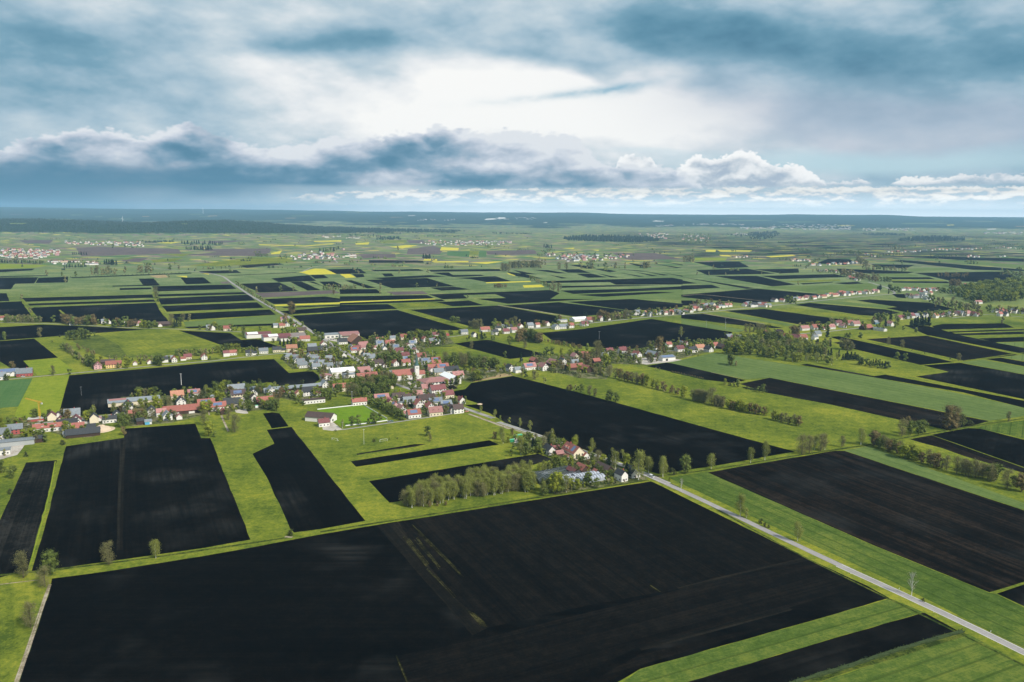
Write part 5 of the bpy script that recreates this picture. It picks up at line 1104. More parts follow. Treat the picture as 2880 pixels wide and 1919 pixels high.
# bright far town below the ridge, right of the middle
for (x0, x1, y0, y1, n) in ((-1840, -1560, 140, 150, 20), (-1350, -1000, 128, 142, 24), (-200, 60, 180, 190, 14), (60, 420, 172, 180, 40), (400, 640, 196, 210, 34), (590, 1160, 178, 212, 90), (1230, 1600, 202, 222, 36), (2050, 2353, 228, 242, 20), (850, 1150, 205, 214, 34)):
    for i in range(n):
        u, v = px('C', random.uniform(x0, x1), random.uniform(y0, y1)); FARH.append((u, v, random.choice('ab'), random.choice(['gw', 'rw', 'pw', 'gw']), random.choice([20., 30., 60.]), 18., ''))
groups = {}
mb = MB(); mats = []; idx = {}
def mslot(m):
    if m.name not in idx: idx[m.name] = len(mats); mats.append(m)
    return idx[m.name]
def tri_house(mb, p, rot, L, W, he, hr, mw, mr):
    c, s = math.cos(rot), math.sin(rot); T = lambda q: (p.x + q[0] * c - q[1] * s, p.y + q[0] * s + q[1] * c, p.z + q[2])
    t = MB(); gable_walls(t, L, W, he, hr, False); k = len(t.f); gable_roof(t, L, W, he, hr, 0.5, 0.3)
    n = len(mb.v); mb.v += [T(q) for q in t.v]
    for i, f in enumerate(t.f): mb.f.append(tuple(n + j for j in f)); mb.m.append(mw if i < k else mr)
for (u, v, ax, code, L, W, fl) in FARH:
    p = gnd(u, v); rot = (0.45 if ax == 'a' else -1.1) + random.uniform(-.3, .3)
    W = W * 0.9; he = 5.0; tri_house(mb, p, rot, L, W, he, he + W * (.42 if L < 28 else .12), mslot(MW[code[1]]), mslot(MR[code[0]]))
far_o = mb.obj('distant_houses', mats); far_o['kind'] = 'stuff'; far_o['label'] = 'hazy far villages of small white houses with red and grey roofs'; far_o['category'] = 'village'

# ---- special buildings
def special(name, cat, label, cr, x, y, axis, L, W, he, hr, roof, wall, group=None, oh=0.6):
    u, v = px(cr, x, y)
    v2 = v + (he + hr) * 0.25 * F_PX / ground(u, v + 4).y
    rot = axis if isinstance(axis, float) else (math.radians(26) if axis == 'a' else math.radians(-62))
    root = empty(name, gnd(u, v2), rot); tag(root, label, cat, group)
    mb = MB(); gable_walls(mb, L, W, he, hr, False); mb.obj('wall', [wall], root)
    mb = MB(); gable_roof(mb, L, W, he, hr, oh); mb.obj('roof', [roof], root)
    return root
def part(root, name, mats, fn):
    mb = MB(); fn(mb); return mb.obj(name, mats, root)
def slope_slab(mb, L0, L1, W, he, hr, f0, f1, side=-1, up=0.40, th=.08):
    s = (hr - he) / (W / 2); f = lambda x, fr: (x, side * W / 2 * fr, hr + up - (hr - he) * fr)
    q = (f(L0, f1), f(L1, f1), f(L1, f0), f(L0, f0))
    mb.slab(*(q if side < 0 else q[::-1]), th)
h = special('factory_hall', 'hall', 'long white hall with maroon roof edge and pale roof panel, left of its twin', 'E', 885, 243, 'a', 42.0, 24.0, 7.0, 9.6, MR['m'], MW['w'])
part(h, 'roof_panel', [M_METW], lambda m: (slope_slab(m, -19, -1, 24, 7, 9.6, .06, .94), slope_slab(m, -19, -1, 24, 7, 9.6, .06, .94, 1)))
h = special('factory_hall', 'hall', 'white hall with maroon roof and pale roof panel, nearer the dark farm shed', 'E', 1085, 268, 'a', 46.0, 26.0, 7.0, 10.0, MR['m'], MW['w'])
part(h, 'roof_panel', [M_METW], lambda m: slope_slab(m, -14, 2, 26, 7, 10, .06, .94))
part(h, 'porch', [MW['w'], MR['m']], lambda m: (m.box(2, -26, 0, 20, -13, 6, 0), m.slab((1, -27, 6.1), (21, -27, 6.1), (21, -13, 7.6), (1, -13, 7.6), .3, 1)))
h = special('farm_shed', 'barn', 'wide low farm shed with weathered brown-grey roof behind the white halls', 'E', 1290, 255, 'a', 34.0, 30.0, 5.0, 9.0, flat_mat('weathered_sheet', (.20, .165, .155), var=.3), MW['w'])
part(h, 'gate', [M_BLK], lambda m: m.box(-8, -15.1, 0.02, 4, -15.0 + .05, 3.5))
h = special('shop_building', 'shop', 'wide white commercial building with pale grey sheet roof beside the main street', 'E', 1735, 245, 'a', 42.0, 24.0, 6.0, 7.6, MR['g'], MW['w'])
for i in range(5): part(h, 'window', [M_WIN], lambda m: m.box(-17 + i * 7.5, -12.12, 1, -13 + i * 7.5, -11.95, 3.2))
h = special('shop_building', 'shop', 'white commercial building with pink sheet roof adjoining the grey-roofed one', 'E', 1880, 238, 'a', 34.0, 26.0, 6.0, 9.0, MR['p'], MW['w'])
part(h, 'canopy', [MR['p']], lambda m: m.slab((-15, -16, 4.4), (15, -16, 4.4), (15, -13, 5.2), (-15, -13, 5.2), .3))
h = special('big_barn', 'barn', 'tall barn with huge pale red tiled roof at the main street', 'E', 1965, 300, 'b', 30.0, 26.0, 4.0, 14.5, MR['o'], MW['t'])
h = special('farm_hall', 'hall', 'white hall with light grey sheet roof between red-roofed barn and main street', 'E', 1810, 645, 'a', 32.0, 18.0, 5.0, 8.6, M_METW, MW['w'])
part(h, 'gate', [M_BLK], lambda m: m.box(-2, -9.1, .02, 6, -8.95, 4))
h = special('row_hall', 'hall', 'very long low hall with pale grey roof and red end wall', 'E', 1295, 825, 'a', 66.0, 13.0, 3.2, 5.6, MR['g'], MW['t'])
part(h, 'gable_wall', [MW['r']], lambda m: m.poly([(-33.06, 6.5, 0), (-33.06, -6.5, 0), (-33.06, -6.5, 3.2), (-33.06, 0, 5.5), (-33.06, 6.5, 3.2)]))
h = special('cattle_barn', 'barn', 'long barn with dull red roof and dark open front in the lower village', 'E', 95, 1065, 'a', 46.0, 15.0, 4.0, 8.8, MR['r'], MW['t'])
part(h, 'lower_wall', [MW['w']], lambda m: (m.box(-22.5, -7.7, 0, -8, -7.55, 2.4), m.box(2, -7.7, 0, 8, -7.55, 2.4)))
h = special('club_house', 'club house', 'white club house with brown roof beside the football field', 'E', 1580, 1150, -0.25, 30.0, 14.0, 5.0, 9.0, MR['b'], MW['w'])
part(h, 'terrace_canopy', [MR['g']], lambda m: m.slab((4, -11, 2.6), (15, -11, 2.6), (15, -7, 3.4), (4, -7, 3.4), .2))
part(h, 'window', [M_WIN], lambda m: m.box(15.0, -4, 1, 15.1, -1, 3))
h = special('long_hall', 'hall', 'long hall with pale grey roof and pink end at the corner of the black field', 'D', 1480, 972, 'a', 54.0, 17.0, 4.6, 7.4, MR['g'], MW['c'])
part(h, 'roof_section', [MR['p']], lambda m: slope_slab(m, -26, -8, 17, 4.6, 7.4, .05, .5))
part(h, 'rear_roof', [flat_mat('old_fibre_cement', (.13, .12, .12), var=.3)], lambda m: m.slab((-26, 8.5, 5.4), (24, 8.5, 5.4), (24, 15, 4.4), (-26, 15, 4.4), .3))
h = special('open_barn', 'barn', 'old dark grey-roofed open barn below the red-roofed stable', 'D', 918, 1322, 'a', 30.0, 13.0, 3.4, 7.6, MR['k'], MW['t'])
h = special('open_barn', 'barn', 'small black-roofed barn adjoining the red tiled stable by the sand heap', 'D', 968, 1265, 'a', 14.0, 9.0, 3.2, 6.2, MR['k'], MW['t'])
h = special('barn', 'barn', 'barn with solar covered roof at the left edge of the upper lane', 'D', 80, 658, 'a', 26.0, 14.0, 4.5, 8.4, MR['g'], MW['w'])
part(h, 'solar_panel', [M_SOL], lambda m: slope_slab(m, -12, 10, 14, 4.5, 8.4, .08, .9))
h = special('warehouse', 'warehouse', 'long flat grey warehouse at the lower left yard', 'D', 115, 1430, 'a', 40.0, 11.0, 4.6, 5.2, MR['g'], MW['g'])
h = special('barn', 'barn', 'wide dark-roofed barn behind a small white farmhouse on the far lane', 'D', 1805, 125, 'a', 26.0, 13.0, 3.6, 8.0, MR['b'], MW['t'])
h = special('parish_hall', 'hall', 'tall white hall with white sheet roof at the edge of the black field', 'O', 2090, 505, 'b', 36.0, 15.0, 7.0, 10.4, M_METW, MW['w'])
for i in range(4): part(h, 'window', [M_WIN], lambda m: m.box(18.0, -5 + i * 2.6, 2, 18.1, -3.8 + i * 2.6, 3.4))
h = special('hall', 'hall', 'white round-roofed hall in the right village street', 'G', 500, 72, 'a', 32.0, 22.0, 5.0, 8.6, M_METW, MW['w'])
h = special('farm_hall', 'hall', 'white farm hall with solar panels alone at the edge of the green field', 'G', 1463, 497, 'a', 24.0, 15.0, 5.0, 7.4, MR['g'], MW['w'])
part(h, 'solar_panel', [M_SOL], lambda m: slope_slab(m, -10, 10, 15, 5, 7.4, .1, .9))
part(h, 'gate', [M_BLK], lambda m: m.box(-6, -7.62, .02, -2, -7.45, 3.4))
def hip_block():
    u, v = px('O', 1755, 590); L, W, he, hr = 38.0, 25.0, 5.6, 9.8
    root = empty('apartment_house', gnd(u, v + 6), math.radians(26)); tag(root, 'large two-storey white block with broad pink hip roof below the church', 'apartment house')
    x, y = L / 2, W / 2
    part(root, 'wall', [MW['w']], lambda m: m.box(-x, -y, 0, x, y, he))
    def rf(m):
        X, Y = x + .9, y + .9; k = 7.0; a, b, c, d = (-X, -Y, he), (X, -Y, he), (X, Y, he), (-X, Y, he); e, f = (-X + Y, 0, hr), (X - Y, 0, hr)
        m.poly([a, b, f, e]); m.poly([c, d, e, f]); m.poly([b, c, f]); m.poly([d, a, e]); m.poly([d, c, b, a])
    part(root, 'roof', [MR['p']], rf)
    for i in range(8):
        for z in (1, 3.6): part(root, 'window', [M_WIN], lambda m: m.box(-x + 1.6 + i * 4.6, -y - .08, z, -x + 4.0 + i * 4.6, -y + .05, z + 1.5))
    part(root, 'balcony', [MW['t']], lambda m: m.box(x * .1, -y - 1.4, 2.7, x * .95, -y - .1, 3.5))
hip_block()
# church: nave, tower and choir
def church():
    u, v = px('O', 1070, 520); root = empty('church', gnd(u, v), math.radians(24)); tag(root, 'white village church with red tiled nave and tall green-spired tower', 'church')
    L, W, he, hr = 32.0, 12.0, 6.5, 13.0
    mb = MB(); gable_walls(mb, L, W, he, hr, False); mb.obj('nave_wall', [MW['w']], root)
    mb = MB(); gable_roof(mb, L, W, he, hr, .5, .3); mb.obj('nave_roof', [MR['r']], root)
    mb = MB(); mb.box(16.2, -4.5, 0, 28, 4.5, 6.0); mb.obj('choir_wall', [MW['w']], root)
    mb = MB(); mb.slab((16.2, -5, 5.8), (28.6, -5, 5.8), (28.6, 0, 10.4), (16.2, 0, 10.4), .3); mb.slab((16.2, 0, 10.4), (28.6, 0, 10.4), (28.6, 5, 5.8), (16.2, 5, 5.8), .3); mb.poly([(28, -4.5, 6), (28, 4.5, 6), (28, 0, 10.1)], 0); mb.obj('choir_roof', [MR['r']], root)
    tx, ty, r, th = 15.0, -8.6, 2.7, 19.0
    tw = part(root, 'tower', [MW['w']], lambda m: m.box(tx - r, ty - r, 0, tx + r, ty + r, th))
    for z in (15.0, 3.0):
        for dx in (-.8, .8): part(tw, 'window', [M_WIN], lambda m: m.box(tx + dx - .4, ty - r - .06, z, tx + dx + .4, ty - r + .05, z + 1.8))
    part(tw, 'clock_face', [M_BLK], lambda m: m.tube((tx, ty - r - .08, 17.6), (tx, ty - r + .05, 17.6), .8, .8, 16))
    def sp(m):
        R = r + .3; m.box(tx - R, ty - R, th + .01, tx + R, ty + R, th + .5)
        n0 = len(m.v); ring = []
        for (rr, z) in ((R, th + .5), (R * .72, th + 3.0), (R * .36, th + 8.0), (.05, th + 13.5)):
            ring.append([(tx + rr * math.cos(a * math.pi / 4 + .39), ty + rr * math.sin(a * math.pi / 4 + .39), z) for a in range(8)])
        for a, b in zip(ring, ring[1:]):
            for i in range(8): j = (i + 1) % 8; m.poly([a[i], a[j], b[j], b[i]])
        m.tube((tx, ty, th + 13.3), (tx, ty, th + 15.5), .09, .09, 5); m.box(tx - .5, ty - .05, th + 14.6, tx + .5, ty + .05, th + 14.8)
    part(root, 'spire', [M_COP], sp)
    for i in range(4): part(root, 'window', [M_WIN], lambda m: m.box(-11 + i * 6, -6.1, 2.2, -9.8 + i * 6, -5.95, 5.0))
church()
# farmhouse by the road
def farmhouse():
    root = special('farmhouse', 'farmhouse', 'large cream farmhouse with bright red roof, solar panel and white dormers by the road', 'L', 1090, 425, 'b', 21.0, 12.0, 6.2, 11.6, MR['r'], MW['c'], oh=.5)
    for cx in (-6, -2.0):
        part(root, 'dormer', [MW['w'], MR['r']], lambda m: (m.box(cx - .9, -4.6, 7.2, cx + .9, -1.6, 8.9, 0), m.slab((cx - 1.2, -4.9, 8.85), (cx, -4.9, 9.8), (cx, -1, 9.8), (cx - 1.2, -1, 8.85), .12, 1), m.slab((cx, -4.9, 9.8), (cx + 1.2, -4.9, 8.85), (cx + 1.2, -1, 8.85), (cx, -1, 9.8), .12, 1)))
    part(root, 'solar_panel', [M_SOL], lambda m: slope_slab(m, 3, 7, 12, 6.2, 11.6, .15, .85))
    part(root, 'conservatory', [MW['w'], MR['o']], lambda m: (m.box(-1, -10, 0, 7, -6.1, 2.6, 0), m.slab((-1.3, -10.4, 2.7), (7.3, -10.4, 2.7), (7.3, -6.1, 3.9), (-1.3, -6.1, 3.9), .15, 1)))
    for z in (1.0, 3.9):
        for cy in (-3.6, -.6, 2.6): part(root, 'window', [M_WIN], lambda m: m.box(10.45, cy, z, 10.6, cy + 1.2, z + 1.5))
    for i in range(3): part(root, 'window', [M_WIN], lambda m: m.box(-9 + i * 2.8, -6.08, 3.4, -7.8 + i * 2.8, -5.9, 4.8))
    part(root, 'chimney', [MW['r']], lambda m: m.box(-4.5, -.5, 11, -3.7, .5, 12.8))
farmhouse()
# greenhouse with two barrel roofs, net covered beds, dark packing shed
def greenhouse(cr, x, y, L, W, n, label):
    u, v = px(cr, x, y); root = empty('greenhouse', gnd(u, v), math.radians(26)); tag(root, label, 'greenhouse')
    for k in range(n):
        y0 = -W * n / 2 + k * W
        def br(m):
            K = 8; pts = [(y0 + W * (0.5 - 0.5 * math.cos(math.pi * i / K)), 2.4 + W * .26 * math.sin(math.pi * i / K)) for i in range(K + 1)]
            for a, b in zip(pts, pts[1:]): m.poly([(-L / 2, a[0], a[1]), (L / 2, a[0], a[1]), (L / 2, b[0], b[1]), (-L / 2, b[0], b[1])])
            for s in (-1, 1): m.poly([(s * L / 2, y0, 0)] + [(s * L / 2, p[0], p[1]) for p in pts] + [(s * L / 2, y0 + W, 0)])
            m.poly([(-L / 2, y0, 0), (L / 2, y0, 0), (L / 2, y0, 2.4), (-L / 2, y0, 2.4)])
        g = part(root, 'glass_roof', [M_GLAS], br)
        def rb(m):
            for i in range(10):
                xx = -L / 2 + L * i / 9.0; K = 6
                for a in range(K):
                    f = lambda q: (xx, y0 + W * (0.5 - 0.5 * math.cos(math.pi * q / K)), 2.46 + W * .26 * math.sin(math.pi * q / K))
                    m.tube(f(a), f(a + 1), .22, .22, 4)
        part(g, 'roof_rib', [MR['b']], rb)
greenhouse('L', 1290, 790, 24.0, 8.5, 2, 'greenhouse with two pale barrel roofs and dark ribs behind the round trees')
greenhouse('L', 1035, 800, 17.0, 6.5, 2, 'low white foil tunnel pair beside the larger greenhouse')
def net_beds():
    a = [gnd(*px('L', *q)) for q in ((545, 740), (800, 700), (1010, 650), (1130, 700), (900, 745), (820, 850), (640, 860))]
    c = sum(a, Vector()) / len(a); root = empty('shade_net_house', (c.x, c.y, 0)); tag(root, 'dark netted nursery beds with pale wires between birches and shed', 'nursery')
    mb = MB(); top = [(p.x - c.x, p.y - c.y, 3.0 + random.uniform(-.2, .2)) for p in a]; bot = [(p[0], p[1], 0) for p in top]
    mb.poly(top[::-1] if (Vector(top[1]) - Vector(top[0])).cross(Vector(top[2]) - Vector(top[0])).z < 0 else top)
    for i in range(len(top)): j = (i + 1) % len(top); mb.poly([bot[i], bot[j], top[j], top[i]])
    mb.obj('net', [M_NET], root)
    mb = MB(); hub = Vector(top[0]) * .55 + Vector(top[5]) * .2
    for i in range(30):
        t = random.choice(top[:6]); q = Vector(t).lerp(Vector(random.choice(top)), random.random()); h2 = hub.lerp(Vector(random.choice(top)), .35 * random.random()); h2.z = q.z = 3.3
        if (q - h2).length > 3: mb.tube(h2, q, .05, .05, 3)
    mb.obj('wire', [M_STEEL], root)
net_beds()
special('packing_shed', 'shed', 'long dark packing shed with maroon roof edge beside the netted beds', 'L', 1000, 735, 'a', 24.0, 7.0, 3.4, 4.6, MR['k'], MW['t'])
# crane
def crane():
    u, v = px('D', 443, 1195); root = empty('tower_crane', gnd(u, v), math.radians(150)); tag(root, 'yellow construction crane above the unfinished house', 'crane')
    H = 21.0
    def lat(m, a, b, w, n):
        a, b = Vector(a), Vector(b); d = (b - a).normalized(); s = d.orthogonal().normalized() * w; t = d.cross(s).normalized() * w
        cs = [s + t, s - t, -s - t, -s + t]
        for c_ in cs: m.tube(a + c_, b + c_, .09, .09, 4)
        for i in range(n):
            p, q = a.lerp(b, i / n), a.lerp(b, (i + 1) / n)
            for k in range(4): m.tube(p + cs[k], q + cs[(k + 1) % 4], .05, .05, 3)
    part(root, 'mast', [M_YEL], lambda m: lat(m, (0, 0, 0), (0, 0, H), .55, 12))
    part(root, 'jib', [M_YEL], lambda m: lat(m, (-2, 0, H), (19, 3, H + 2.0), .45, 12))
    part(root, 'counter_jib', [M_YEL], lambda m: (lat(m, (-6, 0, H), (-2, 0, H), .45, 3),))
    part(root, 'counterweight', [M_CONC], lambda m: m.box(-6.2, -.7, H - 2, -4.6, .7, H - .5))
    part(root, 'base', [M_CONC], lambda m: m.box(-2, -2, 0, 2, 2, .6))
crane()
def unfinished():
    u, v = px('D', 420, 1185); root = empty('unfinished_house', gnd(u, v), math.radians(26)); tag(root, 'unfinished low brick house under the yellow crane', 'building site')
    part(root, 'wall', [MW['r']], lambda m: [m.box(*b) for b in ((-9, -5, 0, 9, -4.6, 2.6), (-9, 4.6, 0, 9, 5, 2.6), (-9, -4.6, 0, -8.6, 4.6, 2.6), (8.6, -4.6, 0, 9, 4.6, 2.6), (-.2, -4.6, 0, .2, 4.6, 2.6))])
    part(root, 'slab', [M_CONC], lambda m: m.box(-9.4, -5.4, 2.61, 9.4, 5.4, 2.85))
unfinished()
# sand heap
def heap(name, label, cr, x, y, R, H, mat, seed):
    u, v = px(cr, x, y); p = gnd(u, v); n = 26; vs = [(0, 0, H)]; fs = []
    for r in range(1, 9):
        for i in range(n):
            a = i * 2 * math.pi / n; rr = R * r / 8.0 * (1 + .18 * noise.noise((math.cos(a) * 1.5, math.sin(a) * 1.5, seed)))
            h_ = H * (max(0, 1 - (r / 8.0) ** 1.1)) * (1 + .35 * noise.noise((math.cos(a) * 2, math.sin(a) * 2, r * .3 + seed))) if r < 8 else -0.1
            if r > 5: h_ = min(h_, H * .12)
            vs.append((rr * math.cos(a), rr * math.sin(a), h_))
    for i in range(n): fs.append((0, 1 + i, 1 + (i + 1) % n))
    for r in range(7):
        for i in range(n): a = 1 + r * n + i; b = 1 + r * n + (i + 1) % n; fs.append((a, a + n, b + n, b))
    o = mesh_obj(name, vs, fs, mat, loc=p, smooth=False); tag(o, label, 'heap')
heap('sand_heap', 'round heap of pale sand beside the black-roofed barn', 'D', 1120, 1290, 13.0, 5.0, M_SAND, 1.0)
heap('soil_heap', 'low reddish soil heap at the tip of the black field', 'F', 1370, 1008, 3.5, 1.2, M_SAND, 3.0)
# boards round the football pitch
def boards(pts, name, label, h, mat, post=4.0, th=.12):
    P = [gnd(*px(*q)) for q in pts]; mb = MB(); pb = MB(); c = P[0]; root = empty(name, c)
    for a, b in zip(P, P[1:]):
        a, b = a - c, b - c; d = (b - a).normalized(); n_ = Vector((-d.y, d.x, 0)) * th
        mb.slab(tuple(a - n_ + Vector((0, 0, h))), tuple(b - n_ + Vector((0, 0, h))), tuple(b + n_ + Vector((0, 0, h))), tuple(a + n_ + Vector((0, 0, h))), h * .85)
        k = max(1, int((b - a).length / post))
        for i in range(k + 1): q = a.lerp(b, i / k); pb.tube(q, q + Vector((0, 0, h * .99)), .07, .07, 4)
    mb.obj('board', [mat], root); pb.obj('post', [M_STEEL], root); tag(root, label, 'fence')
boards([('E', 1540, 1070), ('E', 1760, 1046), ('E', 1980, 1022)], 'pitch_fence', 'white board fence along the far side of the football field', 1.1, M_METW)
boards([('E', 2045, 1018), ('E', 2180, 1098), ('E', 2310, 1172)], 'pitch_fence', 'white board fence along the hedge trees beside the football field', 1.1, M_METW)
boards([('E', 1850, 1250), ('E', 2100, 1222), ('E', 2312, 1192)], 'pitch_fence', 'white board fence along the near side of the football field', 1.1, M_METW)
def goal(cr, x, y, label, rot=math.radians(26)):
    u, v = px(cr, x, y); root = empty('football_goal', gnd(u, v), rot); tag(root, label, 'goal')
    part(root, 'frame', [M_METW], lambda m: (m.tube((0, -3.66, 0), (0, -3.66, 2.44), .09, .09), m.tube((0, 3.66, 0), (0, 3.66, 2.44), .09, .09), m.tube((0, -3.7, 2.44), (0, 3.7, 2.44), .09, .09), m.tube((0, -3.66, 2.4), (1.8, -3.66, 0), .05, .05), m.tube((0, 3.66, 2.4), (1.8, 3.66, 0), .05, .05), m.tube((1.8, -3.66, .05), (1.8, 3.66, .05), .05, .05)))
goal('E', 2270, 1420, 'white goal in the meadow below the playing field', math.radians(116)); goal('E', 1730, 1410, 'white goal frame standing askew in the lower meadow', 1.0)
def mast(name, cr, x, y, H, label, r=.16, arm=1.2, mat=None):
    u, v = px(cr, x, y); root = empty(name, gnd(u, v)); tag(root, label, 'mast')
    part(root, 'pole', [mat or M_STEEL], lambda m: m.tube((0, 0, 0), (0, 0, H), r, r * .6))
    part(root, 'crossarm', [mat or M_STEEL], lambda m: (m.box(-arm, -.08, H - .7, arm, .08, H - .5),))
M_POLEW = flat_mat('pale_concrete_pole', (.72, .73, .70))
mast('power_pole', 'D', 2000, 796, 15.0, 'tall pale pole standing in the big black field', .35, 1.6, M_POLEW)
mast('power_pole', 'D', 898, 912, 11.0, 'thin dark pole at the left side of the black field', .12, 1.0)
mast('floodlight_mast', 'E', 2053, 1450, 15.0, 'thin floodlight mast in the lower meadow', .12, 1.0, M_POLEW); mast('floodlight_mast', 'E', 1922, 975, 12.0, 'thin pale floodlight mast by the small red-roofed hut', .15, 1.0, M_POLEW)
mast('power_pole', 'F', 848, 490, 11.0, 'grey pole at the left edge of the upper meadow', .2, 1.0); mast('power_pole', 'F', 1832, 590, 12.0, 'grey pole beside the dark spruce', .15, 1.0)
mast('power_pole', 'G', 1905, 165, 14.0, 'power pole in the green strip field', .2, 2.0); mast('power_pole', 'G', 2118, 135, 14.0, 'power pole at the edge of the far green strip', .2, 2.0); mast('power_pole', 'G', 726, 290, 14.0, 'power pole in the middle black field', .2, 2.0)
mast('power_pole', 'G', 2118, 180, 14.0, 'power pole in the black strip field', .2, 2.0); mast('street_light_mast', 'J', 135, 60, 8.0, 'low mast by the club house corner', .12, 1.0)
# wind turbine and radio masts far away
def turbine():
    u, v = px('A', 846, 164); p = ground(u, 634.0); d = Vector((p.x, p.y, 0)) * 1.0; z = terrain(p.x, p.y)
    root = empty('wind_turbine', (p.x, p.y, z)); tag(root, 'white wind turbine far behind the wooded hill', 'wind turbine')
    part(root, 'tower', [M_METW], lambda m: m.tube((0, 0, 0), (0, 0, 100), 3.4, 2.0, 8)); part(root, 'nacelle', [M_METW], lambda m: m.box(-2.5, -5, 99, 2.5, 6, 104))
    for k in range(3):
        a = k * 2.094 + .3; part(root, 'blade', [M_METW], lambda m: m.tube((0, -5.5, 101.5), (48 * math.sin(a), -5.5, 101.5 + 48 * math.cos(a)), 2.2, .6, 5))
turbine()
def radio():
    p = ground(px('A', 1403, 97)[0], 621.0); z = terrain(p.x, p.y); root = empty('radio_mast', (p.x, p.y, z)); tag(root, 'pale radio mast on the hazy horizon ridge', 'radio mast')
    part(root, 'pole', [M_METW], lambda m: m.tube((0, 0, 0), (0, 0, 150), 4.5, 1.5, 6)); part(root, 'antenna_platform', [M_METW], lambda m: m.tube((0, 0, 105), (0, 0, 115), 8, 8, 8))
radio()
# marker posts, white with black band, along the country road
Qr = ROADS[0][1] + []
tot = 0.0; nxt = 12.0; k = 0
for a, b in zip(Qr, Qr[1:]):
    l = (b - a).length
    while tot + l > nxt:
        q = a.lerp(b, (nxt - tot) / l); d = (b - a).normalized(); n_ = Vector((-d.y, d.x, 0)) * (3.9 if k % 2 else -3.9)
        root = empty('marker_post', q + n_); tag(root, 'small white roadside marker post on the %s verge, number %d from the bottom of the road' % (('left', 'right')[k % 2], k // 2 + 1) if False else 'small white marker post with dark top on the country road verge', 'marker post', 'marker posts along the country road')
        mb = MB(); mb.box(-.09, -.09, 0, .09, .09, .95); mb.box(-.095, -.095, .96, .095, .095, 1.1, 1); mb.obj('post', [M_METW, M_BLK], root); k += 1; nxt += 28.0
    tot += l
# gravestones
gi = 0
gp = toks_poly('F 275,660 F 400,632 F 470,650 F 540,700 F 400,705 F 350,690 x'.split())
gp2 = toks_poly('F 470,635 F 625,615 F 625,650 F 500,655 x'.split())
for poly, n in ((gp, 110), (gp2, 40)):
    xs = [p[0] for p in poly]; ys = [p[1] for p in poly]; c_ = 0
    P3 = [gnd(*q) for q in poly]; o0 = P3[0]
    for i in range(-20, 40):
        for j in range(-20, 40):
            q = o0 + Vector((math.cos(.45) * i * 2.6 - math.sin(.45) * j * 4.2, math.sin(.45) * i * 2.6 + math.cos(.45) * j * 4.2, 0)) + Vector((random.uniform(-.4, .4), random.uniform(-.3, .3), 0))
            if not inside((q.x, q.y), [(a.x, a.y) for a in P3]) or random.random() < .1 or gi > 190: continue
            w_, h_ = random.choice(((.5, 1.0), (.7, 1.1), (.4, 1.3)))
            key = ('grave', w_)
            def gm(m): m.box(-w_, -.15, 0, w_, .15, h_); m.box(-.6, -2.0, 0, .6, -.16, .18)
            if key not in MESHES: mb = MB(); gm(mb); o = mb.obj('gravestone', [M_TOMB]); MESHES[key] = o.data
            else: o = mesh_obj('gravestone', None, None, None, data=MESHES[key])
            o.location = q; o.rotation_euler = (0, 0, .45); tag(o, 'upright gravestone among close rows in the churchyard', 'gravestone', 'gravestones in the churchyard'); gi += 1
# hedges and walls
def hedge(pts, label, h=1.8, w=1.4, mat=None, nm='hedge'):
    P = [gnd(*px(*q)) for q in pts]; c = P[0].copy(); mb = MB(); Q = []
    for a, b in zip(P, P[1:]):
        k = max(1, int((b - a).length / 3)); Q += [a.lerp(b, i / k) - c for i in range(k)]
    Q.append(P[-1] - c); n0 = None
    for i, p in enumerate(Q):
        d = (Q[min(i + 1, len(Q) - 1)] - Q[max(i - 1, 0)]).normalized(); s = Vector((-d.y, d.x, 0)) * w / 2; r = 0.75 + .5 * random.random() if mat is None else 1.0
        hh = h * (0.8 + .4 * random.random()) if mat is None else h
        ring = [p - s * r, p - s * r * .9 + Vector((0, 0, hh * .8)), p + Vector((0, 0, hh)), p + s * r * .9 + Vector((0, 0, hh * .8)), p + s * r]
        n = len(mb.v); mb.v += [tuple(q) for q in ring]
        if n0 is not None:
            for j in range(4): mb.f.append((n0 + j, n0 + j + 1, n + j + 1, n + j)[::-1]); mb.m.append(0)
        n0 = n
        if mat is None:
            for _ in range(14):
                c_ = p + s * random.uniform(-1.3, 1.3) + d * random.uniform(-1.6, 1.6) + Vector((0, 0, hh * random.uniform(.3, 1.25))); u_ = Vector((random.gauss(0, 1), random.gauss(0, 1), random.gauss(0, 1))).normalized() * random.uniform(.2, .5); w_ = u_.orthogonal().normalized() * random.uniform(.2, .45)
                mb.poly([tuple(c_ + u_), tuple(c_ + w_), tuple(c_ - u_), tuple(c_ - w_)])
    o = mb.obj(nm, [mat or M_HEDGE], loc=c); tag(o, label, nm.replace('_', ' '))
hedge([('F', 235, 635), ('F', 400, 620), ('F', 640, 600)], 'clipped dark hedge along the far side of the churchyard', 2.2, 1.6)
hedge([('F', 235, 637), ('F', 290, 680), ('F', 345, 715)], 'clipped dark hedge between churchyard and main street', 2.2, 1.6)
hedge([('F', 950, 1120), ('F', 1080, 1105), ('F', 1190, 1092)], 'dark hedge behind the last white house at the track', 1.6, 1.4)
hedge([('F', 540, 1040), ('F', 640, 1022)], 'short dark hedge in front of the white house with brown roof', 2.0, 1.6); hedge([('E', 1430, 640), ('E', 1600, 625), ('E', 1760, 610)], 'dark hedge below the grey-roofed estate', 1.6, 1.6)
hedge([('E', 1740, 500), ('E', 1880, 512)], 'dark hedge around the black-roofed white house', 1.8, 1.6); hedge([('E', 60, 525), ('E', 220, 520), ('E', 450, 512)], 'low hedge along the lane above the black field', 1.2, 1.0)
hedge([('L', 1030, 555), ('L', 1180, 520)], 'dark hedge in front of the farmhouse terrace', 1.4, 1.6)
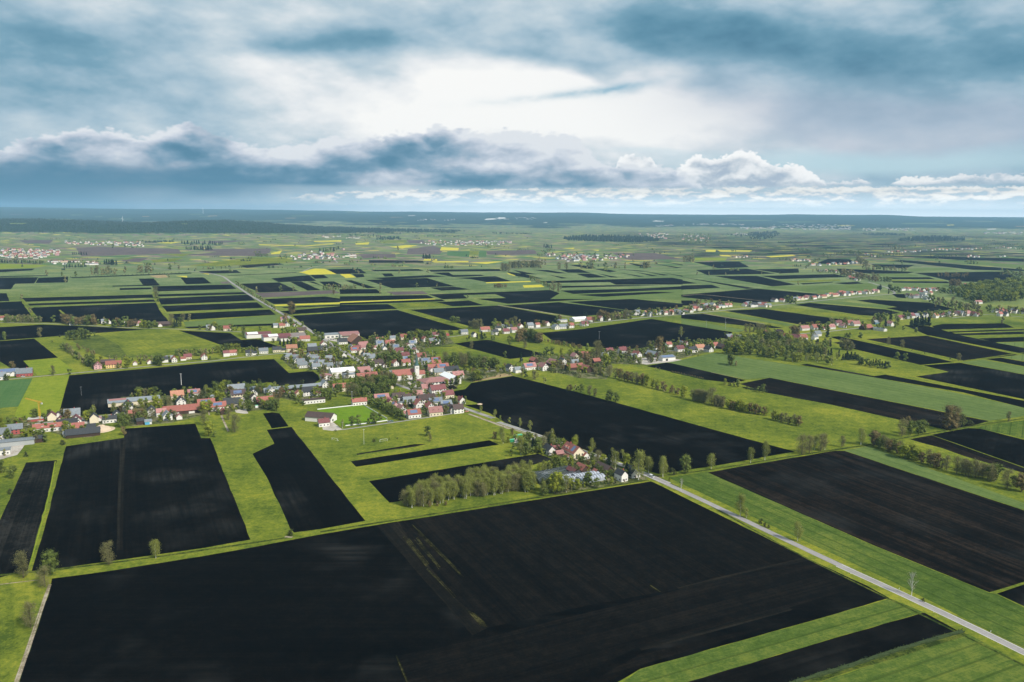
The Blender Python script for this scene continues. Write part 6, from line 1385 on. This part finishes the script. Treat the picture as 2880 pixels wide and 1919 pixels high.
hedge([('K', 1925, 1268), ('K', 1700, 1330), ('K', 1500, 1392), ('K', 1200, 1490), ('K', 960, 1560), ('K', 830, 1605)], 'low lumpy reed hedge along the ditch at the lower right', 1.0, 2.2)
hedge([('H', 240, 565), ('H', 420, 598)], 'low scrub line along the meadow edge of the brown field', 1.5, 1.5); hedge([('G', 1520, 655), ('G', 1880, 735)], 'brown scrub line between meadow and black wedge field', 1.2, 1.6)
hedge([('F', 1060, 372), ('F', 820, 372)], 'stone and wood piles along the yard edge', 1.2, 2.0, None)
# cars, vans, containers
def car(cr, x, y, rot, col, label, van=False):
    u, v = px(cr, x, y); root = empty('white_van' if van else 'parked_car', gnd(u, v) + Vector((0, 0, .15)), rot); tag(root, label, 'van' if van else 'car')
    m_ = flat_mat('car_paint', col, 0.3, 0.5, 0.03); L, H = (2.7, 1.95) if van else (2.15, .8)
    def bd(m):
        s = [(-L, .35), (-L, H * .95), (-L * .9, H), (L * (.35 if van else .98), H), (L, H * .75 if not van else 1.0), (L, .35)]
        n = len(m.v)
        for sy in (-.88, .88): m.v.extend([(a, sy, b) for a, b in s])
        k = len(s); m.f.append(tuple(n + i for i in range(k))[::-1]); m.f.append(tuple(n + k + i for i in range(k))); m.m += [0, 0]
        for i in range(k): j = (i + 1) % k; m.f.append((n + i, n + j, n + k + j, n + k + i)); m.m.append(0)
    part(root, 'body', [m_], bd)
    if not van:
        def cb(m):
            a = [(-1.7, -.8, .8), (1.0, -.8, .8), (1.0, .8, .8), (-1.7, .8, .8)]; b = [(-1.3, -.65, 1.42), (.3, -.65, 1.42), (.3, .65, 1.42), (-1.3, .65, 1.42)]
            m.poly(b); [m.poly([a[i], a[(i + 1) % 4], b[(i + 1) % 4], b[i]]) for i in range(4)]
        part(root, 'windscreen', [M_WIN], cb); part(root, 'roof', [m_], lambda m: m.box(-1.25, -.62, 1.43, .25, .62, 1.47))
    else: part(root, 'windscreen', [M_WIN], lambda m: m.poly([(L * .38, -.8, H - .05), (L * 1.0, -.8, 1.08), (L * 1.0, .8, 1.08), (L * .38, .8, H - .05)][::-1]) or m.poly([(L * .41, -.8, H + .01), (L * 1.02, -.8, 1.06), (L * 1.02, .8, 1.06), (L * .41, .8, H + .01)]))
    for sx in (-1, 1):
        for sy in (-1, 1): part(root, 'wheel', [M_BLK], lambda m: m.tube((sx * L * .62, sy * .7, .33), (sx * L * .62, sy * .92, .33), .34, .34, 10))
RB = math.radians(-62); RA = math.radians(26)
car('L', 2130, 762, RB, (.75, .75, .75), 'white van waiting at the road junction', True)
car('E', 2095, 558, RB, (.7, .7, .7), 'silver car on the main street beside the meadow'); car('E', 1750, 372, RB, (.05, .06, .08), 'dark car on the main street at the crossing')
for i, (x, c, t) in enumerate(((1665, (.7, .7, .7), 'white'), (1690, (.08, .09, .12), 'dark blue'), (1715, (.05, .05, .05), 'black'), (1740, (.6, .6, .62), 'silver'), (1762, (.35, .05, .04), 'red'))):
    car('E', x, 297, RB, c, t + ' car parked in front of the grey-roofed shop building')
car('F', 395, 1202, RA, (.06, .2, .25), 'teal car parked on the track beside the football field'); car('F', 372, 1205, RA, (.3, .3, .3), 'grey car at the corner of the football field track')
car('D', 255, 708, RA, (.75, .75, .75), 'white car in front of the grey building on the upper lane'); car('L', 1315, 690, RA, (.6, .62, .6), 'silver car beside the timber cottage'); car('D', 905, 1195, RA, (.04, .12, .10), 'dark green car by the maroon-roofed house')
car('F', 1225, 1095, RA, (.75, .3, .2), 'reddish trailer car at the road corner'); car('E', 2040, 505, RB, (.05, .05, .05), 'black car on the main street below the crossing'); car('E', 1660, 320, RB, (.6, .6, .6), 'silver car turning into the shop yard')
def container(cr, x, y, label, mat, L=6.0):
    u, v = px(cr, x, y); root = empty('container', gnd(u, v), RA); tag(root, label, 'container')
    part(root, 'body', [mat], lambda m: m.box(-L / 2, -1.2, .05, L / 2, 1.2, 2.5)); part(root, 'lid', [flat_mat('lid_green', (.10, .42, .25), .5)], lambda m: m.slab((-L / 2 - .1, -1.3, 2.62), (L / 2 + .1, -1.3, 2.62), (L / 2 + .1, 1.3, 2.75), (-L / 2 - .1, 1.3, 2.75), .1))
container('L', 348, 240, 'green recycling container, left one of the pair in the yard', M_GRN); container('L', 378, 232, 'green recycling container, right one of the pair in the yard', M_GRN)
container('L', 280, 298, 'container with pale lid half under the bush', M_GRN, 5.0); container('D', 1625, 1232, 'small blue box shed at the field edge', flat_mat('blue_paint', (.10, .35, .55)), 4.5)
container('E', 870, 1045, 'small white sheet box on the dark garden plot', M_METW, 3.0)

# pale quarries and far clearings on the ridge, laid on the slope
def clearing(name, pts, mat):
    P = []
    Q = [px(*q) for q in pts]; n = len(Q); c = (sum(q[0] for q in Q) / n, sum(q[1] for q in Q) / n)
    g0 = gnd(*c); vs = [(0, 0, 5.0)]; fs = []
    ring = []
    for a, b in zip(Q, Q[1:] + Q[:1]):
        for s in range(3): ring.append((a[0] + (b[0] - a[0]) * s / 3, a[1] + (b[1] - a[1]) * s / 3))
    for r in ring: q = gnd(*r); vs.append((q.x - g0.x, q.y - g0.y, terrain(q.x, q.y) - g0.z + 5.0))
    m = len(ring)
    for i in range(m): fs.append((0, 1 + i, 1 + (i + 1) % m))
    o = mesh_obj(name, vs, fs, mat, loc=g0); o['kind'] = 'structure'
clearing('quarry', [('B', 985, 146), ('B', 1000, 138), ('B', 1060, 136), ('B', 1066, 142), ('B', 1010, 147)], MF['W'])
clearing('quarry', [('B', 1070, 138), ('B', 1085, 128), ('B', 1128, 129), ('B', 1134, 137), ('B', 1090, 141)], MF['W'])
clearing('quarry', [('B', 2145, 154), ('B', 2170, 151), ('B', 2225, 154), ('B', 2220, 158), ('B', 2150, 158)], MF['W'])
clearing('quarry', [('C', 2098, 208), ('C', 2158, 208), ('C', 2160, 213), ('C', 2100, 214)], MF['W'])
for (c_, x, y, w_, h_, k_) in (('A', 480, 112, 90, 4, 'g'), ('A', 650, 124, 60, 3, 'g'), ('A', 980, 122, 50, 4, 'o'), ('A', 1300, 108, 90, 3, 'g'), ('A', 1430, 118, 70, 4, 'o'), ('A', 1370, 124, 80, 3, 'g'), ('A', 60, 176, 120, 8, 'g'), ('A', 1230, 178, 60, 5, 'g'), ('A', 1285, 182, 55, 3, 'Y'), ('A', 60, 108, 100, 4, 'v'),
        ('A', 300, 142, 200, 5, 'g'), ('A', 740, 140, 160, 4, 'g'), ('A', 1960, 134, 80, 3, 'o'), ('B', 330, 128, 90, 2, 'o'), ('B', 460, 116, 50, 3, 'W'), ('C', 900, 112, 120, 2, 'g'), ('C', 1820, 181, 50, 5, 'Y'), ('C', 2290, 190, 120, 4, 'o'), ('C', 1740, 155, 60, 3, 'g'), ('C', 1060, 186, 120, 3, 'Y'), ('B', 1390, 165, 30, 3, 'W'),
        ('C', 300, 150, 300, 5, 'g'), ('C', 650, 160, 260, 5, 'c'), ('C', 1500, 170, 300, 5, 'g'), ('C', 1900, 225, 300, 6, 'g'), ('B', 760, 180, 120, 4, 'g'), ('A', 2000, 118, 160, 4, 'c')):
    clearing('far_field', [(c_, x, y), (c_, x + w_ * .9, y - h_ * .5), (c_, x + w_ * 1.1, y + h_ * .4), (c_, x + w_ * .1, y + h_)], MF[k_])
# ------------------------------------------------------------------ trees
def leaf_mat(name, lo, hi, hv=0.5):
    m, nt, b = new_mat(name)
    g = nt.nodes.new('ShaderNodeNewGeometry'); isl = V(nt, g.outputs['Random Per Island']); r = orand(nt)
    n = nz(nt, objvec(nt, 1, 1), 0.35, 3, 0.6)
    f = (isl * 0.45 + r * 0.35 + n * 0.5 - 0.12).sat()
    nt.links.new(ramp(nt, f, [(0, lo), (1, hi)]), b.inputs['Base Color']); b.inputs['Roughness'].default_value = 0.75; b.inputs['Specular IOR Level'].default_value = 0.12
    return m
ML = {'b': leaf_mat('birch_leaves', (.080, .095, .016), (.29, .31, .070)), 'o': leaf_mat('green_leaves', (.032, .052, .011), (.15, .18, .036)),
      'y': leaf_mat('fresh_leaves', (.070, .095, .010), (.25, .27, .028)), 'w': leaf_mat('willow_leaves', (.065, .068, .024), (.24, .22, .090)),
      'u': leaf_mat('copper_leaves', (.070, .056, .022), (.22, .165, .065)), 's': leaf_mat('spruce_needles', (.007, .016, .010), (.030, .048, .022)),
      'h': leaf_mat('bush_leaves', (.020, .030, .010), (.09, .10, .03)), 'x': leaf_mat('sparse_leaves', (.14, .12, .07), (.30, .26, .17))}
KN = {'b': ('birch_tree', 'pale olive birch tree', 'birch'), 'o': ('broadleaf_tree', 'dark green broadleaf tree', 'tree'), 'y': ('maple_tree', 'fresh yellow-green leafed tree', 'tree'),
      'w': ('willow_tree', 'greyish thin-leafed tree', 'tree'), 'u': ('copper_leaved_tree', 'brownish copper-leafed tree', 'tree'), 's': ('spruce_tree', 'dark spruce tree', 'spruce'), 'h': ('bush', 'low green bush', 'bush'), 'x': ('bare_birch_tree', 'nearly bare white-stemmed birch', 'birch')}
def crown_geo(kind, rnd, nleaf, nl, ls, core=True, solid=False):
    """unit height tree crown: lobes with a rough core and leaf tufts on and round them"""
    mb = MB(); lobes = []
    if kind == 's':
        for k in range(nl):
            z = .14 + .8 * k / nl; r = .20 * (1 - (z - .10) / .92) + .015
            for a in range(4): t = rnd.uniform(0, 6.28); lobes.append((r * .55 * math.cos(t), r * .55 * math.sin(t), z, r * .62, .075))
    else:
        wx, z0, z1 = {'b': (.29, .20, .97), 'o': (.46, .12, .95), 'y': (.44, .14, .95), 'w': (.38, .10, .97), 'u': (.42, .14, .95), 'h': (.62, .0, .85), 'x': (.30, .30, .98)}[kind]
        for k in range(nl):
            t = (k + rnd.random()) / nl; z = z0 + (z1 - z0) * t; e = math.sin(math.pi * min(1, max(0, .12 + .80 * t))) ** .7
            if kind == 'b': e = math.sin(math.pi * (t * .85 + .1)) ** .8
            a = rnd.uniform(0, 6.28); q = wx * e * rnd.uniform(.15, .72); s = rnd.uniform(.085, .15) * (1.25 if kind in 'oyuh' else 1.0)
            lobes.append((q * math.cos(a), q * math.sin(a), min(z, .97 - s * .8), s, s * (1.15 if kind in 'bw' else .95)))
    ico = [(0, 0, 1), (.894, 0, .447), (.276, .851, .447), (-.724, .526, .447), (-.724, -.526, .447), (.276, -.851, .447), (.724, .526, -.447), (-.276, .851, -.447), (-.894, 0, -.447), (-.276, -.851, -.447), (.724, -.526, -.447), (0, 0, -1)]
    if_ = [(0, 1, 2), (0, 2, 3), (0, 3, 4), (0, 4, 5), (0, 5, 1), (1, 6, 2), (2, 7, 3), (3, 8, 4), (4, 9, 5), (5, 10, 1), (6, 7, 2), (7, 8, 3), (8, 9, 4), (9, 10, 5), (10, 6, 1), (11, 7, 6), (11, 8, 7), (11, 9, 8), (11, 10, 9), (11, 6, 10)]
    for (x, y, z, r, rz) in lobes:
        if solid or (core and kind in 'oyuhs' and rnd.random() < .8):
            n = len(mb.v)
            for p in ico:
                k = (.35 + .40 * rnd.random()) if not solid else (.75 + .5 * rnd.random()); mb.v.append((x + p[0] * r * k, y + p[1] * r * k, z + p[2] * rz * k))
            for f in if_: mb.f.append(tuple(n + i for i in f)); mb.m.append(0)
        for _ in range(max(1, nleaf // len(lobes))):
            d = Vector((rnd.gauss(0, 1), rnd.gauss(0, 1), rnd.gauss(0, 1) + .25)).normalized(); k = rnd.uniform(.35, 1.35) if kind != 'x' else rnd.uniform(.2, 1.2)
            c = Vector((x + d.x * r * k, y + d.y * r * k, z + d.z * rz * k)); nrm = (d + Vector((rnd.gauss(0, .5), rnd.gauss(0, .5), rnd.gauss(0, .5)))).normalized()
            u = nrm.orthogonal().normalized(); w = nrm.cross(u); a = rnd.uniform(0, 6.28); u, w = u * math.cos(a) + w * math.sin(a), w * math.cos(a) - u * math.sin(a); s = ls * rnd.uniform(.6, 1.4)
            n = len(mb.v); mb.v += [tuple(c + u * s), tuple(c + w * s * .8), tuple(c - u * s), tuple(c - w * s * .8)]; mb.f.append((n, n + 1, n + 2, n + 3)); mb.m.append(0)
    return mb, lobes
def trunk_geo(mb, kind, lobes, rnd, mi=0):
    r0 = {'b': .014, 'x': .014, 'h': .01, 's': .013}.get(kind, .02); top = .88 if kind != 'h' else .4
    pts = [Vector((0, 0, -.01))]
    for i in range(1, 5): pts.append(Vector((rnd.uniform(-.012, .012), rnd.uniform(-.012, .012), top * i / 4)))
    for i in range(4): mb.tube(pts[i], pts[i + 1], r0 * (1 - i * .22), r0 * (1 - (i + 1) * .22), 6, mi)
    if kind != 's':
        for l in rnd.sample(lobes, min(len(lobes), 14 if kind == 'x' else 7)):
            t = max(.16, l[2] - .22); i = min(3, int(t / top * 4)); a = pts[i].lerp(pts[i + 1], t / top * 4 - i); mb.tube(a, (l[0], l[1], l[2] + l[4] * .4), r0 * .45, r0 * .12, 4, mi)
            if kind == 'x':
                for _ in range(5): q = Vector((l[0], l[1], l[2])); mb.tube(a.lerp(q, rnd.uniform(.4, .95)), q + Vector((rnd.uniform(-.09, .09), rnd.uniform(-.09, .09), rnd.uniform(0, .12))), r0 * .18, r0 * .06, 3, mi)
BARK = {'b': M_BIRCH, 'x': M_BIRCH}
rnd = random.Random(11)
BIG, MID, LOWG = {}, {}, {}
for kd in 'boywusxh':
    BIG[kd] = []
    for i in range(4 if kd not in 'xh' else 2):
        cb, lb = crown_geo(kd, rnd, 3200 if kd != 'x' else 420, 44 if kd != 's' else 13, .013 if kd != 'x' else .010)
        tb = MB(); trunk_geo(tb, kd, lb, rnd)
        a = cb.obj('crown', [ML[kd]]); b = tb.obj('trunk', [BARK.get(kd, M_BARK)]); BIG[kd].append((a.data, b.data)); D_.objects.remove(a); D_.objects.remove(b)
    MID[kd] = []
    for i in range(5):
        cb, lb = crown_geo(kd, rnd, 620, 20 if kd != 's' else 8, .030); n = len(cb.f); tb = MB(); trunk_geo(tb, kd, lb, rnd); k = len(cb.v); cb.v += tb.v; cb.f += [tuple(k + j for j in f) for f in tb.f]; cb.m += [1] * len(tb.f)
        a = cb.obj('tree', [ML[kd], BARK.get(kd, M_BARK)]); MID[kd].append(a.data); D_.objects.remove(a)
    LOWG[kd] = []
    for i in range(4):
        cb, lb = crown_geo(kd, rnd, 45, 7 if kd != 's' else 3, .055, solid=True); LOWG[kd].append(cb)
TL = []   # u, v(foot), height native px, kind, wood
for line in TREES.strip().splitlines():
    t = line.split()
    for i in range(0, len(t) - 1, 2):
        a = t[i + 1].split(','); u, v = px(t[i], float(a[0]), float(a[1])); TL.append((u, v, float(a[2]) / CR[t[i]][2], a[3], ''))
for ch in TROWS.replace('\n', '|').split('|'):
    t = ch.split()
    if len(t) < 5: continue
    a = px(t[0], *[float(q) for q in t[1].split(',')]); b = px(t[2], *[float(q) for q in t[3].split(',')]); n, hp, ks, jit = t[4].split(','); n = int(n); s_ = CR[t[0]][2]
    for i in range(n):
        s = (i + random.uniform(.1, .9)) / n; j = float(jit) / s_
        TL.append((a[0] + (b[0] - a[0]) * s + random.uniform(-j, j) * .5, a[1] + (b[1] - a[1]) * s + random.uniform(-j, j), float(hp) / s_ * random.uniform(.72, 1.15), random.choice(ks), ''))
FARW = []
for line in WOODS.strip().splitlines():
    q, r = line.split(';'); poly = toks_poly(q.split() + ['x']); n, hp, ks, nm = r.strip().split(',', 3); s_ = CR[q.split()[0]][2]
    xs = [p[0] for p in poly]; ys = [p[1] for p in poly]; c_ = g_ = 0; n = int(int(n) * (1.0 if nm != 'far' else 2.0))
    while c_ < n and g_ < 20000:
        g_ += 1; u, v = random.uniform(min(xs), max(xs)), random.uniform(min(ys), max(ys))
        if not inside((u, v), poly): continue
        c_ += 1; rec = (u, v, float(hp) / s_ * random.uniform(.8, 1.12), random.choice(ks), nm)
        (FARW if nm == 'far' else TL).append(rec)
# garden trees between the houses of the far streets
for b in list(ALLB):
    if b['v'] < 935 and random.random() < .8:
        for _ in range(3): TL.append((b['u'] + random.uniform(-16, 16), b['v'] + random.uniform(-4, 3), random.uniform(7, 13) * F_PX / b['o'].location.y, random.choice('oowuy'), ''))
    elif b['o'].location.y > 480:
        for _ in range(random.choice((1, 2, 3))): TL.append((b['u'] + random.choice((-1, 1)) * random.uniform(7, 17), b['v'] + random.uniform(-7, 5), random.uniform(4.0, 8.0) * F_PX / b['o'].location.y, random.choice('ooywh'), ''))
for (u, v, ax, code, L, W, fl) in FARH:
    if random.random() < .75: FARW.append((u + random.uniform(-6, 6), v + random.uniform(-1.5, 1.0), random.uniform(7, 12) * F_PX / gnd(u, v).y, random.choice('oosw'), 'far'))
# garden trees scattered over the village grounds, clear of houses and streets
HP = [(b['o'].location.x, b['o'].location.y, max(4.5, b['L'] * .5)) for b in ALLB]
HP += [(o.location.x, o.location.y, 17.0) for o in list(D_.objects) if o.parent is None and o.get('category') in ('hall', 'barn', 'church', 'farmhouse', 'greenhouse', 'nursery', 'shop', 'club house', 'apartment house', 'warehouse', 'heap', 'goal')]
RP = [(q.x, q.y, w * .5 + 2.0) for w, Q in ROADS for q in Q]
CY = [gnd(*px('F', x, y)) for x, y in ((275, 655), (400, 625), (640, 608), (640, 660), (540, 705), (350, 705))]; CY = [(p.x, p.y) for p in CY]
INV = cam_o.matrix_world.inverted()
for line in FIELDS.strip().splitlines():
    t = line.split()
    if t[0] != 'G': continue
    P2 = [(p.x, p.y) for p in [ground(*q) for q in toks_poly(t[1:] + ['x'])]]
    ar = abs(sum(P2[i - 1][0] * P2[i][1] - P2[i][0] * P2[i - 1][1] for i in range(len(P2)))) / 2
    xs = [p[0] for p in P2]; ys = [p[1] for p in P2]; c_ = g_ = 0
    while c_ < min(230, ar / 190.0) and g_ < 6000:
        g_ += 1; x, y = random.uniform(min(xs), max(xs)), random.uniform(min(ys), max(ys))
        if not inside((x, y), P2) or inside((x, y), CY) or noise.noise((x / 45.0, y / 45.0, 8.0)) < -.28: continue
        if any((x - a) ** 2 + (y - b) ** 2 < (r + 1.2) ** 2 for a, b, r in HP) or any((x - a) ** 2 + (y - b) ** 2 < r * r for a, b, r in RP): continue
        c_ += 1; v3 = INV @ Vector((x, y, 0)); u_, v_ = 1440 - v3.x / v3.z * F_PX, 959.5 + v3.y / v3.z * F_PX
        TL.append((u_, v_, random.choice((3.0, 5.0, 6.5, 8.0, 10.0)) * F_PX / y, random.choice('oooyywuh'), ''))
# scattered trees and shelter belts on the far plain
for _ in range(420):
    u, v = random.uniform(-40, 2920), 655 + 110 * random.random() ** 1.3; k = random.choice((1, 1, 2, 4, 7))
    if noise.noise((u * .004, v * .03, 2.0)) < -.1: continue
    for j in range(k): FARW.append((u + j * random.uniform(2, 5), v + random.uniform(-.6, .6), random.uniform(7, 13) * F_PX / ground(u, v).y, random.choice('oossw'), 'far'))
# wooded hill at left: crowns over the slope
hill_n = 0
for _ in range(60000):
    if hill_n >= 7500: break
    x, y = random.uniform(-6500, 900), 6900 + 3300 * random.random() ** 1.4
    z = terrain(x, y)
    if z < 17 + 9 * noise.noise((x / 250.0, y / 250.0, 4.0)): continue
    if abs(x) > y * .68: continue
    FARW.append((x, y, random.uniform(13, 22), 's', 'hill')); hill_n += 1
TL.sort(key=lambda r: -r[2])
cnt = {}; TREC = []; STUFF = []
for (u, v, hp, kd, wood) in TL:
    p = gnd(u, v); h = 1.2 * hp * p.y / F_PX / math.cos(math.atan(HGT / p.y)); h = max(1.2, min(h, 30.0))
    cnt[kd] = cnt.get(kd, 0) + 1
    if cnt[kd] > 285 or hp < 6.5: STUFF.append((p, h, kd)); continue
    nm = KN[kd][0]; sx = h * random.uniform(.85, 1.15); rot = random.uniform(0, 6.28)
    if hp > 27:
        root = empty(nm, p, rot); c, t = random.choice(BIG[kd]); root.scale = (sx, sx, h)
        mesh_obj('crown', None, None, None, root, data=c); mesh_obj('trunk', None, None, None, root, data=t)
    else:
        root = mesh_obj(nm, None, None, None, data=random.choice(MID[kd]), loc=p, rot=rot); root.scale = (sx, sx, h)
    TREC.append(dict(o=root, u=u, v=v, kd=kd, wood=wood, h=h))
fb_ = MB(); fm_ = [ML[k] for k in 'boywusxh']; fi = {k: i for i, k in enumerate('boywusxh')}
hb_ = MB()
def stamp(B, p, h, kd):
    src = random.choice(LOWG[kd]); a = random.uniform(0, 6.28); c, s = math.cos(a), math.sin(a); w = h * random.uniform(.85, 1.2); n = len(B.v)
    B.v += [(p.x + (q[0] * c - q[1] * s) * w, p.y + (q[0] * s + q[1] * c) * w, p.z + q[2] * h) for q in src.v]
    B.f += [tuple(n + j for j in f) for f in src.f]; B.m += [fi[kd]] * len(src.f)
for p, h, kd in STUFF: stamp(fb_, p, h, kd)
ico_l = None
hill_src = []
for kd in 'so':
    r_ = random.Random(5); hill_src.append(kd)
def stamp_low(B, p, h, kd):
    n = len(B.v); w = h * (.30 if kd == 's' else .42); a = random.uniform(0, 6.28); k = 6
    for i in range(k): t = a + i * 6.283 / k; rr = w * random.uniform(.75, 1.15); B.v.append((p.x + rr * math.cos(t), p.y + rr * math.sin(t), p.z + h * .12))
    zt = .55 if kd == 's' else .72
    for i in range(k): t = a + (i + .5) * 6.283 / k; rr = w * random.uniform(.45, .85) * (.8 if kd == 's' else 1.1); B.v.append((p.x + rr * math.cos(t), p.y + rr * math.sin(t), p.z + h * zt * random.uniform(.85, 1.1)))
    B.v.append((p.x, p.y, p.z + h))
    for i in range(k):
        j = (i + 1) % k; B.f += [(n + i, n + j, n + k + i), (n + j, n + k + j, n + k + i), (n + k + i, n + k + j, n + 2 * k)]; B.m += [fi[kd]] * 3
for (u, v, hp, kd, nm) in FARW:
    if nm == 'hill': stamp_low(hb_, Vector((u, v, terrain(u, v) - 1)), hp, kd)
    else:
        p = gnd(u, v); stamp_low(fb_, p, max(5.0, hp * p.y / F_PX), kd)
o = fb_.obj('distant_trees', fm_); o['kind'] = 'stuff'; o['label'] = 'countless small far trees, tree rows and copses across the plain'; o['category'] = 'trees'
o = hb_.obj('forest', fm_); o['kind'] = 'stuff'; o['label'] = 'dark forest covering the low hill at the left'; o['category'] = 'forest'

# ------------------------------------------------------------------ labels: look + place + rank among equals of that place
ORD = ['first', 'second', 'third', 'fourth', 'fifth', 'sixth', 'seventh', 'eighth', 'ninth', 'tenth', 'eleventh', 'twelfth', 'thirteenth', 'fourteenth', 'fifteenth', 'sixteenth', 'seventeenth', 'eighteenth', 'nineteenth', 'twentieth']
def ordn(i):
    return ORD[i] if i < 20 else '%dth' % (i + 1) if (i + 1) % 10 not in (1, 2, 3) else '%d%s' % (i + 1, {1: 'st', 2: 'nd', 3: 'rd'}[(i + 1) % 10])
def place(u, v):
    return min(ANCHORS, key=lambda a: (a[0] - u) ** 2 + ((a[1] - v) * 2.2) ** 2)[2]
def label_all(recs, look, cat, grp):
    g = {}
    for r in recs: g.setdefault((look(r), place(r['u'], r['v'])), []).append(r)
    for (lk, pl), rs in g.items():
        rs.sort(key=lambda r: r['u'])
        for i, r in enumerate(rs):
            s = '%s %s' % (lk, pl)
            if len(rs) > 1: s = '%s, %s from left' % (s, ordn(i))
            w = s.split()
            if len(w) > 16: s = s.replace('dark grey', 'slate').replace(' and solar panels', '').replace('fresh ', '').replace('thin-leafed ', ''); w = s.split()
            if len(w) > 16: s = s.replace(' from left', ''); w = s.split()
            if len(w) > 16: s = s.replace(' and solar panels', ''); w = s.split()
            tag(r['o'], s, cat(r), grp(r))
label_all(ALLB, lambda r: r['look'] + (' ' + r['extra'] if r['extra'] else ''), lambda r: r['kind'], lambda r: 'houses of the villages' if r['kind'] == 'house' else None)
label_all([r for r in TREC if not r['wood']], lambda r: ('tall ' if r['h'] > 14 and r['kd'] != 'h' else 'small ' if r['h'] < 7 and r['kd'] != 'h' else '') + KN[r['kd']][1], lambda r: KN[r['kd']][2], lambda r: None)
for r in TREC:
    if r['wood']: tag(r['o'], '%s inside the dense %s' % (KN[r['kd']][1], {'birch wood': 'birch wood beside the netted nursery beds', 'mixed wood': 'mixed wood behind the red-roofed row', 'round wood': 'round wood at the right edge'}[r['wood']]), KN[r['kd']][2], 'trees of the ' + r['wood'])
# ------------------------------------------------------------------ haze
hz = MB(); hz.box(-25500, -3500, -31, 25500, 29500, 430)
hm = D_.materials.new('haze_air'); hm.use_nodes = True; nt = hm.node_tree; nt.nodes.clear()
ov = nt.nodes.new('ShaderNodeOutputMaterial'); pv = nt.nodes.new('ShaderNodeVolumePrincipled'); nt.links.new(pv.outputs[0], ov.inputs['Volume'])
pv.inputs['Density'].default_value = HAZE_D = 3.8e-5; pv.inputs['Color'].default_value = (.42, .74, 1.0, 1); pv.inputs['Anisotropy'].default_value = 0.0
ho = hz.obj('haze', [hm]); ho['kind'] = 'stuff'
print('objects', len(D_.objects), 'trees', {k: v for k, v in cnt.items()}, 'houses', len(ALLB), 'far', len(FARH), len(FARW), len(STUFF), 'maxlvl', max(s[2] for s in SHEETS))
